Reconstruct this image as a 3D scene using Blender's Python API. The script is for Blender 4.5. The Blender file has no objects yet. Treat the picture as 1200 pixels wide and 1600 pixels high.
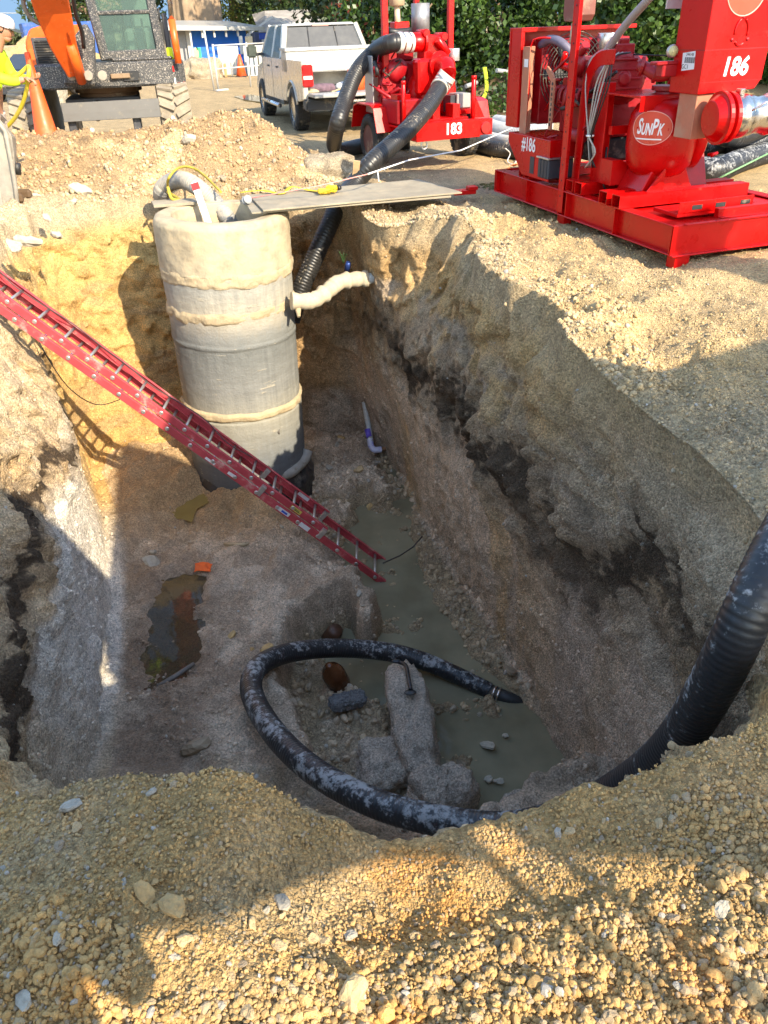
import bpy, bmesh, math, random
import numpy as np
from mathutils import Vector, Matrix

# ------------------------------------------------------------------ camera, sky, sun, exposure
SC = bpy.context.scene
COL = SC.collection
PITCH = math.radians(32.35); ROLL = math.radians(2.0); CAM = np.array([0.0, 0.0, 1.95]); FPX = 1200.0
_c, _s = math.cos(PITCH), math.sin(PITCH)
FWD = np.array([0, _c, -_s]); _u0 = np.array([0, _s, _c]); _r0 = np.array([1.0, 0, 0])
UPV = _u0 * math.cos(ROLL) + _r0 * math.sin(ROLL)
RGT = np.cross(FWD, UPV)
cam_d = bpy.data.cameras.new('camera'); cam = bpy.data.objects.new('camera', cam_d); COL.objects.link(cam)
cam_d.sensor_fit = 'VERTICAL'; cam_d.sensor_height = 24.0; cam_d.lens = FPX / 1600.0 * 24.0
cam_d.clip_start = 0.05; cam_d.clip_end = 3000
m = Matrix.Identity(4)
for i in range(3):
    m[i][0] = RGT[i]; m[i][1] = UPV[i]; m[i][2] = -FWD[i]; m[i][3] = CAM[i]
cam.matrix_world = m
SC.camera = cam

SUN_DIR = np.array([0.60, -0.80]); SUN_EL = math.radians(33)
w = bpy.data.worlds.new('World'); SC.world = w; w.use_nodes = True
nt = w.node_tree; bg = nt.nodes['Background']
sky = nt.nodes.new('ShaderNodeTexSky'); sky.sky_type = 'NISHITA'; sky.sun_disc = False
sky.sun_elevation = SUN_EL; sky.sun_rotation = math.atan2(SUN_DIR[0], SUN_DIR[1])
sky.air_density = 1.0; sky.dust_density = 0.4; sky.ozone_density = 1.5
tint = nt.nodes.new('ShaderNodeVectorMath'); tint.operation = 'MULTIPLY'; tint.inputs[1].default_value = (1.0, .93, .84)
nt.links.new(sky.outputs[0], tint.inputs[0]); nt.links.new(tint.outputs[0], bg.inputs[0]); bg.inputs[1].default_value = 0.15
sd = bpy.data.lights.new('sun', 'SUN'); sd.energy = 2.4; sd.angle = math.radians(0.5); sd.color = (1.0, 0.87, 0.66)
sun = bpy.data.objects.new('sun', sd); COL.objects.link(sun)
sv = Vector((SUN_DIR[0] * math.cos(SUN_EL), SUN_DIR[1] * math.cos(SUN_EL), math.sin(SUN_EL)))
sun.rotation_euler = sv.to_track_quat('Z', 'Y').to_euler(); sun.location = (6, -8, 12)
SC.view_settings.view_transform = 'Standard'; SC.view_settings.look = 'None'
SC.view_settings.exposure = 2.05; SC.view_settings.gamma = 1.0
SC.view_settings.use_curve_mapping = False

# ------------------------------------------------------------------ survey helpers (site measured from the camera station)
def ray(x, y): return FWD + RGT * ((x - 600) / FPX) - UPV * ((y - 800) / FPX)
def P(x, y, z):
    d = ray(x, y); return CAM + d * ((z - CAM[2]) / d[2])
def PD(x, y, D): return CAM + ray(x, y) * D
def PY(x, y, Y):
    d = ray(x, y); return CAM + d * (Y / d[1])
class Frame:
    """local axes a (right), b (back), z (up) of a machine"""
    def __init__(s, o, ang):
        s.o = np.array(o, float); s.ang = ang
        s.a = np.array([math.cos(ang), math.sin(ang), 0]); s.b = np.array([-math.sin(ang), math.cos(ang), 0])
    def A(s, x, y, a):
        d = ray(x, y); t = ((s.o - CAM) @ s.a + a) / (d @ s.a); q = CAM + d * t
        return (a, float((q - s.o) @ s.b), float(q[2] - s.o[2]))
    def B(s, x, y, b):
        d = ray(x, y); t = ((s.o - CAM) @ s.b + b) / (d @ s.b); q = CAM + d * t
        return (float((q - s.o) @ s.a), b, float(q[2] - s.o[2]))
    def W(s, p): return s.o + s.a * p[0] + s.b * p[1] + np.array([0, 0, p[2]])
    def L(s, q): q = np.array(q) - s.o; return (float(q @ s.a), float(q @ s.b), float(q[2]))

# ------------------------------------------------------------------ noise
def _hash(ix, iy, iz, seed):
    h = (ix.astype(np.int64) * 374761393 + iy.astype(np.int64) * 668265263 + iz.astype(np.int64) * 2147483647 + seed * 974711) & 0xFFFFFFFF
    h = ((h ^ (h >> 13)) * 1274126177) & 0xFFFFFFFF
    h = ((h ^ (h >> 15)) * 2246822519) & 0xFFFFFFFF
    return ((h ^ (h >> 16)) & 0xFFFFFF).astype(np.float32) / 16777215.0
def vnoise(p, seed=0):
    i = np.floor(p).astype(np.int64); f = (p - i).astype(np.float32); f = f * f * f * (f * (f * 6 - 15) + 10)
    x, y, z = i[:, 0], i[:, 1], i[:, 2]; r = 0
    for dx in (0, 1):
        wx = f[:, 0] if dx else 1 - f[:, 0]
        for dy in (0, 1):
            wy = f[:, 1] if dy else 1 - f[:, 1]
            for dz in (0, 1):
                wz = f[:, 2] if dz else 1 - f[:, 2]
                r = r + wx * wy * wz * _hash(x + dx, y + dy, z + dz, seed)
    return r * 2 - 1
_rot = np.array([[0.36, 0.48, -0.8], [-0.8, 0.6, 0.0], [0.48, 0.64, 0.6]])
def fbm(p, octaves=4, seed=0, gain=0.5):
    a = 1.0; r = 0; q = np.array(p, float)
    for k in range(octaves):
        r = r + a * vnoise(q, seed + k); a *= gain; q = q @ _rot.T * 2.03 + 7.1
    return r
def ridged(p, octaves=4, seed=0):
    a = 1.0; r = 0; q = np.array(p, float)
    for k in range(octaves):
        r = r + a * (1 - 2 * np.abs(vnoise(q, seed + k))); a *= 0.5; q = q @ _rot.T * 2.03 + 3.3
    return r
def cells(p, seed=0):
    """distance to the nearest jittered point (8-cell search) and that cell's random value"""
    b = np.floor(p - 0.5).astype(np.int64); best = np.full(len(p), 9.0, np.float32); rv = np.zeros(len(p), np.float32)
    for dx in (0, 1):
        for dy in (0, 1):
            for dz in (0, 1):
                x, y, z = b[:, 0] + dx, b[:, 1] + dy, b[:, 2] + dz
                jx = _hash(x, y, z, seed) * .8 + .1; jy = _hash(x, y, z, seed + 11) * .8 + .1; jz = _hash(x, y, z, seed + 23) * .8 + .1
                d = (x + jx - p[:, 0]) ** 2 + (y + jy - p[:, 1]) ** 2 + (z + jz - p[:, 2]) ** 2
                mk = d < best; best = np.where(mk, d, best); rv = np.where(mk, jx, rv)
    return np.sqrt(best), (rv - .1) / .8
def sstep(a, b, x):
    t = np.clip((x - a) / (b - a), 0, 1); return t * t * (3 - 2 * t)
def mix(a, b, t): t = np.asarray(t)[..., None] if np.ndim(a) > np.ndim(t) or np.ndim(b) > np.ndim(t) else t; return a * (1 - t) + b * t

# ------------------------------------------------------------------ tagging
def tag(o, label=None, cat=None, group=None, kind=None):
    if label: o['label'] = label
    if cat: o['category'] = cat
    if group: o['group'] = group
    if kind: o['kind'] = kind
    return o
def thing(name, label, cat, loc=(0, 0, 0), rotz=0.0, group=None):
    o = bpy.data.objects.new(name, None); COL.objects.link(o); o.empty_display_size = 0.2
    o.location = tuple(float(v) for v in loc); o.rotation_euler = (0, 0, rotz)
    return tag(o, label, cat, group)

# ------------------------------------------------------------------ materials
MATS = {}
def mat(name, col, rough=0.5, metal=0.0, var=0.12, vscale=8.0, bump=0.0, bscale=60.0, dirt=0.0, dcol=(0.42, 0.34, 0.23), dscale=3.0, coat=0.0, emit=None, spec=0.5, rvar=0.12, dthr=0.52):
    if name in MATS: return MATS[name]
    m = bpy.data.materials.new(name); m.use_nodes = True; n = m.node_tree; L = n.links.new
    b = n.nodes['Principled BSDF']; b.inputs['Roughness'].default_value = rough; b.inputs['Metallic'].default_value = metal
    b.inputs['Coat Weight'].default_value = coat; b.inputs['Specular IOR Level'].default_value = spec; b.inputs['Coat Roughness'].default_value = .12
    tc = n.nodes.new('ShaderNodeTexCoord')
    nz = n.nodes.new('ShaderNodeTexNoise'); nz.inputs['Scale'].default_value = vscale; nz.inputs['Detail'].default_value = 6; nz.inputs['Roughness'].default_value = .65
    L(tc.outputs['Object'], nz.inputs['Vector'])
    mp = n.nodes.new('ShaderNodeMapRange'); mp.inputs['To Min'].default_value = 1 - var; mp.inputs['To Max'].default_value = 1 + var
    mp.inputs['From Min'].default_value = .3; mp.inputs['From Max'].default_value = .7
    L(nz.outputs[0], mp.inputs[0])
    mul = n.nodes.new('ShaderNodeVectorMath'); mul.operation = 'SCALE'; mul.inputs[0].default_value = col[:3]; L(mp.outputs[0], mul.inputs['Scale'])
    out = mul.outputs[0]; rs = None
    if dirt > 0:
        d1 = n.nodes.new('ShaderNodeTexNoise'); d1.inputs['Scale'].default_value = dscale; d1.inputs['Detail'].default_value = 9; d1.inputs['Roughness'].default_value = .72
        L(tc.outputs['Object'], d1.inputs['Vector'])
        r = n.nodes.new('ShaderNodeMapRange'); r.inputs['From Min'].default_value = dthr; r.inputs['From Max'].default_value = dthr + .1; r.inputs['To Max'].default_value = dirt
        L(d1.outputs[0], r.inputs[0])
        mx = n.nodes.new('ShaderNodeMix'); mx.data_type = 'RGBA'; L(r.outputs[0], mx.inputs['Factor']); L(out, mx.inputs['A']); mx.inputs['B'].default_value = (*dcol, 1)
        out = mx.outputs['Result']; rs = r.outputs[0]
    L(out, b.inputs['Base Color'])
    rr = n.nodes.new('ShaderNodeMapRange'); rr.inputs['From Min'].default_value = .3; rr.inputs['From Max'].default_value = .7
    rr.inputs['To Min'].default_value = max(.02, rough - rvar); rr.inputs['To Max'].default_value = min(1, rough + rvar); L(nz.outputs[0], rr.inputs[0])
    if rs is not None:
        ad = n.nodes.new('ShaderNodeMath'); ad.operation = 'MULTIPLY_ADD'; ad.use_clamp = True; L(rs, ad.inputs[0]); ad.inputs[1].default_value = .5; L(rr.outputs[0], ad.inputs[2]); L(ad.outputs[0], b.inputs['Roughness'])
    else: L(rr.outputs[0], b.inputs['Roughness'])
    if bump > 0:
        bn = n.nodes.new('ShaderNodeTexNoise'); bn.inputs['Scale'].default_value = bscale; bn.inputs['Detail'].default_value = 5; L(tc.outputs['Object'], bn.inputs['Vector'])
        bp = n.nodes.new('ShaderNodeBump'); bp.inputs['Strength'].default_value = bump; bp.inputs['Distance'].default_value = .01; L(bn.outputs[0], bp.inputs['Height']); L(bp.outputs[0], b.inputs['Normal'])
    if emit: b.inputs['Emission Color'].default_value = (*emit, 1); b.inputs['Emission Strength'].default_value = 1
    MATS[name] = m; return m

def soil_material(name, instancer=False, grain=1.0):
    m = bpy.data.materials.new(name); m.use_nodes = True; n = m.node_tree; L = n.links.new
    b = n.nodes['Principled BSDF']; b.inputs['Specular IOR Level'].default_value = .3
    at = n.nodes.new('ShaderNodeAttribute'); at.attribute_name = 'soil'; at.attribute_type = 'INSTANCER' if instancer else 'GEOMETRY'
    aw = n.nodes.new('ShaderNodeAttribute'); aw.attribute_name = 'wet'; aw.attribute_type = 'INSTANCER' if instancer else 'GEOMETRY'
    ge = n.nodes.new('ShaderNodeTexCoord')
    def noise(scale, det=8, rg=.7):
        t = n.nodes.new('ShaderNodeTexNoise'); t.inputs['Scale'].default_value = scale; t.inputs['Detail'].default_value = det; t.inputs['Roughness'].default_value = rg
        L(ge.outputs['Object'], t.inputs['Vector']); return t.outputs[0]
    def vor(scale, feat='F1'):
        t = n.nodes.new('ShaderNodeTexVoronoi'); t.inputs['Scale'].default_value = scale; t.feature = feat; L(ge.outputs['Object'], t.inputs['Vector']); return t
    def mr(x, a, b_, c, d):
        r = n.nodes.new('ShaderNodeMapRange'); L(x, r.inputs[0]); 
        for k, v in zip(('From Min', 'From Max', 'To Min', 'To Max'), (a, b_, c, d)): r.inputs[k].default_value = v
        return r.outputs[0]
    def math_(op, a, b_):
        r = n.nodes.new('ShaderNodeMath'); r.operation = op
        for k, v in ((0, a), (1, b_)):
            if isinstance(v, (int, float)): r.inputs[k].default_value = v
            else: L(v, r.inputs[k])
        return r.outputs[0]
    n1 = noise(5, 9, .72); n2 = noise(60, 4, .7)
    v1 = vor(75); v2 = vor(190)
    f = math_('MULTIPLY', mr(n1, .3, .7, .80, 1.18), mr(n2, .3, .7, .62, 1.36))
    vc = n.nodes.new('ShaderNodeSeparateColor'); L(v1.outputs['Color'], vc.inputs[0])
    f = math_('MULTIPLY', f, mr(vc.outputs[0], 0, 1, .70, 1.28))
    sc = n.nodes.new('ShaderNodeVectorMath'); sc.operation = 'SCALE'; L(at.outputs['Color'], sc.inputs[0]); L(f, sc.inputs['Scale'])
    # scattered pale shell and grit flecks
    v3 = vor(48); sp = n.nodes.new('ShaderNodeSeparateColor'); L(v3.outputs['Color'], sp.inputs[0])
    fl = math_('MULTIPLY', mr(sp.outputs[1], .90, .93, 0, .55), mr(v3.outputs['Distance'], .25, .4, 1, 0))
    mx = n.nodes.new('ShaderNodeMix'); mx.data_type = 'RGBA'; L(fl, mx.inputs['Factor']); L(sc.outputs[0], mx.inputs['A'])
    s2 = n.nodes.new('ShaderNodeVectorMath'); s2.operation = 'MULTIPLY_ADD'; L(at.outputs['Color'], s2.inputs[0]); s2.inputs[1].default_value = (.9, .9, .9); s2.inputs[2].default_value = (.08, .075, .065); L(s2.outputs[0], mx.inputs['B'])
    L(mx.outputs['Result'], b.inputs['Base Color'])
    rg = mr(aw.outputs['Fac'], 0, 1, .92, .22); rg = math_('ADD', rg, mr(n1, .35, .65, -.06, .06)); L(rg, b.inputs['Roughness'])
    h = math_('ADD', math_('MULTIPLY', n2, .9), math_('MULTIPLY', mr(v1.outputs['Distance'], 0, .7, 1, 0), .8))
    h = math_('ADD', h, math_('MULTIPLY', mr(v2.outputs['Distance'], 0, .7, 1, 0), .35)); h = math_('ADD', h, math_('MULTIPLY', noise(22, 6, .75), 1.8)); h = math_('ADD', h, math_('MULTIPLY', noise(8, 5, .7), 2.4 if not instancer else 0.0))
    bp = n.nodes.new('ShaderNodeBump'); bp.inputs['Strength'].default_value = .85 * grain; bp.inputs['Distance'].default_value = .004 if instancer else .020; L(h, bp.inputs['Height']); L(bp.outputs[0], b.inputs['Normal'])
    return m

# ------------------------------------------------------------------ mesh helpers
def np_mesh(name, V, F, mat_=None, smooth=True, attrs=None):
    me = bpy.data.meshes.new(name); V = np.asarray(V, np.float32); F = np.asarray(F, np.int32); k = F.shape[1]
    me.vertices.add(len(V)); me.vertices.foreach_set('co', V.ravel())
    me.loops.add(F.size); me.loops.foreach_set('vertex_index', F.ravel())
    me.polygons.add(len(F)); me.polygons.foreach_set('loop_start', np.arange(0, F.size, k, dtype=np.int32))
    try: me.polygons.foreach_set('loop_total', np.full(len(F), k, np.int32))
    except Exception: pass
    me.update(calc_edges=True)
    if smooth: me.polygons.foreach_set('use_smooth', np.ones(len(F), bool))
    for an, (ty, dat) in (attrs or {}).items():
        a = me.attributes.new(an, ty, 'POINT'); dat = np.asarray(dat, np.float32)
        if ty == 'FLOAT_COLOR': dat = np.concatenate([dat, np.ones((len(dat), 1), np.float32)], 1); a.data.foreach_set('color', dat.ravel())
        elif ty == 'FLOAT_VECTOR': a.data.foreach_set('vector', dat.ravel())
        else: a.data.foreach_set('value', dat.ravel())
    if mat_: me.materials.append(mat_)
    return me
def add_obj(name, me, parent=None, loc=None, rot=None):
    o = bpy.data.objects.new(name, me); COL.objects.link(o)
    if parent: o.parent = parent
    if loc is not None: o.location = tuple(float(v) for v in loc)
    if rot is not None: o.rotation_euler = rot
    return o
def grid_faces(nr, nc, wrap=False):
    r = np.arange(nr - 1)[:, None]; c = np.arange(nc if wrap else nc - 1)[None]; c2 = (c + 1) % nc
    return np.stack([r * nc + c, r * nc + c2, (r + 1) * nc + c2, (r + 1) * nc + c], -1).reshape(-1, 4)

class MB:
    """collects shapes and links them as one mesh object"""
    def __init__(s): s.v = []; s.f = []; s.s = []; s.m = []
    def add(s, V, F, smooth=False, mi=0):
        o = len(s.v); s.v += [tuple(float(c) for c in v) for v in V]
        for f in F: s.f.append(tuple(int(i) + o for i in f)); s.s.append(smooth); s.m.append(mi)
        return s
    def box(s, c, d, rz=0, rx=0, ry=0, mi=0, M=None):
        R = (Matrix.Rotation(rz, 3, 'Z') @ Matrix.Rotation(ry, 3, 'Y') @ Matrix.Rotation(rx, 3, 'X')) if M is None else M
        V = [Vector(c) + R @ Vector((x * d[0] / 2, y * d[1] / 2, z * d[2] / 2)) for x in (-1, 1) for y in (-1, 1) for z in (-1, 1)]
        return s.add(V, [(0, 1, 3, 2), (4, 6, 7, 5), (0, 4, 5, 1), (2, 3, 7, 6), (0, 2, 6, 4), (1, 5, 7, 3)], mi=mi)
    def bb(s, a0, a1, b0, b1, z0, z1, mi=0): return s.box(((a0 + a1) / 2, (b0 + b1) / 2, (z0 + z1) / 2), (abs(a1 - a0), abs(b1 - b0), abs(z1 - z0)), mi=mi)
    def hexa(s, bot, top, mi=0):
        return s.add(list(bot) + list(top), [(3, 2, 1, 0), (4, 5, 6, 7), (0, 1, 5, 4), (1, 2, 6, 5), (2, 3, 7, 6), (3, 0, 4, 7)], mi=mi)
    def prism(s, poly, y0, y1, axis='y', smooth=False, mi=0):
        """poly in the two other axes, extruded along axis"""
        def mk(p, t):
            return (p[0], t, p[1]) if axis == 'y' else ((t, p[0], p[1]) if axis == 'x' else (p[0], p[1], t))
        n = len(poly); V = [mk(p, y0) for p in poly] + [mk(p, y1) for p in poly]
        s.add(V, [tuple(range(n))[::-1], tuple(range(n, 2 * n))], mi=mi)
        o = len(s.v) - 2 * n
        for i in range(n): s.f.append((o + i, o + (i + 1) % n, o + n + (i + 1) % n, o + n + i)); s.s.append(smooth); s.m.append(mi)
        return s
    def tube(s, path, r, n=10, cap=True, smooth=True, closed=False, mi=0):
        path = [Vector([float(c) for c in p]) for p in path]; k = len(path); rs = r if hasattr(r, '__len__') else [r] * k
        V = []; F = []; ref = None
        for i, p in enumerate(path):
            if closed: t = path[(i + 1) % k] - path[i - 1]
            else: t = path[min(i + 1, k - 1)] - path[max(i - 1, 0)]
            t = t.normalized() if t.length > 1e-9 else Vector((0, 0, 1))
            if ref is None:
                ref = t.orthogonal().normalized()
            ref = (ref - t * ref.dot(t)); ref = ref.normalized() if ref.length > 1e-6 else t.orthogonal().normalized()
            bn = t.cross(ref)
            for j in range(n):
                a = 2 * math.pi * j / n; V.append(p + (ref * math.cos(a) + bn * math.sin(a)) * rs[i])
        for i in range(k if closed else k - 1):
            i2 = (i + 1) % k
            for j in range(n): j2 = (j + 1) % n; F.append((i * n + j, i * n + j2, i2 * n + j2, i2 * n + j))
        s.add(V, F, smooth, mi)
        if cap and not closed:
            o = len(s.v) - len(V); s.f += [tuple(o + j for j in range(n))[::-1], tuple(o + (k - 1) * n + j for j in range(n))]; s.s += [False, False]; s.m += [mi, mi]
        return s
    def cyl(s, p0, p1, r0, r1=None, n=16, mi=0): return s.tube([p0, p1], [r0, r0 if r1 is None else r1], n, mi=mi)
    def lathe(s, prof, c=(0, 0, 0), axis=(0, 0, 1), n=24, smooth=True, mi=0, cap=True):
        """prof: (radius, height) pairs along the axis"""
        ax = Vector(axis).normalized(); e1 = ax.orthogonal().normalized(); e2 = ax.cross(e1); c = Vector(c)
        V = [c + ax * h + (e1 * math.cos(2 * math.pi * j / n) + e2 * math.sin(2 * math.pi * j / n)) * r for r, h in prof for j in range(n)]
        F = [(i * n + j, i * n + (j + 1) % n, (i + 1) * n + (j + 1) % n, (i + 1) * n + j) for i in range(len(prof) - 1) for j in range(n)]
        s.add(V, F, smooth, mi)
        if cap:
            o = len(s.v) - len(V); k = len(prof)
            if prof[0][0] > 1e-4: s.f.append(tuple(o + j for j in range(n))[::-1]); s.s.append(False); s.m.append(mi)
            if prof[-1][0] > 1e-4: s.f.append(tuple(o + (k - 1) * n + j for j in range(n))); s.s.append(False); s.m.append(mi)
        return s
    def ball(s, c, r, n=10, sq=(1, 1, 1), mi=0):
        V = []; F = []
        for i in range(n + 1):
            th = math.pi * i / n
            for j in range(2 * n):
                ph = math.pi * j / n; V.append((c[0] + r * sq[0] * math.sin(th) * math.cos(ph), c[1] + r * sq[1] * math.sin(th) * math.sin(ph), c[2] + r * sq[2] * math.cos(th)))
        for i in range(n):
            for j in range(2 * n): F.append((i * 2 * n + j, (i + 1) * 2 * n + j, (i + 1) * 2 * n + (j + 1) % (2 * n), i * 2 * n + (j + 1) % (2 * n)))
        return s.add(V, F, True, mi)
    def build(s, name, mats, parent=None, bevel=0.0, loc=None, rot=None, seg=1):
        me = bpy.data.meshes.new(name); me.from_pydata(s.v, [], s.f); me.update()
        for mm in (mats if isinstance(mats, (list, tuple)) else [mats]): me.materials.append(mm)
        me.polygons.foreach_set('use_smooth', s.s); me.polygons.foreach_set('material_index', s.m)
        bm = bmesh.new(); bm.from_mesh(me)
        bmesh.ops.remove_doubles(bm, verts=bm.verts, dist=1e-6) if len(s.v) < 20000 else None
        bmesh.ops.recalc_face_normals(bm, faces=bm.faces)
        if bevel > 0:
            ed = [e for e in bm.edges if len(e.link_faces) == 2 and e.calc_face_angle(0) > .6 and not (e.link_faces[0].smooth and e.link_faces[1].smooth)]
            try: bmesh.ops.bevel(bm, geom=ed, offset=bevel, segments=seg, affect='EDGES', clamp_overlap=True)
            except Exception: pass
        bm.to_mesh(me); bm.free()
        return add_obj(name, me, parent, loc, rot)
def spline(pts, step=0.03, closed=False):
    pts = [np.array(p, float) for p in pts]; out = []; n = len(pts)
    for i in range(n if closed else n - 1):
        p0 = pts[(i - 1) % n] if closed or i > 0 else 2 * pts[0] - pts[1]; p1 = pts[i]; p2 = pts[(i + 1) % n]
        p3 = pts[(i + 2) % n] if closed or i + 2 < n else 2 * pts[-1] - pts[-2]
        k = max(2, int(np.linalg.norm(p2 - p1) / step))
        for j in range(k):
            t = j / k; out.append(.5 * ((2 * p1) + (-p0 + p2) * t + (2 * p0 - 5 * p1 + 4 * p2 - p3) * t * t + (-p0 + 3 * p1 - 3 * p2 + p3) * t ** 3))
    if not closed: out.append(pts[-1])
    return out
def resample(path, step):
    p = np.array(path); d = np.r_[0, np.cumsum(np.linalg.norm(np.diff(p, axis=0), axis=1))]; n = max(2, int(d[-1] / step)); s = np.linspace(0, d[-1], n)
    return np.stack([np.interp(s, d, p[:, i]) for i in range(3)], 1)
def hose(name, pts, r, m, parent=None, rib=0.004, pitch=0.03, n=18):
    """ribbed suction hose along a spline"""
    p = resample(spline(pts, .05), pitch / 4); rs = [r + rib * math.cos(i * math.pi / 2) for i in range(len(p))]
    return MB().tube(p, rs, n).build(name, m, parent)
def text(s, size, m, parent, loc, xdir, zdir, name='lettering', bold=.0, shear=0.0, depth=.002, xs=1.0, align='CENTER'):
    cu = bpy.data.curves.new(name, 'FONT'); cu.body = s; cu.size = size; cu.extrude = depth; cu.offset = bold; cu.shear = shear
    cu.align_x = align; cu.align_y = 'CENTER'; cu.resolution_u = 3
    t = bpy.data.objects.new(name, cu); COL.objects.link(t); dg = bpy.context.evaluated_depsgraph_get()
    me = bpy.data.meshes.new_from_object(t.evaluated_get(dg)); bpy.data.objects.remove(t)
    me.materials.clear(); me.materials.append(m); me.name = name
    o = add_obj(name, me, parent); X = Vector(xdir).normalized(); Y = Vector(zdir).normalized(); Z = X.cross(Y)
    M = Matrix((X * xs, Y, Z)).transposed().to_4x4(); M.translation = Vector(loc); o.matrix_local = M
    return o
def scatter(name, pts, scl, soil, wet, m, seed=1, parent=None, rough=.42):
    """stones: a point set instanced with lumpy stone shapes by geometry nodes"""
    rng = np.random.default_rng(seed); n = len(pts)
    me = np_mesh(name, pts, np.zeros((0, 3), np.int32), m, False, {'scl': ('FLOAT_VECTOR', scl), 'rot': ('FLOAT_VECTOR', rng.uniform(0, 6.28, (n, 3))), 'soil': ('FLOAT_COLOR', soil), 'wet': ('FLOAT', wet)})
    o = add_obj(name, me, parent); ng = bpy.data.node_groups.new(name + '_nodes', 'GeometryNodeTree'); N = ng.nodes; L = ng.links.new
    ng.interface.new_socket('Geometry', in_out='INPUT', socket_type='NodeSocketGeometry'); ng.interface.new_socket('Geometry', in_out='OUTPUT', socket_type='NodeSocketGeometry')
    gi = N.new('NodeGroupInput'); go = N.new('NodeGroupOutput'); jn = N.new('GeometryNodeJoinGeometry')
    for k in range(5):
        ic = N.new('GeometryNodeMeshIcoSphere'); ic.inputs['Subdivisions'].default_value = 3 if k < 2 else 2
        nz = N.new('ShaderNodeTexNoise'); nz.inputs['Scale'].default_value = 1.3 + .45 * k; nz.inputs['Detail'].default_value = 5; nz.inputs['Roughness'].default_value = .65
        pos = N.new('GeometryNodeInputPosition'); ad = N.new('ShaderNodeVectorMath'); ad.operation = 'ADD'; ad.inputs[1].default_value = (k * 5.1, k * 2.3, 1.7); L(pos.outputs[0], ad.inputs[0]); L(ad.outputs[0], nz.inputs['Vector'])
        sb = N.new('ShaderNodeVectorMath'); sb.operation = 'SUBTRACT'; L(nz.outputs['Color'], sb.inputs[0]); sb.inputs[1].default_value = (.5, .5, .5)
        sc_ = N.new('ShaderNodeVectorMath'); sc_.operation = 'SCALE'; sc_.inputs['Scale'].default_value = 2.6 * rough; L(sb.outputs[0], sc_.inputs[0])
        sp = N.new('GeometryNodeSetPosition'); L(ic.outputs[0], sp.inputs['Geometry']); L(sc_.outputs[0], sp.inputs['Offset'])
        ti = N.new('GeometryNodeGeometryToInstance'); L(sp.outputs[0], ti.inputs[0]); L(ti.outputs[0], jn.inputs[0])
    io = N.new('GeometryNodeInstanceOnPoints'); io.inputs['Pick Instance'].default_value = True; L(gi.outputs[0], io.inputs['Points']); L(jn.outputs[0], io.inputs['Instance'])
    def na(nm):
        a = N.new('GeometryNodeInputNamedAttribute'); a.data_type = 'FLOAT_VECTOR'; a.inputs['Name'].default_value = nm; return a.outputs[0]
    L(na('scl'), io.inputs['Scale']); L(na('rot'), io.inputs['Rotation'])
    sm = N.new('GeometryNodeSetMaterial'); sm.inputs['Material'].default_value = m; L(io.outputs[0], sm.inputs[0]); L(sm.outputs[0], go.inputs[0])
    md = o.modifiers.new('stones', 'NODES'); md.node_group = ng
    return o
# ------------------------------------------------------------------ the excavation and the ground round it
CEN = np.array([-0.8, 6.0])
ST = [  # rim (x, y, z), half-way down (x, y), toe (x, y)
 (-.03,1.39,-.10, .00,1.75, .00,2.3),(.31,1.42,-.10, .35,1.8, .4,2.4),(.55,1.47,-.05, .7,1.9, .8,2.6),(.75,1.52,.0, 1.0,2.0, 1.2,2.8),
 (.94,1.58,.06, 1.35,2.15, 1.5,3.1),(1.28,1.78,.03, 1.62,2.5, 1.65,3.5),(1.62,2.35,-.12, 1.85,3.1, 1.72,4.0),(1.85,3.2,-.15, 1.86,3.8, 1.66,4.6),
 (1.66,4.15,-.12, 1.62,4.7, 1.52,5.15),(1.47,5.0,-.04, 1.38,5.35, 1.42,5.8),(1.48,6.1,0, 1.12,6.3, 1.26,6.5),(1.15,6.95,-.02, .95,7.1, 1.02,7.3),
 (1.05,7.8,0, .72,7.9, .78,8.1),(1.12,8.6,0, .50,8.6, .60,8.8),(1.0,9.22,0, .30,9.2, .44,9.6),(.5,9.4,0, .12,9.7, .24,10.3),
 (.1,9.45,-.04, .02,10.0, .05,10.8),(-.12,9.8,0, -.12,10.5, -.2,11.2),(-.25,10.6,0, -.35,11.1, -.5,11.5),(-.9,11.2,0, -.9,11.3, -1.0,11.4),
 (-1.8,11.5,0, -1.8,11.4, -1.9,11.2),(-2.7,11.6,0, -2.65,11.2, -2.6,10.7),(-3.5,11.4,0, -3.35,10.8, -3.2,10.1),(-4.3,10.8,0, -4.1,10.4, -3.95,9.95),
 (-4.5,10.0,0, -4.3,9.8, -4.0,9.3),(-4.35,8.9,0, -4.0,8.8, -3.66,8.6),(-4.15,7.6,0, -3.55,7.6, -3.3,7.6),(-3.8,6.4,0, -3.22,6.4, -3.0,6.4),
 (-3.4,5.0,.03, -2.85,5.0, -2.66,5.1),(-3.0,3.8,.03, -2.55,3.8, -2.42,4.1),(-2.6,2.8,.03, -2.3,3.0, -2.2,3.3),(-1.95,2.0,.0, -1.8,2.5, -1.8,2.9),
 (-1.2,1.56,.0, -1.2,2.1, -1.2,2.6),(-.88,1.52,.08, -.9,1.95, -.9,2.5),(-.5,1.48,.13, -.5,1.9, -.5,2.4),(-.26,1.45,.0, -.25,1.8, -.25,2.35)]
ST = np.array(ST)
NU = 1350
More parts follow.
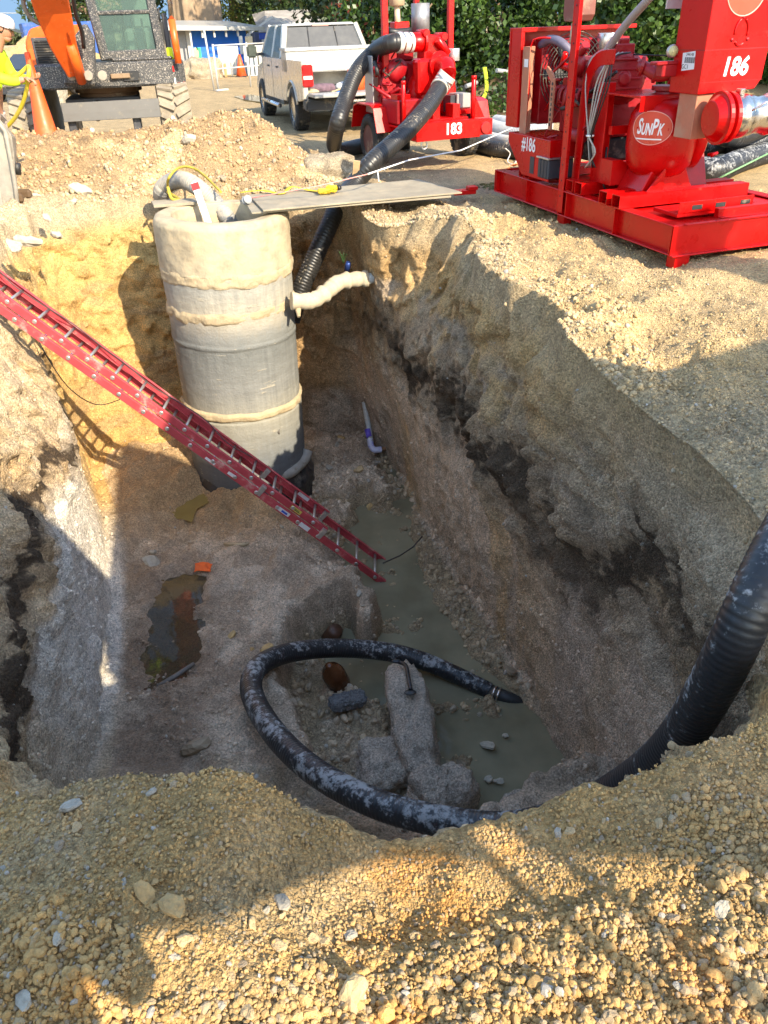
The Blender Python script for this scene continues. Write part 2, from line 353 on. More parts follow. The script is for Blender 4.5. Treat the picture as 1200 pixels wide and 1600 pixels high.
def cr_closed(A, per=60):
    n = len(A); out = []
    for i in range(n):
        p0, p1, p2, p3 = A[i - 1], A[i], A[(i + 1) % n], A[(i + 2) % n]; t = (np.arange(per) / per)[:, None]
        out.append(.5 * ((2 * p1) + (-p0 + p2) * t + (2 * p0 - 5 * p1 + 4 * p2 - p3) * t * t + (-p0 + 3 * p1 - 3 * p2 + p3) * t ** 3))
    return np.concatenate(out)
dense = cr_closed(ST)
dd = np.linalg.norm(np.roll(dense[:, :2], -1, 0) - dense[:, :2], axis=1); dist = np.linalg.norm(dense[:, :2] - CAM[:2], axis=1) + 1.0
cw = np.r_[0, np.cumsum(dd / dist)]; su = np.linspace(0, cw[-1], NU, endpoint=False); de = np.vstack([dense, dense[:1]])
S = np.stack([np.interp(su, cw, de[:, k]) for k in range(7)], 1)
rim = S[:, :3]; mid = S[:, 3:5]; toe = S[:, 5:7]
out2 = rim[:, :2] - CEN; out2 /= np.linalg.norm(out2, axis=1)[:, None]

def berm(x, y):
    """spoil heap left behind the shaft, the small dirt peak on it, and the rough working ground"""
    m = sstep(11.2, 13.0, y) * (1 - .55 * sstep(13.2, 14.6, y)) * (1 - sstep(15.5, 18.5, y)) * (1 - sstep(-2.6, -.4, x)) 
    h = .62 * m + .34 * np.exp(-((x + 1.95) ** 2 / .5 + (y - 13.0) ** 2 / .5)) + .16 * np.exp(-((x + 1.2) ** 2 / .5 + (y - 12.7) ** 2 / .5))
    h = h + .28 * np.exp(-((x + 5.6) ** 2 / 1.8 + (y - 9.3) ** 2 / 3.0))
    return h
def ground_h(x, y):
    h = berm(x, y)
    h = h + .11 * np.exp(-((x - .9) ** 2 / 1.2 + (y - .5) ** 2 / .5)) + .10 * np.exp(-((x + .9) ** 2 / .5 + (y - .9) ** 2 / .4))
    h = h - .10 * np.exp(-((x + .15) ** 2 / .10 + (y - 1.22) ** 2 / .03))
    h = h + .10 * np.exp(-((x - 4.3) ** 2 / 1.2 + (y - 7.0) ** 2 / .5)) + .04 * np.exp(-((x - 2.9) ** 2 / .1 + (y - 6.7) ** 2 / .05))
    h = h - .05 * np.exp(-((x - 1.9) ** 2 / .9 + (y - 11.6) ** 2 / .5))
    bank = sstep(18.5, 24.5, y + .25 * x) * sstep(2.0, 4.5, x) * 1.1
    return h + bank
# floor of the excavation -------------------------------------------------
def poly_sdf(px, py, poly):
    """signed distance, negative inside"""
    d = np.full(px.shape, 1e9); ins = np.zeros(px.shape, bool); n = len(poly)
    for i in range(n):
        ax, ay = poly[i]; bx, by = poly[(i + 1) % n]; ex, ey = bx - ax, by - ay
        t = np.clip(((px - ax) * ex + (py - ay) * ey) / (ex * ex + ey * ey), 0, 1)
        d = np.minimum(d, (px - ax - t * ex) ** 2 + (py - ay - t * ey) ** 2)
        c = ((ay > py) != (by > py)) & (px < (bx - ax) * (py - ay) / (by - ay + 1e-12) + ax); ins ^= c
    return np.sqrt(d) * np.where(ins, -1, 1)
bench_edge = [tuple(P(x, y, z)[:2]) for x, y, z in [(395, 772, -3.35), (425, 775, -3.35), (470, 792, -3.35), (520, 835, -3.35), (560, 880, -3.35), (580, 925, -3.35), (578, 960, -3.35), (566, 962, -3.35), (545, 925, -3.35), (505, 925, -3.35), (468, 950, -3.35), (452, 985, -3.35), (440, 1030, -3.3), (447, 1085, -3.2), (480, 1140, -3.1), (515, 1190, -3.05), (548, 1232, -3.0), (600, 1250, -3.0), (660, 1262, -2.98), (720, 1285, -2.95), (790, 1262, -3.1), (840, 1243, -3.2), (885, 1232, -3.3)]]
bench_poly = bench_edge + [(2.6, 4.3), (2.6, 1), (-6, 1), (-6, 12.5), (-1.7, 12.5), (-1.9, 10.5)]
bowl_poly = [tuple(P(x, y, -3.75)[:2]) for x, y in [(470, 1010), (520, 1040), (560, 1075), (590, 1090), (640, 1200), (690, 1270), (640, 1290), (560, 1260), (440, 1130), (430, 1040)]]
gravel_poly = [tuple(P(x, y, -3.8)[:2]) for x, y in [(470, 690), (500, 690), (560, 700), (600, 740), (625, 790), (600, 800), (560, 790), (545, 830), (520, 840), (440, 800), (380, 790)]]
WATER_Z = -3.9
PUD = [  # puddle outlines on the muddy floor
 [tuple(P(x, y, -3.36)[:2]) for x, y in [(252, 905), (290, 893), (322, 900), (318, 935), (312, 975), (316, 1015), (300, 1045), (268, 1075), (238, 1088), (222, 1060), (228, 1010), (240, 960)]],
 [tuple(P(x, y, -3.36)[:2]) for x, y in [(236, 797), (262, 789), (290, 782), (318, 774), (322, 785), (302, 795), (296, 812), (285, 808), (262, 806), (240, 806)]]]
PUD_Z = [-3.372, -3.36]
def floor_h(x, y):
    p = np.stack([x, y, x * 0], 1)
    sb = poly_sdf(x, y, bench_poly) + .07 * fbm(p * 2.6, 4, 5) + .02 * fbm(p * 11, 3, 8)
    bench = -3.36 + .0 * x + .42 * sstep(6.2, 3.4, y) + .62 * sstep(3.8, 2.4, y) + .16 * sstep(-3.0, -3.5, x + .28 * (7 - y)) \
        + .055 * ridged(p * 1.3, 4, 20) * .6 + .05 * fbm(p * 4, 4, 31) + .012 * fbm(p * 17, 3, 33) + .05 * np.exp(-(sb + .12) ** 2 / .01)
    bench = bench - .40 * np.exp(-((x + .42) ** 2 / .14 + (y - 7.75) ** 2 / .16))
    bench = bench + .12 * sstep(8.6, 9.8, y) * sstep(-1.4, -2.6, x)
    low = -4.0 + .07 * fbm(p * 2.2, 4, 40)
    low = np.maximum(low, np.where(poly_sdf(x, y, bowl_poly) < .3, -3.78 + .06 * fbm(p * 5, 4, 44) - .35 * sstep(-.1, .3, poly_sdf(x, y, bowl_poly)), -9))
    g = poly_sdf(x, y, gravel_poly)
    low = np.maximum(low, -3.72 + .15 * fbm(p * 3.1, 4, 50) - .30 * sstep(-.25, .25, g) + .22 * sstep(9.6, 10.9, y))
    # gravel fan along the right wall
    tx = np.interp(y, S[np.argsort(toe[:, 1])][:, 6], np.zeros(NU)) * 0
    rt = np.interp(y, [4.5, 5.2, 5.8, 6.5, 7.3, 8.1, 8.8, 9.6, 10.3], [1.72, 1.52, 1.42, 1.26, 1.02, .78, .6, .44, .24])
    wd = np.interp(y, [4.6, 5.3, 6.2, 7.4, 8.6, 9.4], [.0, .06, .46, .52, .34, .08])
    low = np.maximum(low, -3.83 + .05 * fbm(p * 5, 3, 60) - .45 * sstep(-.12, .16, (rt - x) - wd))
    st = sstep(.05, -.05, sb)
    h = low * (1 - st) + bench * st
    # lower step half-way down the bench edge, undercut look
    for poly, dz in zip(PUD, (.10, .07)):
        h = h - dz * sstep(.10, -.08, poly_sdf(x, y, poly) + .05 * fbm(p * 6, 3, 70))
    return h
# soil colours (albedo of the material itself) ----------------------------
C_ = lambda *a: np.array(a, float)
def soil_of(p, nz=None):
    x, y, z = p[:, 0], p[:, 1], p[:, 2]; n = len(x)
    a = fbm(p * np.array([.9, .9, 1.6]), 5, 101); b = fbm(p * 3.1, 4, 120); c = fbm(p * np.array([1.2, 1.2, 5.0]), 5, 140); e = fbm(p * 8, 3, 150)
    one = np.ones(n)
    col = np.tile(C_(.47, .385, .265), (n, 1)); wet = np.zeros(n)
    def put(cc, t):
        nonlocal col
        t = np.clip(t, 0, 1)[:, None]; col = col * (1 - t) + C_(*cc) * t
    # working surface by area
    put((.55, .42, .245), sstep(1.0, 1.8, x) * sstep(3.6, 5.2, y) * sstep(-.6, -.1, z) * (.75 + .3 * a))         # pale sand beside the skid
    put((.46, .365, .235), sstep(13.5, 17, y))                                                                       # sandy yard
    fg = sstep(2.4, 1.7, y) * sstep(-.5, -.2, z)
    put((.50, .36, .19), fg)
    put((.40, .335, .225), fg * sstep(-.1, .45, a + .3 * b) * .8)
    put((.54, .39, .22), fg * sstep(1.15, 1.5, y) * sstep(-.4, .2, b))
    put((.52, .30, .12), fg * sstep(.35, .7, b + .4 * e) * .6)
    bm_ = sstep(11.2, 12.0, y) * sstep(-.6, -1.2, x) * sstep(17, 14, y)
    put((.37, .275, .175), bm_ * .9); put((.52, .41, .27), bm_ * sstep(.0, .5, a + .4 * b + .8 * np.exp(-((x + 3.0) ** 2 / .7 + (y - 12.2) ** 2 / .6)) - .35))
    lw = sstep(-3.0, -3.6, x) * sstep(6, 7.5, y) * sstep(11.3, 10.8, y) * sstep(-1.0, -.4, z)
    put((.53, .455, .34), lw * .8)
    # the cut faces, by depth
    wz = z + .16 * a + .06 * b
    wall = sstep(-.12, -.45, z)
    right = sstep(-.9, .2, x)
    put((.50, .36, .205), wall * right); put((.44, .36, .27), wall * right * sstep(-.55, -1.0, wz) * .85)
    put((.42, .36, .29), wall * right * sstep(-.1, .4, c) * sstep(-.4, -.8, z) * .8)
    put((.54, .39, .21), wall * right * sstep(.25, .6, b) * sstep(-1.6, -.8, z) * .6)
    nr = sstep(6.0, 3.5, y) * right * wall
    put((.50, .44, .35), nr * sstep(-1.3, -1.0, wz) * .8)
    back = sstep(9.0, 10.0, y) * wall * sstep(.2, -.3, x)
    put((.45, .32, .19), back)
    leftw = sstep(-2.2, -2.7, x) * wall
    put((.60, .425, .21), leftw * sstep(7.6, 9.0, y)); put((.58, .44, .22), leftw * sstep(7.6, 9.0, y) * sstep(-.15, -.3, z) * sstep(-1.0, -.7, z) * sstep(-.2, .3, a + .3))
    put((.58, .48, .35), leftw * sstep(9.0, 7.6, y))
    put((.45, .33, .20), leftw * sstep(.15, .5, c) * .6)
    put((.70, .68, .64), leftw * sstep(-1.55, -1.85, wz) * sstep(8.6, 7.0, y))
    low = wall * sstep(-1.75, -2.1, wz) * right
    put((.62, .51, .40), low); put((.62, .46, .28), low * sstep(.1, .5, fbm(p * np.array([2.2, 2.2, .35]), 4, 170)) * .7)
    put((.52, .44, .37), low * sstep(6.5, 5.0, y) * .7)
    # organic peat seam
    sz = -1.62 + .30 * fbm(np.stack([x * .8, y * .8, 0 * x], 1), 3, 180) + .45 * sstep(5.2, 3.6, y) * right - .02 * leftw
    th = (.08 + .13 * np.clip(fbm(np.stack([x * 1.3, y * 1.3, z * 0], 1), 3, 190) + .45, 0, 1)) * (1 - .62 * leftw)
    seam = sstep(1.25, .8, np.abs(z - sz) / (th + .05) + .45 * b + .50 * e + .55 * fbm(p * np.array([14, 14, 20]), 3, 197))
    seam = seam * np.where(x < -2, sstep(9.6, 8.2, y), sstep(-.6, .3, x) * (.9 - .3 * sstep(0, -.5, a))) * wall
    put((.24, .185, .13), sstep(1.9, 1.0, np.abs(z - sz) / (th + .14) + .5 * b) * wall * np.where(x < -2, sstep(9.6, 8.2, y), right) * .55)
    put((.050, .036, .025), seam * .93)
    # floor
    fl = sstep(-2.75, -3.05, z) * sstep(2.0, 2.6, y)
    inside = np.clip(-(np.interp(y, [3, 4.1, 5.1, 6.4, 7.6, 8.6, 9.3, 9.95, 10.1], [-2.3, -2.42, -2.66, -3.0, -3.3, -3.66, -4.0, -3.95, -3.2]) + .12 - x) / .1, 0, 1) * np.clip((np.interp(y, [4.5, 5.2, 5.8, 6.5, 7.3, 8.1, 8.8, 9.6, 10.3], [1.72, 1.52, 1.42, 1.26, 1.02, .78, .6, .44, .24]) - .06 - x) / .08, 0, 1)
    fl = fl * inside
    put((.48, .40, .32), fl); put((.60, .52, .43), fl * sstep(.0, .5, b + .5 * a)); put((.46, .33, .19), fl * sstep(7.3, 8.8, y) * sstep(-.7, -1.6, x) * .8)
    mud = fl * sstep(.9, .2, np.abs((x + 2.35) + .18 * (6.2 - y) * -1) + .25 * a) * sstep(7.9, 7.0, y)
    put((.23, .175, .135), mud * .7 * sstep(-.45, .15, c + .35)); wet = np.maximum(wet, mud * .9)
    deep = sstep(-3.66, -3.84, z) * fl
    put((.40, .33, .235), deep); wet = np.maximum(wet, deep * .5); wet = np.maximum(wet, sstep(-3.82, -3.9, z))
    put((.20, .175, .11), sstep(-3.88, -4.0, z) * fl * .7)
    # damp patches on the yard by the pumps
    dp = sstep(.9, .3, np.abs(x - 1.9) / 1.5 + np.abs(y - 11.5) / 1.1) ; put((.25, .20, .14), dp * .7 * sstep(-.5, -.05, z)); wet = np.maximum(wet, dp * .7 * sstep(-.5, -.05, z))
    mulch = sstep(.4, .75, fbm(p * 1.3, 4, 200) + 1.4 * np.exp(-((x - 4.2) ** 2 / 2.2 + (y - 21.8) ** 2 / 2.0)) - .1) * sstep(18.6, 19.6, y) * sstep(2.6, 3.2, x)
    put((.06, .035, .022), mulch)
    col = col * (1 + .10 * b + .08 * e)[:, None]
    lu = (col * np.array([.3, .55, .15])).sum(1)[:, None]; col = (lu + (col - lu) * 1.18) * np.array([1.05, .985, .90])
    return np.clip(col, .01, .85), np.clip(wet, 0, 1)

def displace(Vv, Nn, wallness, near, amp=1.0):
    """rough the cut soil: slumps, ribs from the bucket teeth, clods"""
    p = Vv
    d = .10 * fbm(p * 1.1, 3, 1) * wallness + .075 * ridged(p * np.array([2.6, 2.6, 1.6]), 4, 3) * wallness
    d = d + .03 * fbm(p * 6.5, 4, 6) * (.25 + .75 * wallness) + .010 * fbm(p * 26, 3, 9)
    d = d + .025 * fbm(p * np.array([7, 7, 1.1]), 3, 13) * wallness
    wp_ = p + .12 * np.stack([vnoise(p * 3 + 9, 51), vnoise(p * 3 + 4, 52), vnoise(p * 3, 53)], 1)
    c0, r0 = cells(wp_ * 4.6, 55); up = wallness * sstep(-2.6, -1.4, p[:, 2])
    d = d + up * (.20 * np.clip(.7 - c0, 0, 1) * (r0 - .1)) + wallness * .036 * ridged(p * np.array([13, 13, 2.5]), 3, 57) * .5
    gr = np.sin((p[:, 0] * 1.1 + p[:, 1]) * 2 * np.pi / .15 + 2.5 * vnoise(p * 1.1, 58)) * np.clip(vnoise(p * np.array([1.3, 1.3, .7]) + 4, 59) + .35, 0, 1)
    d = d + wallness * .016 * gr
    c1, r1 = cells(p * 16, 31); c2, r2 = cells(p * 40, 37)
    clod = np.clip(.62 - c1, 0, 1) * (r1 * 1.0) ; c_2 = np.clip(.6 - c2, 0, 1) * (.3 + r2)
    d = d + near * (.040 * clod + .013 * c_2) + wallness * (.022 * clod + .012 * c_2)
    return d * amp

SOIL = soil_material('soil'); SOIL_ST = soil_material('loose_stone', True, .5)
# outer ground rows
ts = [0.0]; 
while ts[-1] < 900:
    t = ts[-1]; ts.append(t + (.0105 if t < 1.25 else min(.0105 + (t - 1.25) * .034, 60)))
ts = np.array(ts)
RO = rim[None, :, :2] + out2[None] * ts[:, None, None]
X = RO[..., 0].ravel(); Y = RO[..., 1].ravel()
k = sstep(0, .9, ts)[:, None]
Zo = (rim[None, :, 2] * (1 - k)).ravel() + ground_h(X, Y) * np.repeat(sstep(-.12, .55, ts), NU)
pts = np.stack([X, Y, Zo], 1)
dcam = np.linalg.norm(pts - CAM, axis=1)
nearw = np.repeat(sstep(0.0, .25, ts), NU) * sstep(2.1, 1.2, Y) * 1.0 + .9 * sstep(1.6, .2, np.repeat(ts, NU)) * sstep(9, 5, dcam) * (Y > 1.2)
nearw = np.clip(nearw, 0, 1); sm_ = np.exp(-((X + .2) ** 2 / .35 + (Y - 1.35) ** 2 / .04)); nearw = nearw * (1 - .85 * sm_) * (1 - .6 * sstep(1.12, 1.35, Y) * (Y < 2))
wallw = np.repeat(sstep(.55, 0, ts), NU) * .75 * (1 - .8 * sstep(2.6, 1.7, Y))
bz = berm(X, Y) ; lump = np.clip(bz * 2.2, 0, 1)
sel = dcam < 60
dz = np.zeros(len(pts)); dz[sel] = displace(pts[sel], None, wallw[sel] + .6 * lump[sel], np.clip(nearw[sel] + .8 * lump[sel], 0, 1))
yard = .018 * fbm(pts[sel] * 1.7, 4, 81) + .085 * np.clip(fbm(pts[sel] * 2.6, 5, 85), -1, 1) * sstep(2.5, .4, np.repeat(ts, NU)[sel]) * (1 - .8 * sstep(2.4, 1.6, Y[sel]))
dz[sel] += yard
ang = np.repeat(sstep(.35, 0, ts), NU)
od = np.tile(out2, (len(ts), 1))
Vg = pts.copy(); Vg[:, 2] += dz * (1 - .5 * ang); Vg[:, :2] += -od * (dz * .75 * ang)[:, None]
# wall rows
NW = 235
vz = np.concatenate([np.linspace(0, 1, NW)])
zr = rim[:, 2]
zz = zr[None] * (1 - sstep(0, .25, vz))[:, None] + (-4.5 * vz[:, None])
wv = np.clip(-zz / 1.5, 0, 1); wv2 = np.clip((-zz - 1.5) / 2.2, 0, 1.35)
sh = wv ** .85
xy = rim[None, :, :2] * (1 - sh)[..., None] + mid[None] * sh[..., None]
xy = xy + (toe - mid)[None] * wv2[..., None]
pw = np.concatenate([xy, zz[..., None]], -1).reshape(-1, 3)
ow = np.tile(out2, (NW, 1)); v_r = np.repeat(vz, NU)
wn = .75 + .25 * sstep(0, .12, v_r); smooth_low = 1 - .55 * sstep(-1.9, -2.4, pw[:, 2])
dw = displace(pw, None, wn * smooth_low, .25 * sstep(.2, 0, v_r))
sz_ = np.abs(pw[:, 2] + 1.6); dw -= .10 * np.exp(-sz_ ** 2 / .03) * (fbm(pw * 1.5, 3, 95) + .6)
d0 = dz[:NU]  # keep the rim joined
bl = sstep(.10, 0, v_r); dw = dw * (1 - bl) + np.tile(d0, NW) * bl
Vw = pw.copy(); Vw[:, :2] += -ow * (dw * (.75 + .25 * sstep(0, .1, v_r)))[:, None]; Vw[:, 2] += dw * .5 * bl
Vw[:NU] = Vg[:NU]
VG = np.concatenate([Vw[::-1].reshape(NW, NU, 3)[:, :, :].reshape(-1, 3), Vg[NU:]])
VG = np.concatenate([Vw.reshape(NW, NU, 3)[::-1].reshape(-1, 3), Vg[NU:]])
colr, wet = soil_of(VG)
FG = grid_faces(NW + len(ts) - 1, NU, True)
me = np_mesh('ground', VG, FG, SOIL, True, {'soil': ('FLOAT_COLOR', colr), 'wet': ('FLOAT', wet)})
ground = add_obj('ground', me); tag(ground, kind='structure', label='sandy yard ground cut open by a deep trench excavation')
# floor
xs = np.arange(-4.6, 2.3, .0185); ys = np.arange(1.9, 12.0, .0185); gx, gy = np.meshgrid(xs, ys)
fx, fy = gx.ravel(), gy.ravel(); fz = floor_h(fx, fy); pf = np.stack([fx, fy, fz], 1)
c1, r1 = cells(pf * 13, 61); c2, r2 = cells(pf * 34, 62)
rocky = sstep(-.4, .3, fbm(pf * .8, 3, 64) + .3 * (pf[:, 2] < -3.6))
pf[:, 2] += .030 * np.clip(.6 - c1, 0, 1) * r1 * rocky + .012 * np.clip(.6 - c2, 0, 1) * (.2 + r2) * (.4 + .6 * rocky)
colr, wet = soil_of(pf)
me = np_mesh('trench_floor', pf, grid_faces(len(ys), len(xs)), SOIL, True, {'soil': ('FLOAT_COLOR', colr), 'wet': ('FLOAT', wet)})
floor = add_obj('trench_floor', me); tag(floor, kind='structure', label='muddy gravel floor of the excavation with a lower flooded channel')
def floor_at(x, y):
    i = int(np.clip(round((y - 1.9) / .0185), 0, len(ys) - 1)); j = int(np.clip(round((x + 4.6) / .0185), 0, len(xs) - 1)); return float(pf[i * len(xs) + j, 2])
_go = Vg.reshape(len(ts), NU, 3)
def ground_at(x, y):
    """height of the finished ground at a point outside the rim"""
    v = np.array([x, y]) - CEN; a = math.atan2(v[1], v[0]); ru = np.arctan2(out2[:, 1], out2[:, 0]); j = int(np.argmin(np.abs(np.angle(np.exp(1j * (ru - a))))))
    col_ = _go[:, j]; i = int(np.argmin((col_[:, 0] - x) ** 2 + (col_[:, 1] - y) ** 2)); return float(col_[i, 2])

# water -------------------------------------------------------------------
def water_mat(name, col, rough, clear, bump=.05, bs=6.0, murk=None):
    m = bpy.data.materials.new(name); m.use_nodes = True; n = m.node_tree; L = n.links.new
    b = n.nodes['Principled BSDF']; b.inputs['Base Color'].default_value = (*col, 1); b.inputs['Roughness'].default_value = rough; b.inputs['IOR'].default_value = 1.33; b.inputs['Specular IOR Level'].default_value = .5
    tr = n.nodes.new('ShaderNodeBsdfTransparent'); tr.inputs[0].default_value = (.62, .60, .42, 1); mx = n.nodes.new('ShaderNodeMixShader')
    tc = n.nodes.new('ShaderNodeTexCoord'); nz = n.nodes.new('ShaderNodeTexNoise'); nz.inputs['Scale'].default_value = 1.6; nz.inputs['Detail'].default_value = 5; L(tc.outputs['Object'], nz.inputs['Vector'])
    r = n.nodes.new('ShaderNodeMapRange'); r.inputs['From Min'].default_value = .35; r.inputs['From Max'].default_value = .65; r.inputs['To Min'].default_value = max(0, clear - .18); r.inputs['To Max'].default_value = clear + .15; L(nz.outputs[0], r.inputs[0])
    L(r.outputs[0], mx.inputs[0]); L(b.outputs[0], mx.inputs[1]); L(tr.outputs[0], mx.inputs[2]); L(mx.outputs[0], n.nodes['Material Output'].inputs[0])
    n2 = n.nodes.new('ShaderNodeTexNoise'); n2.inputs['Scale'].default_value = bs; n2.inputs['Detail'].default_value = 3; L(tc.outputs['Object'], n2.inputs['Vector'])
    bp = n.nodes.new('ShaderNodeBump'); bp.inputs['Strength'].default_value = bump; bp.inputs['Distance'].default_value = .05; L(n2.outputs[0], bp.inputs['Height']); L(bp.outputs[0], b.inputs['Normal'])
    return m
def sheet(name, poly, z, m, label, grow=0.0, cat=None):
    c = np.mean(poly, 0); V = [(c[0], c[1], z)] + [(c[0] + (p[0] - c[0]) * (1 + grow), c[1] + (p[1] - c[1]) * (1 + grow), z) for p in poly]; n = len(poly)
    o = MB().add(V, [(0, 1 + i, 1 + (i + 1) % n) for i in range(n)]).build(name, m); tag(o, label, kind='structure'); return o
W1 = water_mat('murky_water', (.31, .275, .175), .04, .30, .10, 7)
sheet('water', [(-1.6, 3.6), (2.0, 3.6), (2.0, 7), (1.3, 9), (.6, 11.3), (-1.6, 11.3)], WATER_Z, W1, 'murky green brown water standing in the bottom of the trench')
W2 = water_mat('puddle_water', (.09, .07, .045), .015, .40, .015, 9)
sheet('puddle', PUD[0], PUD_Z[0] + .005, W2, 'long shallow puddle mirroring orange on the muddy trench floor', .25)
sheet('puddle', PUD[1], PUD_Z[1] + .0, water_mat('ochre_puddle', (.33, .24, .08), .05, .25, .02, 9), 'small yellow brown puddle below the shaft', .25)
yp = [(1.1, 11.05), (1.7, 10.75), (2.6, 10.8), (3.2, 11.2), (3.3, 11.8), (2.6, 12.3), (1.6, 12.2), (1.1, 11.7)]
sheet('puddle', yp, -.045, W2, 'wide puddle on the yard between the two red pumps')
yq = [tuple(P(x, y, .0)[:2]) for x, y in [(366, 152), (392, 149), (420, 153), (440, 158), (410, 161), (382, 158)]]
sheet('puddle', yq, .03, W2, 'thin far puddle beside the white pickup')

# loose stones ------------------------------------------------------------
rng = np.random.default_rng(5)
def bary_points(mask_fn, V, n, seed):
    r = np.random.default_rng(seed); idx = np.nonzero(mask_fn(V))[0]; return r.choice(idx, size=min(n, len(idx)), replace=False)
def lay(name, V, idx, smin, smax, power, label, seed, jitter=.006, tint=None, sink=.2, flat=.75, parent=None):
    r = np.random.default_rng(seed); p = V[idx].copy(); p[:, :2] += r.uniform(-jitter, jitter, (len(p), 2)); p[:, 2] += 0
    s = smin + (smax - smin) * r.random(len(p)) ** power; scl = s[:, None] * r.uniform(.7, 1.15, (len(p), 3)); scl[:, 2] *= flat
    p[:, 2] += s * (.5 - sink)
    c, w_ = soil_of(p); g = r.random(len(p))[:, None]; c = c * (.86 + .44 * r.random((len(p), 1)))
    grey = np.array([.38, .34, .27]); c = np.where(g > .82, c * .45 + grey * .55, c); c = np.where(g > .985, np.array([.55, .50, .42]) * (.8 + .2 * r.random((len(p), 1))), c)
    if tint is not None: c = c * (1 - tint[1]) + np.array(tint[0]) * tint[1]
    o = scatter(name, p, scl, c, w_, SOIL_ST, seed, parent); tag(o, label, kind='stuff'); return o
GV = Vg
inview = lambda V: (lambda q: (np.abs(q @ RGT) < .56 * (q @ FWD)) & (np.abs(q @ UPV) < .73 * (q @ FWD)))(V - CAM)
iv = inview(GV)
clump = fbm(GV[iv][:, :3] * 2.0, 3, 300); ivi = np.nonzero(iv)[0]
yy = GV[ivi][:, 1]; xx = GV[ivi][:, 0]
near_m = (yy < 1.75); rough_m = near_m & (clump + 2.2 * (1.16 - yy) > .15) & (np.exp(-((xx + .2) ** 2 / .30 + (yy - 1.38) ** 2 / .03)) < .5)
pick = lambda mk, n, sd: np.random.default_rng(sd).choice(ivi[mk], size=min(n, int(mk.sum())), replace=False)
lay('gravel', GV, pick(near_m, 42000, 1), .0015, .0075, 2.2, 'sandy grit and crumbs strewn over the near spoil bank', 11)
lay('gravel', GV, pick(rough_m, 7500, 2), .004, .013, 3.0, 'small clods and pebbles on the near spoil bank', 12)
lay('gravel', GV, pick((yy > 1.7) & (yy < 8.5) & (xx > 0), 10000, 4), .003, .013, 3.0, 'crumbled pale soil along the right brink of the trench', 14)
lay('gravel', GV, pick((yy > 8.5) & (yy < 17), 4500, 5), .005, .022, 3.2, 'scattered crumbs and small stones on the yard behind the shaft', 15)
lipm = (np.repeat(ts, NU)[ivi] < .45) & (yy > 4.4) & (xx > -.4)
lay('gravel', GV, pick(lipm, 4000, 24), .005, .024, 3.2, 'crumbled clods along the very lip of the right brink', 24, .008)
lay('gravel', GV, pick((yy > 11.2) & (yy < 14.5) & (xx < -.3), 5000, 25), .007, .04, 3.4, 'clods and lumps on the spoil heap behind the shaft', 25, .01)
lay('gravel', GV, pick(near_m & (yy < 1.2) & (clump + 1.5 * (1.15 - yy) > .25), 420, 26), .009, .021, 2.2, 'larger crumbling clods in clusters on the near spoil bank', 26, .01, sink=.3)
fi = np.nonzero(inview(pf))[0]; fp = pf[fi]
okf = fp[:, 2] > -4.0
pickf = lambda mk, n, sd: np.random.default_rng(sd).choice(fi[mk], size=min(n, int(mk.sum())), replace=False)
lay('gravel', pf, pickf(okf & (fp[:, 2] < -3.6), 11000, 6), .006, .045, 3.2, 'wet gravel and broken rock in the low channel of the trench', 16, .01)
lay('gravel', pf, pickf(okf & (fp[:, 2] >= -3.6) & (fbm(fp, 3, 310) > -.3), 10000, 7), .004, .022, 3.2, 'small stones bedded in the muddy trench floor', 17, .01)
vwi = np.nonzero(inview(Vw) & (Vw[:, 2] < -.1) & (Vw[:, 2] > -3.8))[0]
lay('gravel', Vw, np.random.default_rng(8).choice(vwi, 9000, replace=False), .004, .018, 3.0, 'stones and clods bedded in the cut trench walls', 18, .005, sink=.5, flat=1)
# the stones one can pick out singly
_stn = [MB().ball((0, 0, 0), 1, 5) for _ in range(6)]
stone_meshes = []
for k in range(6):
    V, F = np.array(_stn[k].v), _stn[k].f
    V = V * np.array([1, .8, .62]); V = V + .30 * np.stack([fbm(V * 1.0 + k * 7.3 + j * 3.1, 3, 400 + k) for j in range(3)], 1)
    mb = MB(); mb.add(V, F, False); o = mb.build('stone', SOIL_ST); me_ = o.data; bpy.data.objects.remove(o); stone_meshes.append(me_)
def stone_mat(name, c): return mat(name, c, .9, var=.25, vscale=1.2, bump=.6, bscale=3.0)
SM = [stone_mat('stone_tan', (.50, .36, .19)), stone_mat('stone_grey', (.38, .34, .27)), stone_mat('stone_pale', (.44, .39, .30)), stone_mat('stone_ochre', (.47, .31, .13)), stone_mat('stone_brown', (.30, .23, .15))]
variants = []
for me_ in stone_meshes:
    for mm in SM:
        q = me_.copy(); q.materials.clear(); q.materials.append(mm); q.name = 'stone'; variants.append(q)
def stone(loc, s, kind, parent, sq=.8, rz=None):
    r = random.Random(int(abs(loc[0] * 977 + loc[1] * 613) * 10)); me_ = variants[r.randrange(6) * 5 + kind]
    o = add_obj('stone', me_, parent, loc, (r.uniform(-.5, .5), r.uniform(-.5, .5), r.uniform(0, 6.28))); o.scale = (s * r.uniform(.8, 1.2), s * r.uniform(.7, 1.0), s * sq * r.uniform(.8, 1.1)); return o
R1 = random.Random(3)
cnt = 0
for t_ in range(900):
    x, y = R1.uniform(-1.3, 1.3), R1.uniform(.80, 1.42)
    q = np.array([x, y, 0.1]) - CAM
    if abs(q @ RGT) > .52 * (q @ FWD) or abs(q @ UPV) > .70 * (q @ FWD): continue
    if math.exp(-((x + .2) ** 2 / .30 + (y - 1.38) ** 2 / .03)) > .35 or (R1.random() < .45 and x > .0): continue
    s = .008 + .013 * R1.random() ** 2.2; kk = R1.choices([0, 1, 2, 3, 4], [7, 1.2, .15, 2.5, 1])[0]
    stone((x, y, ground_at(x, y) + s * .25), s, kk, ground); cnt += 1
    if cnt > 110: break
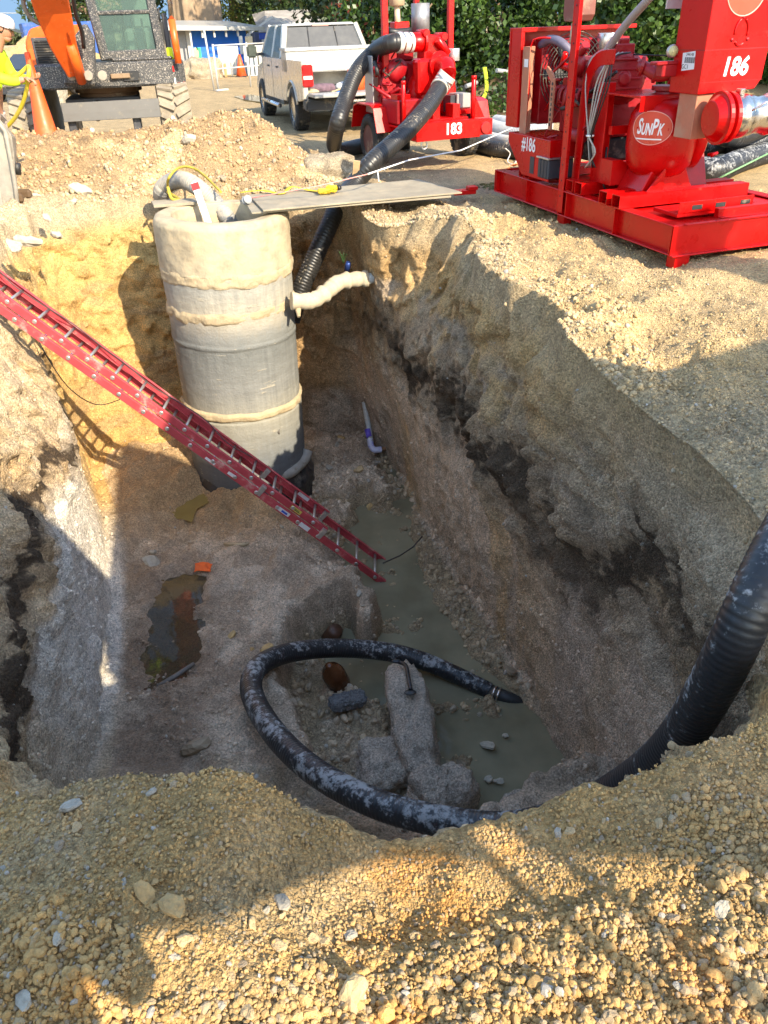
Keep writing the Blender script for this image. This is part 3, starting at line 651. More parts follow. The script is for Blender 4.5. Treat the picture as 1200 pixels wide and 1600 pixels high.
for x, y, s, kk in [(283, 1463, .035, 3), (300, 1507, .024, 0), (553, 1560, .04, 0), (1133, 1415, .028, 2), (440, 1410, .026, 1), (545, 1432, .02, 1), (245, 1265, .02, 1), (118, 1270, .03, 1), (110, 1503, .018, 2), (265, 1500, .018, 0), (240, 1440, .03, 3), (50, 1590, .03, 2), (18, 1420, .014, 0), (860, 1530, .028, 4)]:
    q = P(x, y, .05); stone((q[0], q[1], ground_at(q[0], q[1]) + s * .3), s, kk, ground)
for x, y, z, s, kk in [(535, 697, -3.75, .085, 3), (503, 718, -3.75, .05, 0), (587, 722, -3.7, .06, 1), (578, 780, -3.75, .07, 3), (560, 745, -3.75, .09, 0), (555, 815, -3.8, .075, 2), (595, 760, -3.75, .05, 1), (545, 720, -3.75, .06, 4), (515, 745, -3.75, .07, 1), (620, 735, -3.75, .06, 1), (527, 705, -3.7, .05, 1),
                       (235, 875, -3.3, .10, 1), (240, 860, -3.3, .07, 1), (610, 705, -3.7, .05, 4), (265, 1020, -3.32, .07, 4), (283, 1028, -3.32, .06, 4), (233, 1034, -3.32, .06, 4), (440, 822, -3.3, .04, 2), (762, 1168, -3.88, .075, 2), (763, 1220, -3.88, .05, 2), (778, 1222, -3.88, .05, 2), (720, 1200, -3.88, .07, 4), (795, 1055, -3.85, .10, 4),
                       (307, 1165, -3.0, .12, 4), (418, 1010, -3.25, .06, 3), (413, 1017, -3.25, .05, 3), (393, 1007, -3.25, .035, 3), (360, 985, -3.25, .05, 3), (600, 1190, -3.6, .07, 1), (575, 1070, -3.8, .07, 4), (790, 1150, -3.88, .03, 2), (700, 950, -3.85, .04, 4), (565, 990, -3.88, .04, 1)]:
    q = P(x, y, z); z2 = max(floor_at(q[0], q[1]), z if z < -3.85 else -9); stone((q[0], q[1], z2 + s * .3), s, kk, floor)
for x, y, z, s, kk in [(122, 283, .25, .20, 2), (110, 300, .2, .08, 2), (75, 345, .0, .09, 2), (268, 237, .4, .09, 0), (300, 245, .4, .10, 1), (345, 265, .3, .09, 4), (230, 262, .35, .06, 0), (500, 262, .1, .12, 0), (60, 318, .05, .06, 2), (240, 232, .4, .07, 2), (50, 385, .0, .14, 2), (25, 395, .0, .12, 2), (90, 372, .0, .09, 2)]:
    q = P(x, y, z); stone((q[0], q[1], ground_at(q[0], q[1]) + s * .2), s, kk, ground)
# ------------------------------------------------------------------ concrete shaft
def band_mat(name, stops, rough=.85, drip=.35, noise_amp=.25, bump=.5, dark=(.05, .05, .05), dmix=.3):
    """cast concrete streaked by run-down grout; stops: (height, colour)"""
    m = bpy.data.materials.new(name); m.use_nodes = True; n = m.node_tree; L = n.links.new; b = n.nodes['Principled BSDF']; b.inputs['Roughness'].default_value = rough
    tc = n.nodes.new('ShaderNodeTexCoord'); sp = n.nodes.new('ShaderNodeSeparateXYZ'); L(tc.outputs['Object'], sp.inputs[0])
    mp = n.nodes.new('ShaderNodeMapping'); mp.inputs['Scale'].default_value = (7, 7, .7); L(tc.outputs['Object'], mp.inputs[0])
    st = n.nodes.new('ShaderNodeTexNoise'); st.inputs['Scale'].default_value = 2.2; st.inputs['Detail'].default_value = 8; st.inputs['Roughness'].default_value = .7; L(mp.outputs[0], st.inputs['Vector'])
    mp2 = n.nodes.new('ShaderNodeMapping'); mp2.inputs['Scale'].default_value = (1, 1, 9); L(tc.outputs['Object'], mp2.inputs[0])
    hz = n.nodes.new('ShaderNodeTexNoise'); hz.inputs['Scale'].default_value = 2.5; hz.inputs['Detail'].default_value = 8; hz.inputs['Roughness'].default_value = .7; L(mp2.outputs[0], hz.inputs['Vector'])
    bl = n.nodes.new('ShaderNodeTexNoise'); bl.inputs['Scale'].default_value = 2.0; bl.inputs['Detail'].default_value = 9; bl.inputs['Roughness'].default_value = .65; L(tc.outputs['Object'], bl.inputs['Vector'])
    def M(op, a, c):
        r = n.nodes.new('ShaderNodeMath'); r.operation = op
        for k, v in ((0, a), (1, c)):
            if isinstance(v, (int, float)): r.inputs[k].default_value = v
            else: L(v, r.inputs[k])
        return r.outputs[0]
    h = M('ADD', sp.outputs[2], M('MULTIPLY', M('SUBTRACT', st.outputs[0], .5), drip * 2)); h = M('ADD', h, M('MULTIPLY', M('SUBTRACT', bl.outputs[0], .5), noise_amp * 2))
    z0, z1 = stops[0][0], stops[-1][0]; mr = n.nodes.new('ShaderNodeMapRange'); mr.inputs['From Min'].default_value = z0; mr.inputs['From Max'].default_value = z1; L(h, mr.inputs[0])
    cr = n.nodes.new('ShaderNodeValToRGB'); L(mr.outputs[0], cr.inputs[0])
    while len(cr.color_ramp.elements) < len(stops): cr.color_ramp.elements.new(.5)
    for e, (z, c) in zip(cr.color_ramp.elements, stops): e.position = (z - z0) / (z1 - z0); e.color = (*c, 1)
    mr2 = n.nodes.new('ShaderNodeMapRange'); L(hz.outputs[0], mr2.inputs[0]); mr2.inputs['From Min'].default_value = .3; mr2.inputs['From Max'].default_value = .7; mr2.inputs['To Min'].default_value = .86; mr2.inputs['To Max'].default_value = 1.10
    mr3 = n.nodes.new('ShaderNodeMapRange'); L(st.outputs[0], mr3.inputs[0]); mr3.inputs['From Min'].default_value = .3; mr3.inputs['From Max'].default_value = .7; mr3.inputs['To Min'].default_value = 1.12; mr3.inputs['To Max'].default_value = .84
    sc = n.nodes.new('ShaderNodeVectorMath'); sc.operation = 'SCALE'; L(cr.outputs[0], sc.inputs[0]); L(M('MULTIPLY', mr2.outputs[0], mr3.outputs[0]), sc.inputs['Scale'])
    # grout smears
    sm = n.nodes.new('ShaderNodeMapRange'); L(M('MULTIPLY', hz.outputs[0], bl.outputs[0]), sm.inputs[0]); sm.inputs['From Min'].default_value = .33; sm.inputs['From Max'].default_value = .38; sm.inputs['To Max'].default_value = .75
    mx = n.nodes.new('ShaderNodeMix'); mx.data_type = 'RGBA'; L(sm.outputs[0], mx.inputs['Factor']); L(sc.outputs[0], mx.inputs['A']); mx.inputs['B'].default_value = (.42, .37, .28, 1)
    L(mx.outputs['Result'], b.inputs['Base Color'])
    fn = n.nodes.new('ShaderNodeTexNoise'); fn.inputs['Scale'].default_value = 40; fn.inputs['Detail'].default_value = 6; L(tc.outputs['Object'], fn.inputs['Vector'])
    bp = n.nodes.new('ShaderNodeBump'); bp.inputs['Strength'].default_value = bump; bp.inputs['Distance'].default_value = .01; L(M('ADD', M('MULTIPLY', fn.outputs[0], 1.5), M('ADD', bl.outputs[0], sm.outputs[0])), bp.inputs['Height']); L(bp.outputs[0], b.inputs['Normal'])
    return m
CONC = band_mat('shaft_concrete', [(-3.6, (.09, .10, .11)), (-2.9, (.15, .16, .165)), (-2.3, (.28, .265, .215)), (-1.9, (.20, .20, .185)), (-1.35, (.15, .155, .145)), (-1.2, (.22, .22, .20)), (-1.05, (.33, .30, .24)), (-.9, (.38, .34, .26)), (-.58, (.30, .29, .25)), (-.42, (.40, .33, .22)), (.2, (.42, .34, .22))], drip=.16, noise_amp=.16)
GROUT = mat('grout', (.42, .33, .20), .95, var=.22, vscale=10, bump=1.0, bscale=30, dirt=.5, dcol=(.40, .30, .17), dscale=5)
BLACKRUB = mat('black_mastic', (.022, .022, .024), .35, var=.4, bump=.6, bscale=20, dirt=.5, dcol=(.2, .17, .13), dscale=4)
MX, MY, MR = -1.90, 9.74, .79
mh = thing('concrete_manhole', 'tall grey concrete manhole shaft standing in the pit, capped with cream grout', 'manhole', (MX, MY, -3.55))
mh.rotation_euler = (0, math.radians(1.1), 0)
def rough_ring(name, prof, amp, seed, m, zoff=0, n=160, fr=7.0):
    """lathe with irregular grout-like surface; prof: (radius, z) with z in world height"""
    pr = []
    for i in range(len(prof) - 1):
        k = max(1, int(math.hypot(prof[i + 1][0] - prof[i][0], prof[i + 1][1] - prof[i][1]) / .018))
        for j in range(k): t = j / k; pr.append((prof[i][0] * (1 - t) + prof[i + 1][0] * t, prof[i][1] * (1 - t) + prof[i + 1][1] * t))
    pr.append(prof[-1]); pr = np.array(pr); th = np.linspace(0, 2 * np.pi, n, endpoint=False)
    R = pr[:, 0][:, None] * np.ones(n); Z = pr[:, 1][:, None] * np.ones(n)
    P3 = np.stack([R * np.cos(th), R * np.sin(th), Z], -1).reshape(-1, 3)
    d = amp * (fbm(P3 * fr, 4, seed) + .5 * ridged(P3 * fr * 2, 3, seed + 9) * .5)
    wz = amp * 1.0 * fbm(np.stack([np.cos(np.tile(th, len(pr))) * 2.2, np.sin(np.tile(th, len(pr))) * 2.2, 0 * d], 1), 3, seed + 5)
    rr = np.hypot(P3[:, 0], P3[:, 1]); P3[:, 0] *= (rr + d) / np.maximum(rr, 1e-3); P3[:, 1] *= (rr + d) / np.maximum(rr, 1e-3); P3[:, 2] += wz
    P3[:, 2] -= -3.55
    me = np_mesh(name, P3, grid_faces(len(pr), n, True), m, True); return add_obj(name, me, mh)
CONC2 = CONC.copy(); 
for nd in CONC.node_tree.nodes:
    pass
# heights inside the material are measured from the shaft foot
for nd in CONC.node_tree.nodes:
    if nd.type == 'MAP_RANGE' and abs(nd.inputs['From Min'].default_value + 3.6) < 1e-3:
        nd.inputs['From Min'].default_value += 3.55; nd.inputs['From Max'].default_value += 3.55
R0 = MR
rough_ring('riser_section', [(R0, -3.5), (R0 + .005, -2.32), (R0 - .03, -2.3)], .004, 1, CONC)
rough_ring('riser_section', [(R0 - .01, -2.3), (R0 - .005, -1.35), (R0 + .004, -1.34), (R0 + .004, -1.30), (R0 - .004, -1.29), (R0, -.93)], .004, 2, CONC)
rough_ring('riser_section', [(R0 + .0, -.93), (R0 + .005, -.48)], .005, 3, CONC)
rough_ring('riser_section', [(R0 + .012, -.46), (R0 + .016, .06), (R0 - .01, .11), (R0 - .06, .13), (R0 - .20, .12), (R0 - .22, .0), (R0 - .23, -1.2)], .006, 4, mat('cream_render', (.42, .345, .225), .95, var=.3, vscale=4, bump=.7, bscale=25, dirt=.5, dcol=(.47, .35, .2), dscale=2))
def tape(name, z, r, hgt, th, seed, m, amp=.014): return rough_ring(name, [(r - .01, z - hgt), (r + th, z - hgt * .6), (r + th * 1.2, z + hgt * .5), (r - .01, z + hgt)], amp, seed, m, fr=6)
tape('mortar_joint', -.52, R0 + .008, .085, .012, 11, GROUT, .022); tape('mortar_joint', -.94, R0, .075, .010, 12, GROUT, .024)
tape('mortar_joint', -2.24, R0 + .0, .06, .018, 13, GROUT, .014)
rough_ring('mastic_base', [(R0 + .10, -3.75), (R0 + .10, -3.42), (R0 + .02, -3.28), (R0 - .02, -3.22)], .022, 14, BLACKRUB, fr=4)
lg = MB().lathe([(.0, -.01), (.045, -.01), (.045, .02), (.0, .02)], axis=(1, 0, 0), n=14); lg.build('lifting_plug', BLACKRUB, mh).location = (.52, -.56, 1.02)
mh.children[-1].rotation_euler = (0, 0, math.radians(-47))
# outlet pipe wrapped in white mastic at the foot and the black mastic shelf
WP = mat('pale_wrap', (.46, .39, .27), .8, var=.12, bump=.6, bscale=18, dirt=.5, dcol=(.42, .33, .2), dscale=5)
PVC = mat('white_pvc', (.50, .50, .46), .4, var=.08, dirt=.7, dcol=(.42, .35, .25), dscale=14)
o = thing('sewer_pipe', 'pale wrapped stub pipe bending from the shaft side into the right cut wall', 'pipe', (0, 0, 0))
pth = spline([P(455, 470, -.85) + [-.0, .0, 0], P(486, 470, -.88), P(508, 458, -.84), P(528, 442, -.78), P(552, 437, -.78), P(575, 435, -.78)], .03)
pth = resample(pth, .02)
rr = [.096 + .006 * math.sin(i * .9) + (.012 if (i % 11) < 2 else 0) for i in range(len(pth))]
MB().tube(pth, rr, 18).build('pipe_wrap', WP, o)
MB().tube(resample(spline([P(566, 436, -.78), P(578, 435, -.78), P(592, 432, -.78), P(640, 430, -.8)], .03), .03), .07, 16).build('pipe_end', PVC, o)
MB().tube([P(464, 468, -.86), P(467, 495, -1.02)], [.06, .02], 14).build('grout_collar', GROUT, o)
# grey elbow lying at the shaft foot
q0, q1, q2 = P(428, 742, -3.22), P(452, 738, -3.22), P(474, 718, -3.2)
tag(MB().tube(resample(spline([q0, q1, q2, P(480, 703, -3.1)], .03), .02), .085, 16).build('pipe_elbow', mat('grey_pipe', (.30, .285, .25), .6, var=.2, dirt=.7, dcol=(.2, .17, .13), dscale=6)), 'short muddy grey pipe elbow at the foot of the concrete shaft', 'pipe')
# purple primed riser pipe
o = thing('small_pvc_pipe', 'thin white pipe with purple primer elbow standing in wet gravel beside the right wall', 'pipe')
MB().tube([P(569, 628, -3.05), P(576, 668, -3.4), P(580, 690, -3.56)], .042, 14).build('riser_pipe', PVC, o)
MB().tube([P(574, 671, -3.41), P(577, 683, -3.5)], .046, 14).build('primer_band', mat('purple_primer', (.16, .10, .55), .4, var=.2), o)
MB().tube(resample(spline([P(578, 685, -3.52), P(580, 697, -3.62), P(586, 703, -3.66), P(596, 702, -3.66)], .02), .012), .05, 14).build('elbow', mat('primed_elbow', (.62, .60, .72), .4, var=.1, dirt=.7, dcol=(.22, .16, .6), dscale=9), o)
MB().tube([P(596, 702, -3.66), P(612, 700, -3.66)], .03, 12).build('copper_pipe', mat('rusty_metal', (.22, .11, .05), .7, var=.3), o)
MB().tube([P(610, 700, -3.66), P(626, 703, -3.66)], .04, 12).build('green_fitting', mat('green_fitting', (.25, .38, .30), .5, dirt=.5), o)

# ------------------------------------------------------------------ ladder
RED = mat('fibreglass_red', (.44, .055, .065), .6, var=.2, vscale=5, dirt=.75, dcol=(.54, .33, .27), dscale=5, bump=.1, dthr=.55)
ALU = mat('aluminium', (.60, .59, .56), .35, .8, var=.1, dirt=.6, dcol=(.4, .34, .25), dscale=12)
A0 = np.array([-.03, 7.86, -3.93]); A1 = np.array([-4.45, 7.95, .28]); LEN = np.linalg.norm(A1 - A0)
ld = thing('extension_ladder', 'red fibreglass extension ladder leaning from the flooded channel up over the left rim', 'ladder', A0)
X_ = Vector(A1 - A0).normalized(); Y_ = Vector((0, 1, 0)); Y_ = (Y_ - X_ * Y_.dot(X_)).normalized(); Z_ = X_.cross(Y_)
if Z_.z < 0: Z_ = -Z_; Y_ = Z_.cross(X_)
Mx = Matrix((X_, Y_, Z_)).transposed().to_4x4(); Mx.translation = Vector(A0); ld.matrix_world = Mx
flip = 1 if (Mx.to_3x3() @ Vector((0, 1, 0))).y > 0 else -1
def rail(x0, x1, y, z, inward):
    b = MB(); H, Wd, t = .086, .034, .006
    b.bb(x0, x1, y - t / 2, y + t / 2, z - H / 2, z + H / 2)
    for zz_ in (-H / 2 + t / 2, H / 2 - t / 2): b.bb(x0, x1, min(y, y + inward * Wd), max(y, y + inward * Wd), z + zz_ - t / 2, z + zz_ + t / 2)
    return b.build('rail', RED, ld, .0015)
WB = .245; LTOT = LEN + .15
for sy in (-1, 1): rail(0.0, LTOT, sy * WB * flip, 0, -sy * flip)
for sy in (-1, 1): rail(1.02, LTOT, sy * (WB - .045) * flip, .092, -sy * flip)
rg = None
for k in range(int(LTOT / .305)):
    for zz_, wdt, off in ((0, WB, .15), (.092, WB - .045, .30)):
        x = off + k * .305
        if zz_ > 0 and x < 1.05 or x > LTOT - .05: continue
        if rg is None or abs(zz_ - rg[1]) > 1e-6:
            pass
        b = MB(); n_ = 14; b.tube([(0, -(wdt + .006), 0), (0, wdt + .006, 0)], .0165, n_)
        for sy in (-1, 1): b.lathe([(.012, 0), (.025, 0), (.025, .006), (.016, .009), (.0, .009)], (0, sy * (wdt + .002), 0), (0, sy, 0), 14)
        b.build('rung', ALU, ld, loc=(x, 0, zz_))
for sy in (-1, 1):
    MB().bb(-.03, .05, sy * WB - .02, sy * WB + .02, -.075, .0).build('foot', BLACKRUB, ld, .006)
LBL_Y = mat('yellow_label', (.62, .52, .10), .5, dirt=.4); LBL_W = mat('white_label', (.72, .72, .70), .5, dirt=.5, dscale=8); LBL_B = mat('blue_print', (.03, .08, .45), .5); BLK = mat('black_print', (.03, .03, .03), .6)
yn = -(WB + .0045) * flip
def lad_label(x0, x1, z0, z1, m, y=yn, name='label'): return MB().bb(x0, x1, y - .001, y + .001, z0, z1).build(name, m, ld)
lad_label(1.50, 1.66, -.022, .03, LBL_W); lad_label(1.53, 1.61, -.012, .014, LBL_B, yn - .0022 * flip)
yn2 = -(WB - .045 + .0045) * flip
lad_label(1.40, 1.55, .066, .12, LBL_Y, yn2); lad_label(1.415, 1.535, .082, .09, BLK, yn2 - .0022 * flip); lad_label(1.43, 1.52, .098, .104, BLK, yn2 - .0022 * flip)
lad_label(1.02 + .3, 1.48, .066 + 0, .12, LBL_W, (WB - .045 - .0045) * flip); lad_label(1.20, 1.34, -.03, .03, LBL_W)
lad_label(2.3, 2.38, -.02, .02, LBL_W); lad_label(2.55, 2.68, -.03, .0, LBL_W)
for x in (1.05, 1.95):
    for y0_, y1_ in ((-(WB + .01), -(WB - .09)), (WB - .09, WB + .01)): MB().bb(x - .03, x + .03, y0_, y1_, -.02, .12).build('guide_bracket', ALU, ld, .003)
cb = lambda *px: [P(*p) for p in px]
rope = spline([np.array(Mx @ Vector((LTOT - .3 - i * .34, (.10 + .05 * math.sin(i * 1.7)) * flip, .16 + .02 * math.sin(i * 2.3)))) for i in range(12)], .05)
tag(MB().tube(rope, .006, 6).build('ladder_rope', mat('dark_rope', (.07, .055, .05), .8)), 'thin dark rope lying along the rungs of the red ladder', 'rope')
tag(MB().tube(spline([P(50, 510, -.75), P(75, 560, -1.1), P(110, 608, -1.5), P(150, 632, -1.9), P(185, 625, -1.9), P(205, 612, -1.7)], .05), .006, 6).build('cable', mat('black_cable', (.02, .02, .02), .6)), 'thin black cable hanging in a loop below the upper ladder', 'cable')

# ------------------------------------------------------------------ suction hose looping through the pit
def hose_mat(name, base, chalk, amt, scale=19.0, rough=.38):
    m = bpy.data.materials.new(name); m.use_nodes = True; n = m.node_tree; L = n.links.new; b = n.nodes['Principled BSDF']
    tc = n.nodes.new('ShaderNodeTexCoord'); nz = n.nodes.new('ShaderNodeTexNoise'); nz.inputs['Scale'].default_value = scale; nz.inputs['Detail'].default_value = 10; nz.inputs['Roughness'].default_value = .75; L(tc.outputs['Object'], nz.inputs['Vector'])
    big = n.nodes.new('ShaderNodeTexNoise'); big.inputs['Scale'].default_value = 3.2; big.inputs['Detail'].default_value = 5; L(tc.outputs['Object'], big.inputs['Vector'])
    # settled dust favours faces that look up
    g = n.nodes.new('ShaderNodeNewGeometry'); sp = n.nodes.new('ShaderNodeSeparateXYZ'); L(g.outputs['Normal'], sp.inputs[0])
    a = n.nodes.new('ShaderNodeMath'); a.operation = 'MULTIPLY_ADD'; L(sp.outputs[2], a.inputs[0]); a.inputs[1].default_value = .10; L(nz.outputs[0], a.inputs[2])
    a2 = n.nodes.new('ShaderNodeMath'); a2.operation = 'MULTIPLY_ADD'; L(big.outputs[0], a2.inputs[0]); a2.inputs[1].default_value = .5; L(a.outputs[0], a2.inputs[2])
    r = n.nodes.new('ShaderNodeMapRange'); r.inputs['From Min'].default_value = .83 - amt * .12; r.inputs['From Max'].default_value = .93 - amt * .1; r.inputs['To Max'].default_value = .8; L(a2.outputs[0], r.inputs[0])
    mx = n.nodes.new('ShaderNodeMix'); mx.data_type = 'RGBA'; L(r.outputs[0], mx.inputs['Factor']); mx.inputs['A'].default_value = (*base, 1); mx.inputs['B'].default_value = (*chalk, 1); L(mx.outputs['Result'], b.inputs['Base Color'])
    r2 = n.nodes.new('ShaderNodeMapRange'); r2.inputs['To Min'].default_value = rough; r2.inputs['To Max'].default_value = .85; L(r.outputs[0], r2.inputs[0]); L(r2.outputs[0], b.inputs['Roughness'])
    bn = n.nodes.new('ShaderNodeBump'); bn.inputs['Strength'].default_value = .4; bn.inputs['Distance'].default_value = .004; L(nz.outputs[0], bn.inputs['Height']); L(bn.outputs[0], b.inputs['Normal'])
    return m
HB = hose_mat('black_hose_rubber', (.022, .023, .026), (.40, .40, .39), .02)
HB2 = hose_mat('splashed_hose_rubber', (.024, .023, .022), (.42, .36, .27), -.55, 28)
hp = [P(1330, 640, .42), P(1200, 885, .22), P(1150, 1000, -.05), P(1100, 1095, -.45), P(1050, 1168, -.95), P(985, 1222, -1.45), P(900, 1268, -1.95), P(800, 1296, -2.25), P(700, 1285, -2.36), P(620, 1268, -2.42), P(550, 1240, -2.5), P(490, 1205, -2.6), P(440, 1160, -2.72), P(403, 1108, -2.85), P(390, 1070, -2.95), P(402, 1040, -3.05), P(440, 1022, -3.2), P(500, 1013, -3.4), P(570, 1014, -3.58), P(640, 1025, -3.7), P(710, 1053, -3.8), P(765, 1080, -3.88)]
hs = thing('suction_hose', 'long black ribbed suction hose looping through the pit and out over the right rim', 'hose')
path = resample(spline(hp, .05), .0075)
for _k in range(3): path[20:-20] = sum(path[20 + o_:len(path) - 20 + o_] for o_ in range(-18, 19, 6)) / 7
path = resample(path, .0075); nn = len(path); rs = [(.086 + .012 * min(1, i / nn * 3.2)) * (1 - .12 * min(1, max(0, (i / nn - .9) / .1))) + .0016 * math.cos(i * math.pi / 2) for i in range(nn)]
MB().tube(path, rs, 28).build('hose_body', HB, hs)
MB().tube([P(762, 1079, -3.87), P(796, 1092, -3.91), P(835, 1106, -3.98)], [.075, .07, .05], 20).build('strainer', mat('dark_rubber', (.03, .03, .03), .5, dirt=.3), hs)
for x, y in ((772, 1083), (779, 1086)): 
    c = P(x, y, -3.88); d = P(x + 6, y + 2.5, -3.885) - c; MB().lathe([(.078, -.008), (.084, -.008), (.084, .008), (.078, .008)], c, d, 24, cap=False).build('band_clamp', mat('bright_steel', (.66, .66, .66), .25, 1.0), hs)

# ------------------------------------------------------------------ blocks and rubbish on the floor
def rock(name, c, dims, rz, seed, m, label, cat, tilt=(0, 0), amp=.16, n=44, parent=None, taper=0, box=4.0):
    """one lump: a rounded box roughened by noise"""
    th = np.linspace(0, np.pi, n); ph = np.linspace(0, 2 * np.pi, 2 * n, endpoint=False); T, F_ = np.meshgrid(th, ph, indexing='ij')
    d = np.stack([np.sin(T) * np.cos(F_), np.sin(T) * np.sin(F_), np.cos(T)], -1).reshape(-1, 3)
    s = (np.abs(d) ** box).sum(1) ** (-1 / box); v = d * s[:, None] * np.array(dims) / 2
    if taper: v[:, :2] *= (1 - taper * (v[:, 2] / dims[2] + .5))[:, None]
    sc = min(dims); f = fbm(v / sc * 1.6 + seed * 3.3, 5, seed) * amp * sc + .14 * sc * ridged(v / sc * 3, 4, seed + 3) * .4
    cl, rv = cells(v * 28, seed + 5); v = v * (1 + (f / np.maximum(np.linalg.norm(v, axis=1), 1e-3))[:, None]) + d * (.022 * np.clip(.6 - cl, 0, 1) * rv * 2)[:, None]
    c_, w_ = None, None
    me = np_mesh(name, v, grid_faces(n, 2 * n, True), m, True, {'soil': ('FLOAT_COLOR', np.tile(parent_col, (len(v), 1)) * (1 + .12 * fbm(v * 6, 3, seed + 8))[:, None]), 'wet': ('FLOAT', np.full(len(v), .1))})
    o = add_obj(name, me, None, c, (tilt[0], tilt[1], rz)); tag(o, label, cat); return o
parent_col = np.array([.56, .47, .37])
sp_o = .5 * (P(632, 1035, -3.38) + P(660, 1185, -3.38)); dr = P(660, 1185, -3.38) - P(625, 1035, -3.38)
rock('broken_slab', sp_o + [0, 0, -.33], (.36, float(np.linalg.norm(dr)) * 1.06, .70), math.atan2(dr[1], dr[0]) - math.pi / 2, 3, SOIL, 'long upright lump of cemented soil standing in the water inside the hose loop', 'rock', (math.radians(-3), math.radians(4)), .14)
q = P(690, 1225, -3.5); rock('rubble_block', q + [0, 0, -.22], (.50, .42, .62), .5, 5, SOIL, 'blocky grey soil lump between the hose and the long slab', 'rock', (.1, .1), .16)
q = P(850, 1262, -3.3); rock('rubble_block', q + [0, 0.02, -.35], (1.0, .30, .8), .25, 7, SOIL, 'broken grey bank fragment where the channel water ends by the near rim', 'rock', (.0, .15), .15)
q = P(610, 1190, -3.7); rock('rubble_block', q + [0, 0, -.05], (.55, .5, .35), .3, 9, SOIL, 'dark damp clod heap left of the blocky lump', 'rock', (.0, .1), .2)
parent_col = np.array([.22, .215, .21])
q = P(543, 1095, -3.66); rock('flat_stone', q, (.36, .17, .12), .35, 11, SOIL, 'flat dark grey stone beside the brown bottle in the channel', 'rock', (.0, .1), .1)
parent_col = np.array([.46, .37, .25])
q = P(512, 270, .10); rock('buried_pipe_lump', q + [0, .22, -.08], (.80, .75, .55), .3, 13, SOIL, 'squat sand crusted concrete lump behind the plywood boards', 'rock', (.0, .0), .10, box=6)
# black cable piece on the slab
tag(MB().tube(spline([P(622, 1034, -3.3), P(634, 1040, -3.27), P(638, 1058, -3.26), P(642, 1078, -3.26)], .02), [.022] * 200 if False else .02, 8).ball(P(641, 1082, -3.27), .045, 8, (1.3, .8, .35)).ball(P(619, 1033, -3.28), .03, 8, (1.6, .8, .5)).build('rubber_scrap', BLACKRUB), 'bent scrap of black rubber lying on the long soil slab', 'scrap')
# orange flag cloth
def cloth(name, c, w_, h_, amp, m, seed, rz=0, n=26):
    u, v = np.meshgrid(np.linspace(-.5, .5, n), np.linspace(-.5, .5, n)); p = np.stack([u.ravel() * w_, v.ravel() * h_, 0 * u.ravel()], 1)
    p[:, 2] = amp * (fbm(p * 9 + seed, 3, seed) + .6) ; p[:, :2] += .25 * min(w_, h_) * np.stack([fbm(p * 5 + 3, 2, seed), fbm(p * 5 + 9, 2, seed + 4)], 1)
    me = np_mesh(name, p, grid_faces(n, n), m); o = add_obj(name, me, None, c, (0, 0, rz)); so = o.modifiers.new('thickness', 'SOLIDIFY'); so.thickness = .004; return o
q = P(317, 889, -3.3); tag(cloth('orange_rag', q + [0, 0, floor_at(*q[:2]) + 3.3 + .02], .20, .13, .035, mat('orange_cloth', (.80, .13, .02), .8), 3), 'crumpled bright orange rag above the long puddle', 'rag')
q = P(292, 1050, -3.34); 
tag(MB().tube([P(246, 1073, -3.33), P(275, 1056, -3.31), P(303, 1037, -3.31)], [.022, .026, .02], 8).build('stick', mat('wet_wood', (.16, .14, .12), .6, var=.3, bump=.5)), 'wet grey stick lying across the lower end of the long puddle', 'stick')
tag(MB().tube([P(350, 850, -3.33), P(380, 851, -3.31), P(389, 849, -3.31)], [.02, .024, .018], 8).build('stick', mat('tan_wood', (.38, .30, .18), .7, var=.3)), 'short tan splinter of wood on the muddy floor', 'stick')
q = P(383, 853, -3.33)
tag(MB().tube([P(598, 880, -3.84), P(625, 868, -3.8), P(645, 855, -3.74), P(660, 838, -3.66)], .009, 6).build('root', mat('root', (.05, .04, .035), .8)), 'thin dark root sticking out of the water beside the ladder foot', 'root')
for (pp, lb) in (([P(838, 738, -1.9), P(855, 745, -1.8), P(868, 757, -1.75)], 'pale torn root poking out of the right wall under the peat seam'), ([P(835, 745, -1.9), P(850, 750, -1.8), P(862, 748, -1.75)], 'lower of two pale roots crossing on the right wall')):
    tag(MB().tube(spline(pp, .03), .010, 6).build('root', mat('pale_root', (.50, .46, .40), .8)), lb, 'root')
BR = mat('brown_glass', (.10, .035, .012), .12, var=.3, dirt=.2)
o = thing('brown_jug', 'rusty brown jug half sunk beside the flat stone in the channel', 'jug', P(532, 1072, -3.78))
MB().lathe([(.0, 0), (.11, 0), (.12, .05), (.12, .24), (.09, .32), (.04, .36), (.035, .40), (0, .40)], n=24).build('jug_body', BR, o, rot=(math.radians(12), math.radians(-14), 0))
MB().lathe([(.0, 0), (.04, 0), (.04, .04), (0, .04)], (0, 0, 0), n=16).build('cap', mat('lilac_plastic', (.5, .48, .55), .5), o, loc=(-.14, .04, .06))
tag(MB().lathe([(.0, 0), (.085, 0), (.09, .1), (.09, .22), (.075, .26), (0, .26)], n=20).build('rusty_can', mat('rust_can', (.09, .04, .02), .5, dirt=.3), loc=P(512, 1000, -3.95), rot=(.3, .5, 0)), 'dark rusty can tipped under the hose where the bench ends', 'can')
tag(MB().tube([P(757, 1002, -3.88), P(764, 1000, -3.83)], [.06, .05], 8).build('rusty_cup', mat('rust_can', (.09, .04, .02), .5)), 'small rusty tin in the gravel at the right wall foot', 'can')

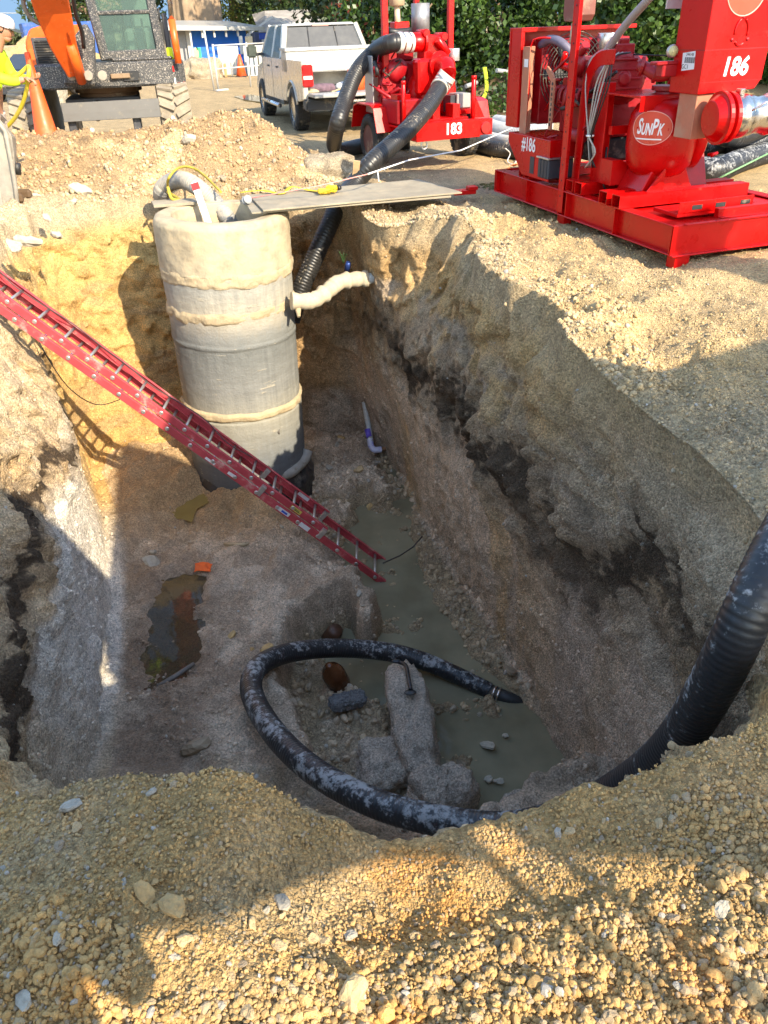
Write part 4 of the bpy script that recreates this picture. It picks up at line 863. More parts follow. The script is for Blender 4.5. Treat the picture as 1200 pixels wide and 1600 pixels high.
# ------------------------------------------------------------------ boards over the shaft
WOOD = mat('weathered_plywood', (.30, .255, .18), .85, var=.22, vscale=3, bump=.4, bscale=30, dirt=.6, dcol=(.42, .34, .23), dscale=2)
def board(poly, z, t, name, label, m=WOOD, cat='plywood sheet', tilt=0):
    b = MB(); b.prism([(p[0], p[1]) for p in poly], z - t, z, 'z'); o = b.build(name, m, bevel=.003); tag(o, label, cat); return o
B1 = [P(x, y, .17) for x, y in [(381, 308), (392, 331), (560, 320), (640, 315), (640, 300), (500, 302)]]
board([P(x, y, .17) for x, y in [(377, 306), (393, 332), (705, 306), (690, 290)]], .17, .02, 'plywood_sheet', 'lower of two grey plywood sheets bridging from the shaft rim to the yard')
board([P(x, y, .205) for x, y in [(388, 303), (411, 327), (722, 299), (655, 279)]], .198, .02, 'plywood_sheet', 'upper weathered plywood sheet carrying the yellow strap')
MB()
o = board([P(x, y, .17) for x, y in [(236, 314), (240, 321), (306, 316), (312, 309)]], .175, .035, 'timber_board', 'short grey timber across the left of the shaft top', cat='board')
YS = mat('yellow_webbing', (.72, .50, .02), .6, var=.15, vscale=20); 
def strap(name, pts, wd, m, label, cat='strap', up=(0, 0, 1), t=.006):
    p = resample(spline(pts, .03), .03); V = []; 
    for i in range(len(p)):
        d = p[min(i + 1, len(p) - 1)] - p[max(i - 1, 0)]; sd_ = np.cross(d, up); sd_ = sd_ / (np.linalg.norm(sd_) + 1e-9) * wd / 2
        V += [p[i] - sd_, p[i] + sd_]
    me = np_mesh(name, V, [(2 * i, 2 * i + 1, 2 * i + 3, 2 * i + 2) for i in range(len(p) - 1)], m); o = add_obj(name, me); s = o.modifiers.new('thickness', 'SOLIDIFY'); s.thickness = t; tag(o, label, cat); return o
strap('yellow_strap', [P(376, 300, .21), P(410, 297, .24), P(440, 302, .212), P(455, 291, .27), P(480, 296, .22), P(505, 299, .23), P(520, 298, .25)], .06, YS, 'yellow ratchet strap lying slack across the plywood')
q = P(512, 303, .205)
o = thing('strap_bundle', 'rolled end of yellow webbing lying on the plywood', 'strap', q)
MB().box((-.04, 0, .035), (.16, .09, .06), rz=.2).box((.05, .05, .05), (.13, .09, .08), rz=-.3).build('webbing_roll', YS, o, .015)
MB().cyl((.12, .08, .05), (.15, .12, .05), .03, n=12).build('buckle', BLACKRUB, o)
MB().box((-.06, -.047, .04), (.08, .004, .03), rz=.2).build('printed_patch', BLK, o)
o = thing('levelling_staff', 'white and red banded measuring staff standing in the shaft mouth', 'measuring staff', P(318, 327, .10))
M_ = MB().bb(-.04, .04, -.02, .02, -.3, .32); M_.build('staff', mat('white_paint', (.78, .77, .74), .4), o, .004, rot=(math.radians(-8), math.radians(-14), 0))
MB().bb(-.042, .042, -.022, .022, .23, .31).build('red_band', mat('red_paint_flat', (.62, .03, .03), .4), o, .002, rot=(math.radians(-8), math.radians(-14), 0))
GH = hose_mat('grey_hose', (.20, .20, .195), (.42, .37, .29), .8, 6, .6)
hs2 = hose('discharge_hose', [P(258, 330, -.3), P(252, 305, .10), P(258, 290, .24), P(280, 281, .33), (P(305, 290, .30)), P(335, 316, .10), P(362, 350, -.15), P(372, 380, -.6)], .105, GH, n=22)
tag(hs2, 'grey corrugated hose arching into the top of the shaft', 'hose')
tag(MB().tube(spline([P(268, 308, .16), P(262, 290, .30), P(265, 276, .44), P(280, 262, .48), P(300, 262, .42), P(320, 275, .36), P(345, 300, .26)], .04), .016, 8).tube(spline([P(262, 292, .33), P(268, 310, .2), P(280, 312, .16), P(262, 300, .20)], .03), .02, 8).build('yellow_rope', mat('olive_rope', (.42, .33, .04), .7, var=.3, vscale=30, bump=.8, bscale=60)), 'olive yellow rope looped round the grey hose on the shaft', 'rope')
tag(MB().lathe([(0, 0), (.05, 0), (.05, .03), (.03, .03), (.03, .05), (.05, .05), (.05, .08), (0, .08)], P(383, 314, .21), (.5, -.6, .3), 18).build('string_reel', mat('reel_grey', (.35, .35, .35), .5)), 'small grey string reel at the plywood corner', 'reel')
cordm = mat('pink_cord', (.72, .30, .26), .7); 
tag(MB().tube([P(385, 311, .23), P(500, 290, .35), P(575, 272, .42)], .007, 6).build('mason_line', cordm), 'taut pink string line running from the reel over the plywood', 'string')
tag(MB().tube([P(575, 272, .42), P(640, 250, .40), P(720, 235, .30), P(800, 200, .45)], .010, 6).tube([P(590, 268, .41), P(592, 284, .3)], .008, 6).build('guide_string', mat('white_cord', (.72, .70, .68), .7)), 'white cord stretched on from the pink line towards the large pump', 'cord')
tag(MB().box((0, 0, .1), (.09, .035, .42), rx=.2, ry=.15).build('wooden_stake', mat('stake_wood', (.46, .30, .15), .8, var=.3), loc=P(556, 288, .1)), 'short wooden stake behind the plywood by the black hose', 'stake')
for x, y, z, s in [(537, 400, -.6, .2)]:
    o = MB()
    for k in range(4):
        a = k * 1.4; p0 = P(x, y + 12, z); o.tube(spline([p0, p0 + [.03 * math.cos(a), -.05, .12], p0 + [.05 * math.cos(a), -.07 + .02 * math.sin(a), .13 + .02 * (k % 3)]], .04), [.008] * 0 or .006, 5)
    tag(o.build('grass_tuft', mat('weed_green', (.03, .07, .015), .7)), 'small green weed growing from the back corner of the cut', 'plant')
tag(MB().lathe([(0, 0), (.035, 0), (.04, .1), (.03, .16), (0, .16)], P(542, 425, -.75), (.2, -.5, 1), 14).build('drink_can', mat('blue_can', (.03, .06, .22), .3, .5)), 'dark blue drink can lodged in the back corner of the cut', 'can')
# ------------------------------------------------------------------ red paint
RP = mat('red_machine_paint', (.50, .002, .002), .30, var=.12, vscale=2.5, bump=.05, bscale=12, dirt=.12, dcol=(.50, .30, .20), dscale=9, coat=.0, rvar=.1, dthr=.62, spec=.35)
RD = mat('red_cast_paint', (.30, .004, .008), .4, var=.2, vscale=5, bump=.35, bscale=22, dirt=.15, dcol=(.30, .16, .12), dscale=9, dthr=.6)
WT = mat('white_lettering', (.80, .79, .77), .5, var=.03); BLKM = mat('black_steel', (.02, .02, .02), .5, dirt=.4, dscale=6)
RUB = mat('tyre_rubber', (.028, .027, .026), .8, var=.2, bump=.3, bscale=30, dirt=.8, dcol=(.30, .25, .18), dscale=4); STL = mat('galvanised', (.55, .55, .54), .32, .9, var=.15, dirt=.5, dcol=(.45, .38, .26), dscale=8)
GAL = mat('polished_coupling', (.62, .60, .57), .22, 1.0, var=.1, dirt=.3, dcol=(.45, .38, .28), dscale=7); CABL = mat('cable_black', (.015, .015, .016), .45); CABG = mat('cable_grey', (.40, .38, .33), .6)
TANP = mat('tan_exhaust', (.50, .40, .25), .5, var=.15, dirt=.4); BATT = mat('battery_case', (.035, .04, .05), .45); PAPER = mat('paper_label', (.74, .74, .74), .7)

# ================================================================== the large skid pump on the right
F6 = Frame((2.67, 7.10, 0.10), math.atan2(.305, .952))
T6 = thing('skid_pump', 'large glossy red skid pump marked 186 on the right brink of the pit', 'pump', F6.o, F6.ang)
def p6(name, mb, m=RP, bevel=.004, parent=None): return mb.build(name, m, parent or T6, bevel)
Ls, Ws = 3.62, 1.75
# long I-beams with stiffeners, cross beams
for nm, a in (('side_beam', 0.0), ('side_beam', Ws)):
    s = 1 if a == 0 else -1
    b = MB(); b.bb(a + s * .06, a + s * .072, .0, Ls, .01, .25); b.bb(a - s * .0, a + s * .13, .0, Ls, .0, .012); b.bb(a, a + s * .13, .0, Ls, .25, .262)
    beam = p6(nm, b)
    for bb_ in (.02, .93, 1.86, 2.02, 2.78, Ls - .03):
        q = MB(); q.bb(a + s * .003, a + s * .06, bb_ - .006, bb_ + .006, .012, .25); p6('stiffener', q, parent=beam, bevel=.001)
b = MB(); b.prism([(.0, 0), (.0, .26), (.10, .262), (Ws - .1, .262), (Ws, .26), (Ws, 0)], -.012, .0, 'y'); p6('end_plate', b)
b = MB(); b.bb(0, Ws, -.06, .0, -.004, .010); b.bb(0.1, Ws, -.05, 0, .262, .274); p6('end_flange', b)
p6('end_plate', MB().bb(0, Ws, Ls, Ls + .012, 0, .26))
p6('deck', MB().bb(.13, Ws - .13, .01, Ls - .02, .225, .24), bevel=0)
p6('skid_foot', MB().bb(.03, .13, 1.92, 2.06, -.12, .0)); p6('skid_foot', MB().bb(.06, .22, -.02, .10, -.12, .0))
p6('deck_rail', MB().bb(.55, Ws - .05, .10, .16, .263, .34).bb(.55, Ws - .05, .05, .10, .263, .275))
# square tube forklift sleeves
def sq_tube(name, a0, a1, b0, wdt, z0, h):
    t = .008; q = MB(); q.bb(a0, a1, b0, b0 + wdt, z0, z0 + t).bb(a0, a1, b0, b0 + wdt, z0 + h - t, z0 + h).bb(a0, a1, b0, b0 + t, z0 + t, z0 + h - t).bb(a0, a1, b0 + wdt - t, b0 + wdt, z0 + t, z0 + h - t); return p6(name, q, bevel=.001)
for b0 in (.83, 1.06): sq_tube('square_tube', -.02, 1.5, b0, .14, .264, .12)
for b0 in (1.60, 1.78): sq_tube('square_tube', .02, 1.5, b0, .14, .264, .12)
for b0 in (2.76, 2.9): sq_tube('square_tube', .02, 1.5, b0, .12, .264, .09)
# volute mount: long plate with slots
q = MB(); q.bb(.22, 1.05, .25, .62, .264, .30); q.bb(.22, 1.05, .24, .252, .30, .40); p6('mount_plate', q)
for a in (.36, .62, .9): p6('slot', MB().bb(a, a + .11, .236, .2385, .325, .365), BLKM, 0)
# lifting mast of angle iron
q = MB(); q.bb(.0, .10, 2.03, 2.042, .03, 2.75); q.bb(.0, .010, 1.93, 2.03, .03, 2.75); p6('lifting_mast', q)
q = MB(); q.bb(1.55, 1.65, 2.03, 2.045, .26, 2.75); p6('lifting_mast', q); p6('lifting_beam', MB().bb(0, 1.65, 1.95, 2.10, 2.75, 2.87))
for z in np.arange(.2, 2.5, .16): p6('bolt_hole', MB().lathe([(0, 0), (.009, 0), (.009, .002), (0, .002)], (-.0005, 1.985, float(z)), (-1, 0, 0), 8), BLKM, 0)
# flat-bar frame curving over the gearbox
def arch(a, b0, top_z, r, wdt, name):
    pr = [(b0 + .14, .27), (b0 + .14, top_z - r)] ; ou = []
    for k in range(9):
        t = k / 8 * math.pi / 2; ou.append((b0 + .14 - 0 - r + r * math.cos(t), top_z - r + r * math.sin(t)))
    path_o = [(b0 + .0, .38)] + [(b0, top_z - r)]
    return None
q = MB(); W2 = .14
cv = [(1.95, .27), (1.92, 1.20)] + [(1.92 - .30 * (1 - math.cos(t)), 1.20 + .32 * math.sin(t)) for t in np.linspace(.2, math.pi / 2, 7)] + [(1.45, 1.53)]
th_ = .012
for i in range(len(cv) - 1):
    (b0, z0), (b1, z1) = cv[i], cv[i + 1]; dx, dz_ = b1 - b0, z1 - z0; l = math.hypot(dx, dz_); nx, nz_ = -dz_ / l * .0, 0
    q.hexa([(.16, b0, z0), (.17, b0, z0), (.17, b0 + .0, z0), (.16, b0, z0)], [(.16, b1, z1)] * 4) if False else None
V = []; 
wl = .13
for (b0, z0), (b1, z1) in zip(cv, cv[1:] + [(cv[-1][0] - .1, cv[-1][1])]):
    d = np.array([b1 - b0, z1 - z0]); d /= np.linalg.norm(d); nrm = np.array([-d[1], d[0]]) * -1
    V += [(.14, b0 - nrm[0] * wl / 2, z0 - nrm[1] * wl / 2), (.14, b0 + nrm[0] * wl / 2, z0 + nrm[1] * wl / 2), (.155, b0 + nrm[0] * wl / 2, z0 + nrm[1] * wl / 2), (.155, b0 - nrm[0] * wl / 2, z0 - nrm[1] * wl / 2)]
Fc = []
for i in range(len(cv) - 1):
    for j in range(4): Fc.append((i * 4 + j, i * 4 + (j + 1) % 4, i * 4 + 4 + (j + 1) % 4, i * 4 + 4 + j))
q.add(V, Fc + [(0, 1, 2, 3), (len(V) - 4, len(V) - 3, len(V) - 2, len(V) - 1)]); p6('flat_bar_arch', q)
q = MB(); q.bb(.22, .34, 1.66, 1.675, .38, 1.30).bb(.22, .235, 1.60, 1.78, .38, 1.30); p6('frame_post', q)
q = MB(); q.bb(.75, .87, 1.52, 1.54, .38, 1.20).bb(.75, .765, 1.42, 1.54, .38, 1.2); p6('frame_post', q)
p6('gearbox_shelf', MB().bb(.2, .95, 1.02, 1.72, 1.20, 1.216).bb(.2, .95, 1.02, 1.03, 1.08, 1.20))
p6('cross_member', MB().bb(.24, .9, 1.50, 1.56, .84, .92)); p6('foot_plate', MB().prism([(.2, .38), (.2, .62), (.30, .62), (.75, .44), (.75, .38)], 1.36, 1.58, 'y'))
p6('timber_packer', MB().bb(.62, .75, 1.40, 1.44, .46, 1.2), mat('brown_red', (.42, .16, .09), .6, dirt=.4))
# gear housing: ribbed disc with domed cover, bellhousing behind
gc = np.array(F6.A(968, 122, .50)); gc = (0.50, gc[1], gc[2]); ax_ = (-.25, -1, 0)
G_ = MB(); G_.lathe([(.0, .17), (.05, .165), (.07, .14), (.20, .125), (.24, .09), (.25, .0), (.25, -.06), (.20, -.07), (.20, -.20), (.23, -.22), (.26, -.24), (.26, -.42), (.22, -.5), (.0, -.5)], gc, ax_, 32, smooth=False)
gear = p6('gear_housing', G_, RD, .006)
AX = Vector(ax_).normalized(); SX = Vector((AX.y, -AX.x, 0)).normalized() * -1
for k in range(-2, 3):
    hw = .15 if abs(k) == 1 else (.17 if k == 0 else .12)
    c_ = Vector(gc) + AX * .135 + Vector((0, 0, .085 * k)); Mr = Matrix((SX, AX, Vector((0, 0, 1)))).transposed()
    p6('rib', MB().box(c_, (hw * 2, .03, .018), M=Mr), RD, .004, gear)
for k in range(10):
    a = k * math.pi / 5; c_ = Vector(gc) + AX * .085 + SX * math.cos(a) * .232 + Vector((0, 0, 1)) * math.sin(a) * .232; p6('bolt', MB().lathe([(0, .018), (.013, .018), (.013, -.01)], c_, AX, 6, smooth=False), RD, 0, gear)
p6('housing_lug', MB().box(Vector(gc) + Vector((0, 0, .26)) + AX * .02, (.20, .10, .09), M=Mr).box(Vector(gc) + Vector((0, 0, .32)) + AX * .0, (.10, .08, .06), M=Mr), RD, .01, gear)
p6('priming_valve', MB().cyl(F6.A(935, 112, .42), tuple(np.array(F6.A(948, 104, .45))), .06, .075, 16).lathe([(.075, -.02), (.085, -.02), (.085, .02), (.075, .02)], F6.A(945, 106, .45), (.3, -1, .1), 16), RP, .004)
# engine behind
q = MB(); q.bb(.35, 1.05, 1.98, 2.75, .75, 1.30); eng = p6('engine_block', q, RD, .02)
p6('rocker_cover', MB().bb(.45, .95, 2.02, 2.7, 1.30, 1.50), RD, .03)
for k in range(6): p6('manifold_runner', MB().tube(spline([(.35, 2.05 + k * .12, 1.2), (.24, 2.07 + k * .12, 1.2), (.22, 2.07 + k * .12, 1.05)], .04), .028, 10), RD, 0)
p6('oil_pan', MB().bb(.42, .98, 2.0, 2.7, .5, .75), BLKM, .03)
p6('turbo', MB().lathe([(.0, -.06), (.08, -.06), (.12, -.02), (.12, .03), (.08, .06), (0, .06)], (.28, 2.35, 1.44), (1, 0, 0), 20).cyl((.28, 2.35, 1.5), (.28, 2.2, 1.62), .045), RD, .0)
p6('starter', MB().cyl((.22, 2.0, .78), (.22, 2.3, .78), .07), RD)
p6('belt_guard', MB().tube([(.30, 2.80, 1.15), (.30, 3.0, .95)], .01, 8), RP)
R_ = random.Random(8)
for k in range(14):
    a0_, b0_, z0_ = R_.uniform(.15, .32), R_.uniform(1.9, 2.8), R_.uniform(.6, 1.4); p6('engine_pipe', MB().tube(spline([(a0_, b0_, z0_), (a0_ - .06, b0_ + R_.uniform(-.2, .2), z0_ + R_.uniform(-.2, .2)), (a0_ + .05, b0_ + R_.uniform(-.4, .4), z0_ + R_.uniform(-.3, .3))], .04), R_.choice([.008, .014, .02]), 8), R_.choice([RD, RD, BLKM]), 0)
# radiator with frame, shroud and fan rings
q = MB(); q.bb(.05, 1.55, 3.46, 3.50, .42 + .35, 1.78); q.bb(.05, 1.55, 3.2, 3.46, 1.74, 1.78); q.bb(.05, .09, 3.2, 3.46, .77, 1.74); rad = p6('radiator_frame', q)
q = MB(); q.bb(.28, 1.42, 3.12, 3.30, .8, 1.66); p6('radiator_core', q, RD, .01)
q = MB(); q.bb(.06, .20, 3.14, 3.155, .70, 1.60).bb(.06, .07, 3.0, 3.155, .70, 1.60); up = p6('radiator_upright', q, mat('brown_red', (.42, .16, .09), .6, dirt=.4))
fc = Vector((.62, 3.0, 1.32))
for r_ in np.arange(.08, .42, .037): p6('fan_guard_ring', MB().tube([fc + Vector((math.cos(t) * r_, 0, math.sin(t) * r_)) for t in np.linspace(0, 2 * math.pi, 28, endpoint=False)], .005, 5, closed=True), BLKM, 0)
for k in range(8):
    a = k * math.pi / 4; p6('guard_spoke', MB().tube([fc, fc + Vector((math.cos(a) * .42, 0, math.sin(a) * .42))], .006, 5), BLKM, 0)
for k in range(6):
    a = k * math.pi / 3; c_ = fc + Vector((math.cos(a) * .19, .05, math.sin(a) * .19)); p6('fan_blade', MB().box(c_, (.30, .01, .11), ry=-a, rx=.5), BLKM, .002)
p6('top_hose', MB().tube(spline([(.30, 3.2, 1.60), (.30, 3.0, 1.66), (.35, 2.8, 1.62), (.5, 2.7, 1.45)], .04), .045, 12), mat('blue_grey_hose', (.12, .11, .16), .5), 0)
p6('guard_grille', MB().prism([(2.52, .80), (2.52, 1.30), (2.58, 1.36), (2.70, 1.42), (2.72, 1.38), (2.60, 1.28), (2.58, .80)], .12, .14, 'x'), mat('brown_red', (.42, .16, .09), .6, dirt=.4), .001)
for z in np.arange(.84, 1.28, .05): p6('grille_slot', MB().bb(.117, .119, 2.535, 2.565, float(z), float(z) + .03), BLKM, 0)
p6('label', MB().bb(.058, .06, 3.03, 3.12, 1.40, 1.48), PAPER, 0)
p6('coolant_loop', MB().tube(spline([(.10, 3.08, .72), (.08, 3.02, 1.2), (.09, 3.05, 1.6), (.15, 2.98, 1.68), (.4, 2.9, 1.66)], .05), .010, 8), RP, 0)
# battery box with #186
q = MB(); q.prism([(3.30, .72), (2.28, .72), (2.28, .30), (2.92, .30), (3.30, .62)], .0, .012, 'x').bb(.0, .55, 2.28, 2.292, .55, .72).bb(.0, .55, 2.28, 3.3, .71, .722); bx = p6('battery_box', q)
p6('battery_window', MB().bb(-.004, -.001, 2.62, 2.72, .34, .52), BATT, 0); p6('battery', MB().bb(-.02, .3, 2.26, 2.50, .33, .53), BATT, .01)
for k in range(3): p6('battery_rib', MB().bb(-.026, -.02, 2.29 + k * .07, 2.31 + k * .07, .34, .52), BATT, .001)
p6('battery_strap', MB().bb(-.035, .32, 2.25, 2.52, .532, .55), STL, .002)
text('#186', .20, WT, bx, (-.003, 2.78, .63), (0, -1, 0), (0, 0, 1), bold=.003, xs=.8, depth=.001)
# filter, wires
fb = F6.A(935, 245, .38); q = MB().lathe([(.0, -.085), (.05, -.085), (.052, .07), (.045, .085), (.0, .085)], fb, (0, 0, 1), 20); p6('oil_filter', q, mat('filter_white', (.62, .64, .70), .35), 0)
p6('filter_head', MB().box((fb[0], fb[1], fb[2] + .11), (.14, .11, .05)), RD, .01)
for k, (c, m_) in enumerate([(0, CABL), (.015, CABL), (.03, CABG), (.045, CABG), (-.015, CABG)]):
    pts_ = [F6.A(985 - 6 * k, 82, .35 + c), F6.A(960 - 3 * k, 90 + 2 * k, .18 + c), F6.A(952 - 5 * k, 130, .14 + c), F6.A(935 - 3 * k, 180, .13), F6.A(924 - k, 212, .14 + c * .6), F6.A(922 + 2 * k, 238, .15 + c), F6.A(930 - 4 * k, 262, .18 + c * 2)]
    p6('cable', MB().tube(spline(pts_, .04), .008, 8), m_, 0)
p6('cable', MB().tube(spline([F6.A(921, 255, .16), F6.A(918, 200, .13), F6.A(915, 130, .13), F6.A(925, 90, .2), F6.A(945, 80, .3)], .05), .007, 8), CABG, 0)
p6('cable', MB().tube(spline([F6.A(948, 230, .3), F6.A(945, 262, .26), F6.A(943, 290, .24), F6.A(950, 300, .3)], .04), .010, 8), CABL, 0)
p6('cable_tie', MB().lathe([(.04, -.008), (.044, 0), (.04, .008)], F6.A(922, 212, .15), (0, 0, 1), 14), WT, 0)
p6('cable', MB().tube(spline([F6.A(968, 84, .5), F6.A(1010, 86, .6), F6.A(1048, 87, .7)], .06), .007, 6), CABL, 0)
# conduit sweeping up to the hood
cpts = [F6.A(931, 108, .36), F6.A(938, 96, .36), F6.A(960, 62, .36), F6.A(985, 30, .36), F6.A(1012, 0, .36), F6.A(1050, -45, .4)]
pp = resample(spline(cpts, .04), .006); MB().tube(pp, [.036 + .003 * math.cos(i * 1.57) for i in range(len(pp))], 16).build('flexible_conduit', mat('grey_conduit', (.34, .30, .28), .5, var=.1), T6)
p6('conduit_elbow', MB().tube(spline([F6.A(931, 110, .36), F6.A(936, 118, .38), F6.A(944, 120, .42)], .03), .045, 14), RP, 0)
# exhaust can, muffler, stack
ec = F6.A(948, 80, 1.05); MB().lathe([(.0, .0), (.125, .0), (.125, .22), (.118, .235), (.118, .24), (.105, .24), (.105, .1), (0, .1)], (ec[0], ec[1], ec[2] - .06), (0, 0, 1), 28).build('air_filter_can', mat('bright_can', (.62, .62, .60), .25, .8), T6)
mu = F6.A(905, 18, .5); p6('muffler', MB().box((mu[0], mu[1], mu[2] + .06), (.22, .30, .18)).prism([(mu[1] - .15, mu[2] - .03), (mu[1] + .15, mu[2] - .03), (mu[1] + .12, mu[2] - .09), (mu[1] - .10, mu[2] - .09)], mu[0] - .11, mu[0] + .11, 'x'), mat('brown_muffler', (.20, .07, .05), .6, dirt=.4), .01)
e0 = F6.A(898, 36, .5); e1 = F6.A(893, 85, .5); p6('exhaust_stack', MB().tube([e0, e1], .038, 14), TANP, 0)
q = MB().cyl(F6.A(884, 82, .30), F6.A(878, 102, .30), .03).cyl(F6.A(878, 102, .30), F6.A(891, 107, .30), .035); p6('pipe_fitting', q)
# pipework from gear housing to the priming chamber
q = MB().tube(spline([F6.B(1000, 102, 1.25), F6.B(1015, 110, 1.15), F6.B(1030, 118, 1.05), F6.B(1060, 112, .95)], .04), .055, 16); p6('air_pipe', q, RD, 0)
for px_, py_, bb_ in ((1003, 103, 1.22), (1024, 114, 1.1), (1050, 116, .98)): p6('pipe_flange', MB().lathe([(0, -.015), (.085, -.015), (.085, .015), (0, .015)], F6.B(px_, py_, bb_), (1, -.6, -.2), 18, smooth=False), RD, .003)
q = MB().bb(*[0] * 6) if False else MB(); c_ = F6.B(1046, 98, .9); q.box((c_[0], c_[1], c_[2]), (.34, .12, .03)); q.box((c_[0], c_[1], c_[2] - .06), (.2, .1, .10)); p6('valve_bonnet', q, RD, .008)
c_ = F6.B(1051, 80, .9); p6('pressure_gauge', MB().lathe([(0, -.02), (.052, -.02), (.055, .0), (.045, .02), (0, .02)], c_, (-.3, -1, .1), 20), STL, 0); p6('gauge_face', MB().lathe([(0, .021), (.043, .021), (.043, .023), (0, .023)], c_, (-.3, -1, .1), 20), mat('gauge_face', (.6, .55, .25), .3), 0)
# volute
vc = np.array(F6.A(1034, 212, .60)); prof = [(.0, -.37), (.17, -.37), (.25, -.33), (.31, -.25), (.335, -.10), (.335, .10), (.32, .20), (.27, .28), (.20, .33), (.12, .345), (.0, .35)]
vb = MB().lathe(prof, vc, (0, 0, 1), 40); vol = vb.build('pump_volute', RP, T6); vol_c = vc
p6('volute_neck', MB().cyl(vc + [0, 0, .33], vc + [0, 0, .40], .12, .12, 24).lathe([(.16, -.02), (.16, .02), (.0, .02)], vc + [0, 0, .42], (0, 0, 1), 24, smooth=False), RD, .004, vol)
p6('volute_foot', MB().prism([(vc[0] - .34, .30), (vc[0] + .34, .30), (vc[0] + .2, .56), (vc[0] - .2, .56)], vc[1] - .20, vc[1] + .2), RP, .01, vol)
p6('web_rib', MB().prism([(vc[0] - .36, .302), (vc[0] - .10, .302), (vc[0] - .1, .60)], vc[1] - .28, vc[1] - .265), RP, .002, vol)
# curved casing behind towards the right (suction cover with handles)
q = MB().lathe([(.0, .0), (.34, .0), (.36, .03), (.36, .10), (.30, .14), (.15, .17), (0, .17)], vc + [.34, .10, .02], (.95, -.28, 0), 36); p6('suction_cover', q, RP, 0)
q = MB().prism([(vc[1] - .15, .30), (vc[1] + .35, .30), (vc[1] + .35, .9), (vc[1] + .1, .9)], vc[0] + .1, vc[0] + .55, 'x'); p6('bearing_frame', q, RD, .01)
for t in (0, 1, 2): 
    a = t * 2.1 + .5; c_ = vc + [.52, -.02 + .0, .02] + np.array([-.08 * math.sin(a), .24 * math.cos(a) - .0, .24 * math.sin(a)]); p6('cover_handle', MB().tube([c_ + [.0, -.03, 0], c_ + [.07, -.02, .02], c_ + [.02, .05, 0]], .016, 8), RP, 0)
# oval badge that follows the volute
def on_cyl(c, r, ang, z, off=.0): return (c[0] + (r + off) * math.cos(ang), c[1] + (r + off) * math.sin(ang), c[2] + z)
a0 = math.radians(214)
V = [on_cyl(vc, .337, a0, .10, .001)]; nseg = 48; W_, H_ = .60, .145
for ring, sc_ in ((1, .5), (2, 1.0)):
    for k in range(nseg):
        t = k / nseg * 2 * math.pi; V.append(on_cyl(vc, .337, a0 + W_ * sc_ * math.cos(t), .10 + H_ * sc_ * math.sin(t), .001))
Fb = [(0, 1 + k, 1 + (k + 1) % nseg) for k in range(nseg)] + [(1 + k, 1 + nseg + k, 1 + nseg + (k + 1) % nseg, 1 + (k + 1) % nseg) for k in range(nseg)]
bd = MB().add(V, Fb, True).build('badge', mat('badge_orange_red', (.60, .07, .035), .35, var=.05), vol)
MB().tube([on_cyl(vc, .337, a0 + W_ * math.cos(t), .10 + H_ * math.sin(t), .002) for t in np.linspace(0, 2 * math.pi, 60, endpoint=False)], .004, 6, closed=True).build('badge_border', mat('badge_pink', (.75, .35, .28), .4), bd)
def wrap_text(s, size, ang, z, m, r, parent, xs=.5, bold=.004, shear=.25):
    o = text(s, size, m, parent, (0, 0, 0), (1, 0, 0), (0, 0, 1), bold=bold, shear=shear, depth=.001, xs=1)
    me = o.data; co = np.zeros(len(me.vertices) * 3); me.vertices.foreach_get('co', co); co = co.reshape(-1, 3)
    A = ang + co[:, 0] * xs / r; R = r + .003 + co[:, 2]; me.vertices.foreach_set('co', np.stack([vc[0] + R * np.cos(A), vc[1] + R * np.sin(A), vc[2] + z + co[:, 1]], 1).ravel()); o.matrix_local = Matrix.Identity(4); me.update(); return o
wrap_text('S', .19, a0 - .36, .105, WT, .337, bd, .55); wrap_text('UN', .14, a0 - .13, .085, WT, .337, bd, .5); wrap_text('P', .19, a0 + .10, .105, WT, .337, bd, .55); wrap_text('K', .14, a0 + .27, .085, WT, .337, bd, .5)
MB().add([on_cyl(vc, .337, a0 - .46 + .8 * k / 12, zz_, .003) for k in range(13) for zz_ in (-.002, .010)], [(2 * i, 2 * i + 1, 2 * i + 3, 2 * i + 2) for i in range(12)]).build('badge_underline', WT, bd)
# hopper / hood with 186
bF = .50; L0 = F6.A(1053, 145, .43); x0 = F6.B(1090, 150, bF)[0]; x1 = F6.B(1186, 143, bF)[0]
q = MB(); zb = 1.245; q.prism([(x0, zb), (x1 - .06, zb + .02), (x1 + .0, zb + .10), (x1 + .03, 2.35), (x0, 2.35)], bF, bF + .42, 'y'); hood = p6('hood_box', q, RP, .006)
p6('hood_seam', MB().bb(x0 - .003, x1 + .02, bF - .003, bF - .0005, 1.58, 1.588).bb(x0 - .003, x0 - .0005, bF, bF + .4, 1.58, 1.588), RD, 0, hood)
p6('hood_lower_seam', MB().bb(x0 - .003, x1 + .0, bF - .003, bF - .0005, 1.335, 1.34), RD, 0, hood)
n_ = F6.B(1148, 105, bF); text('186', .20, WT, hood, (n_[0], bF - .003, n_[2]), (1, 0, .0), (0, 0, 1), bold=.006, shear=.12, depth=.001, xs=.95)
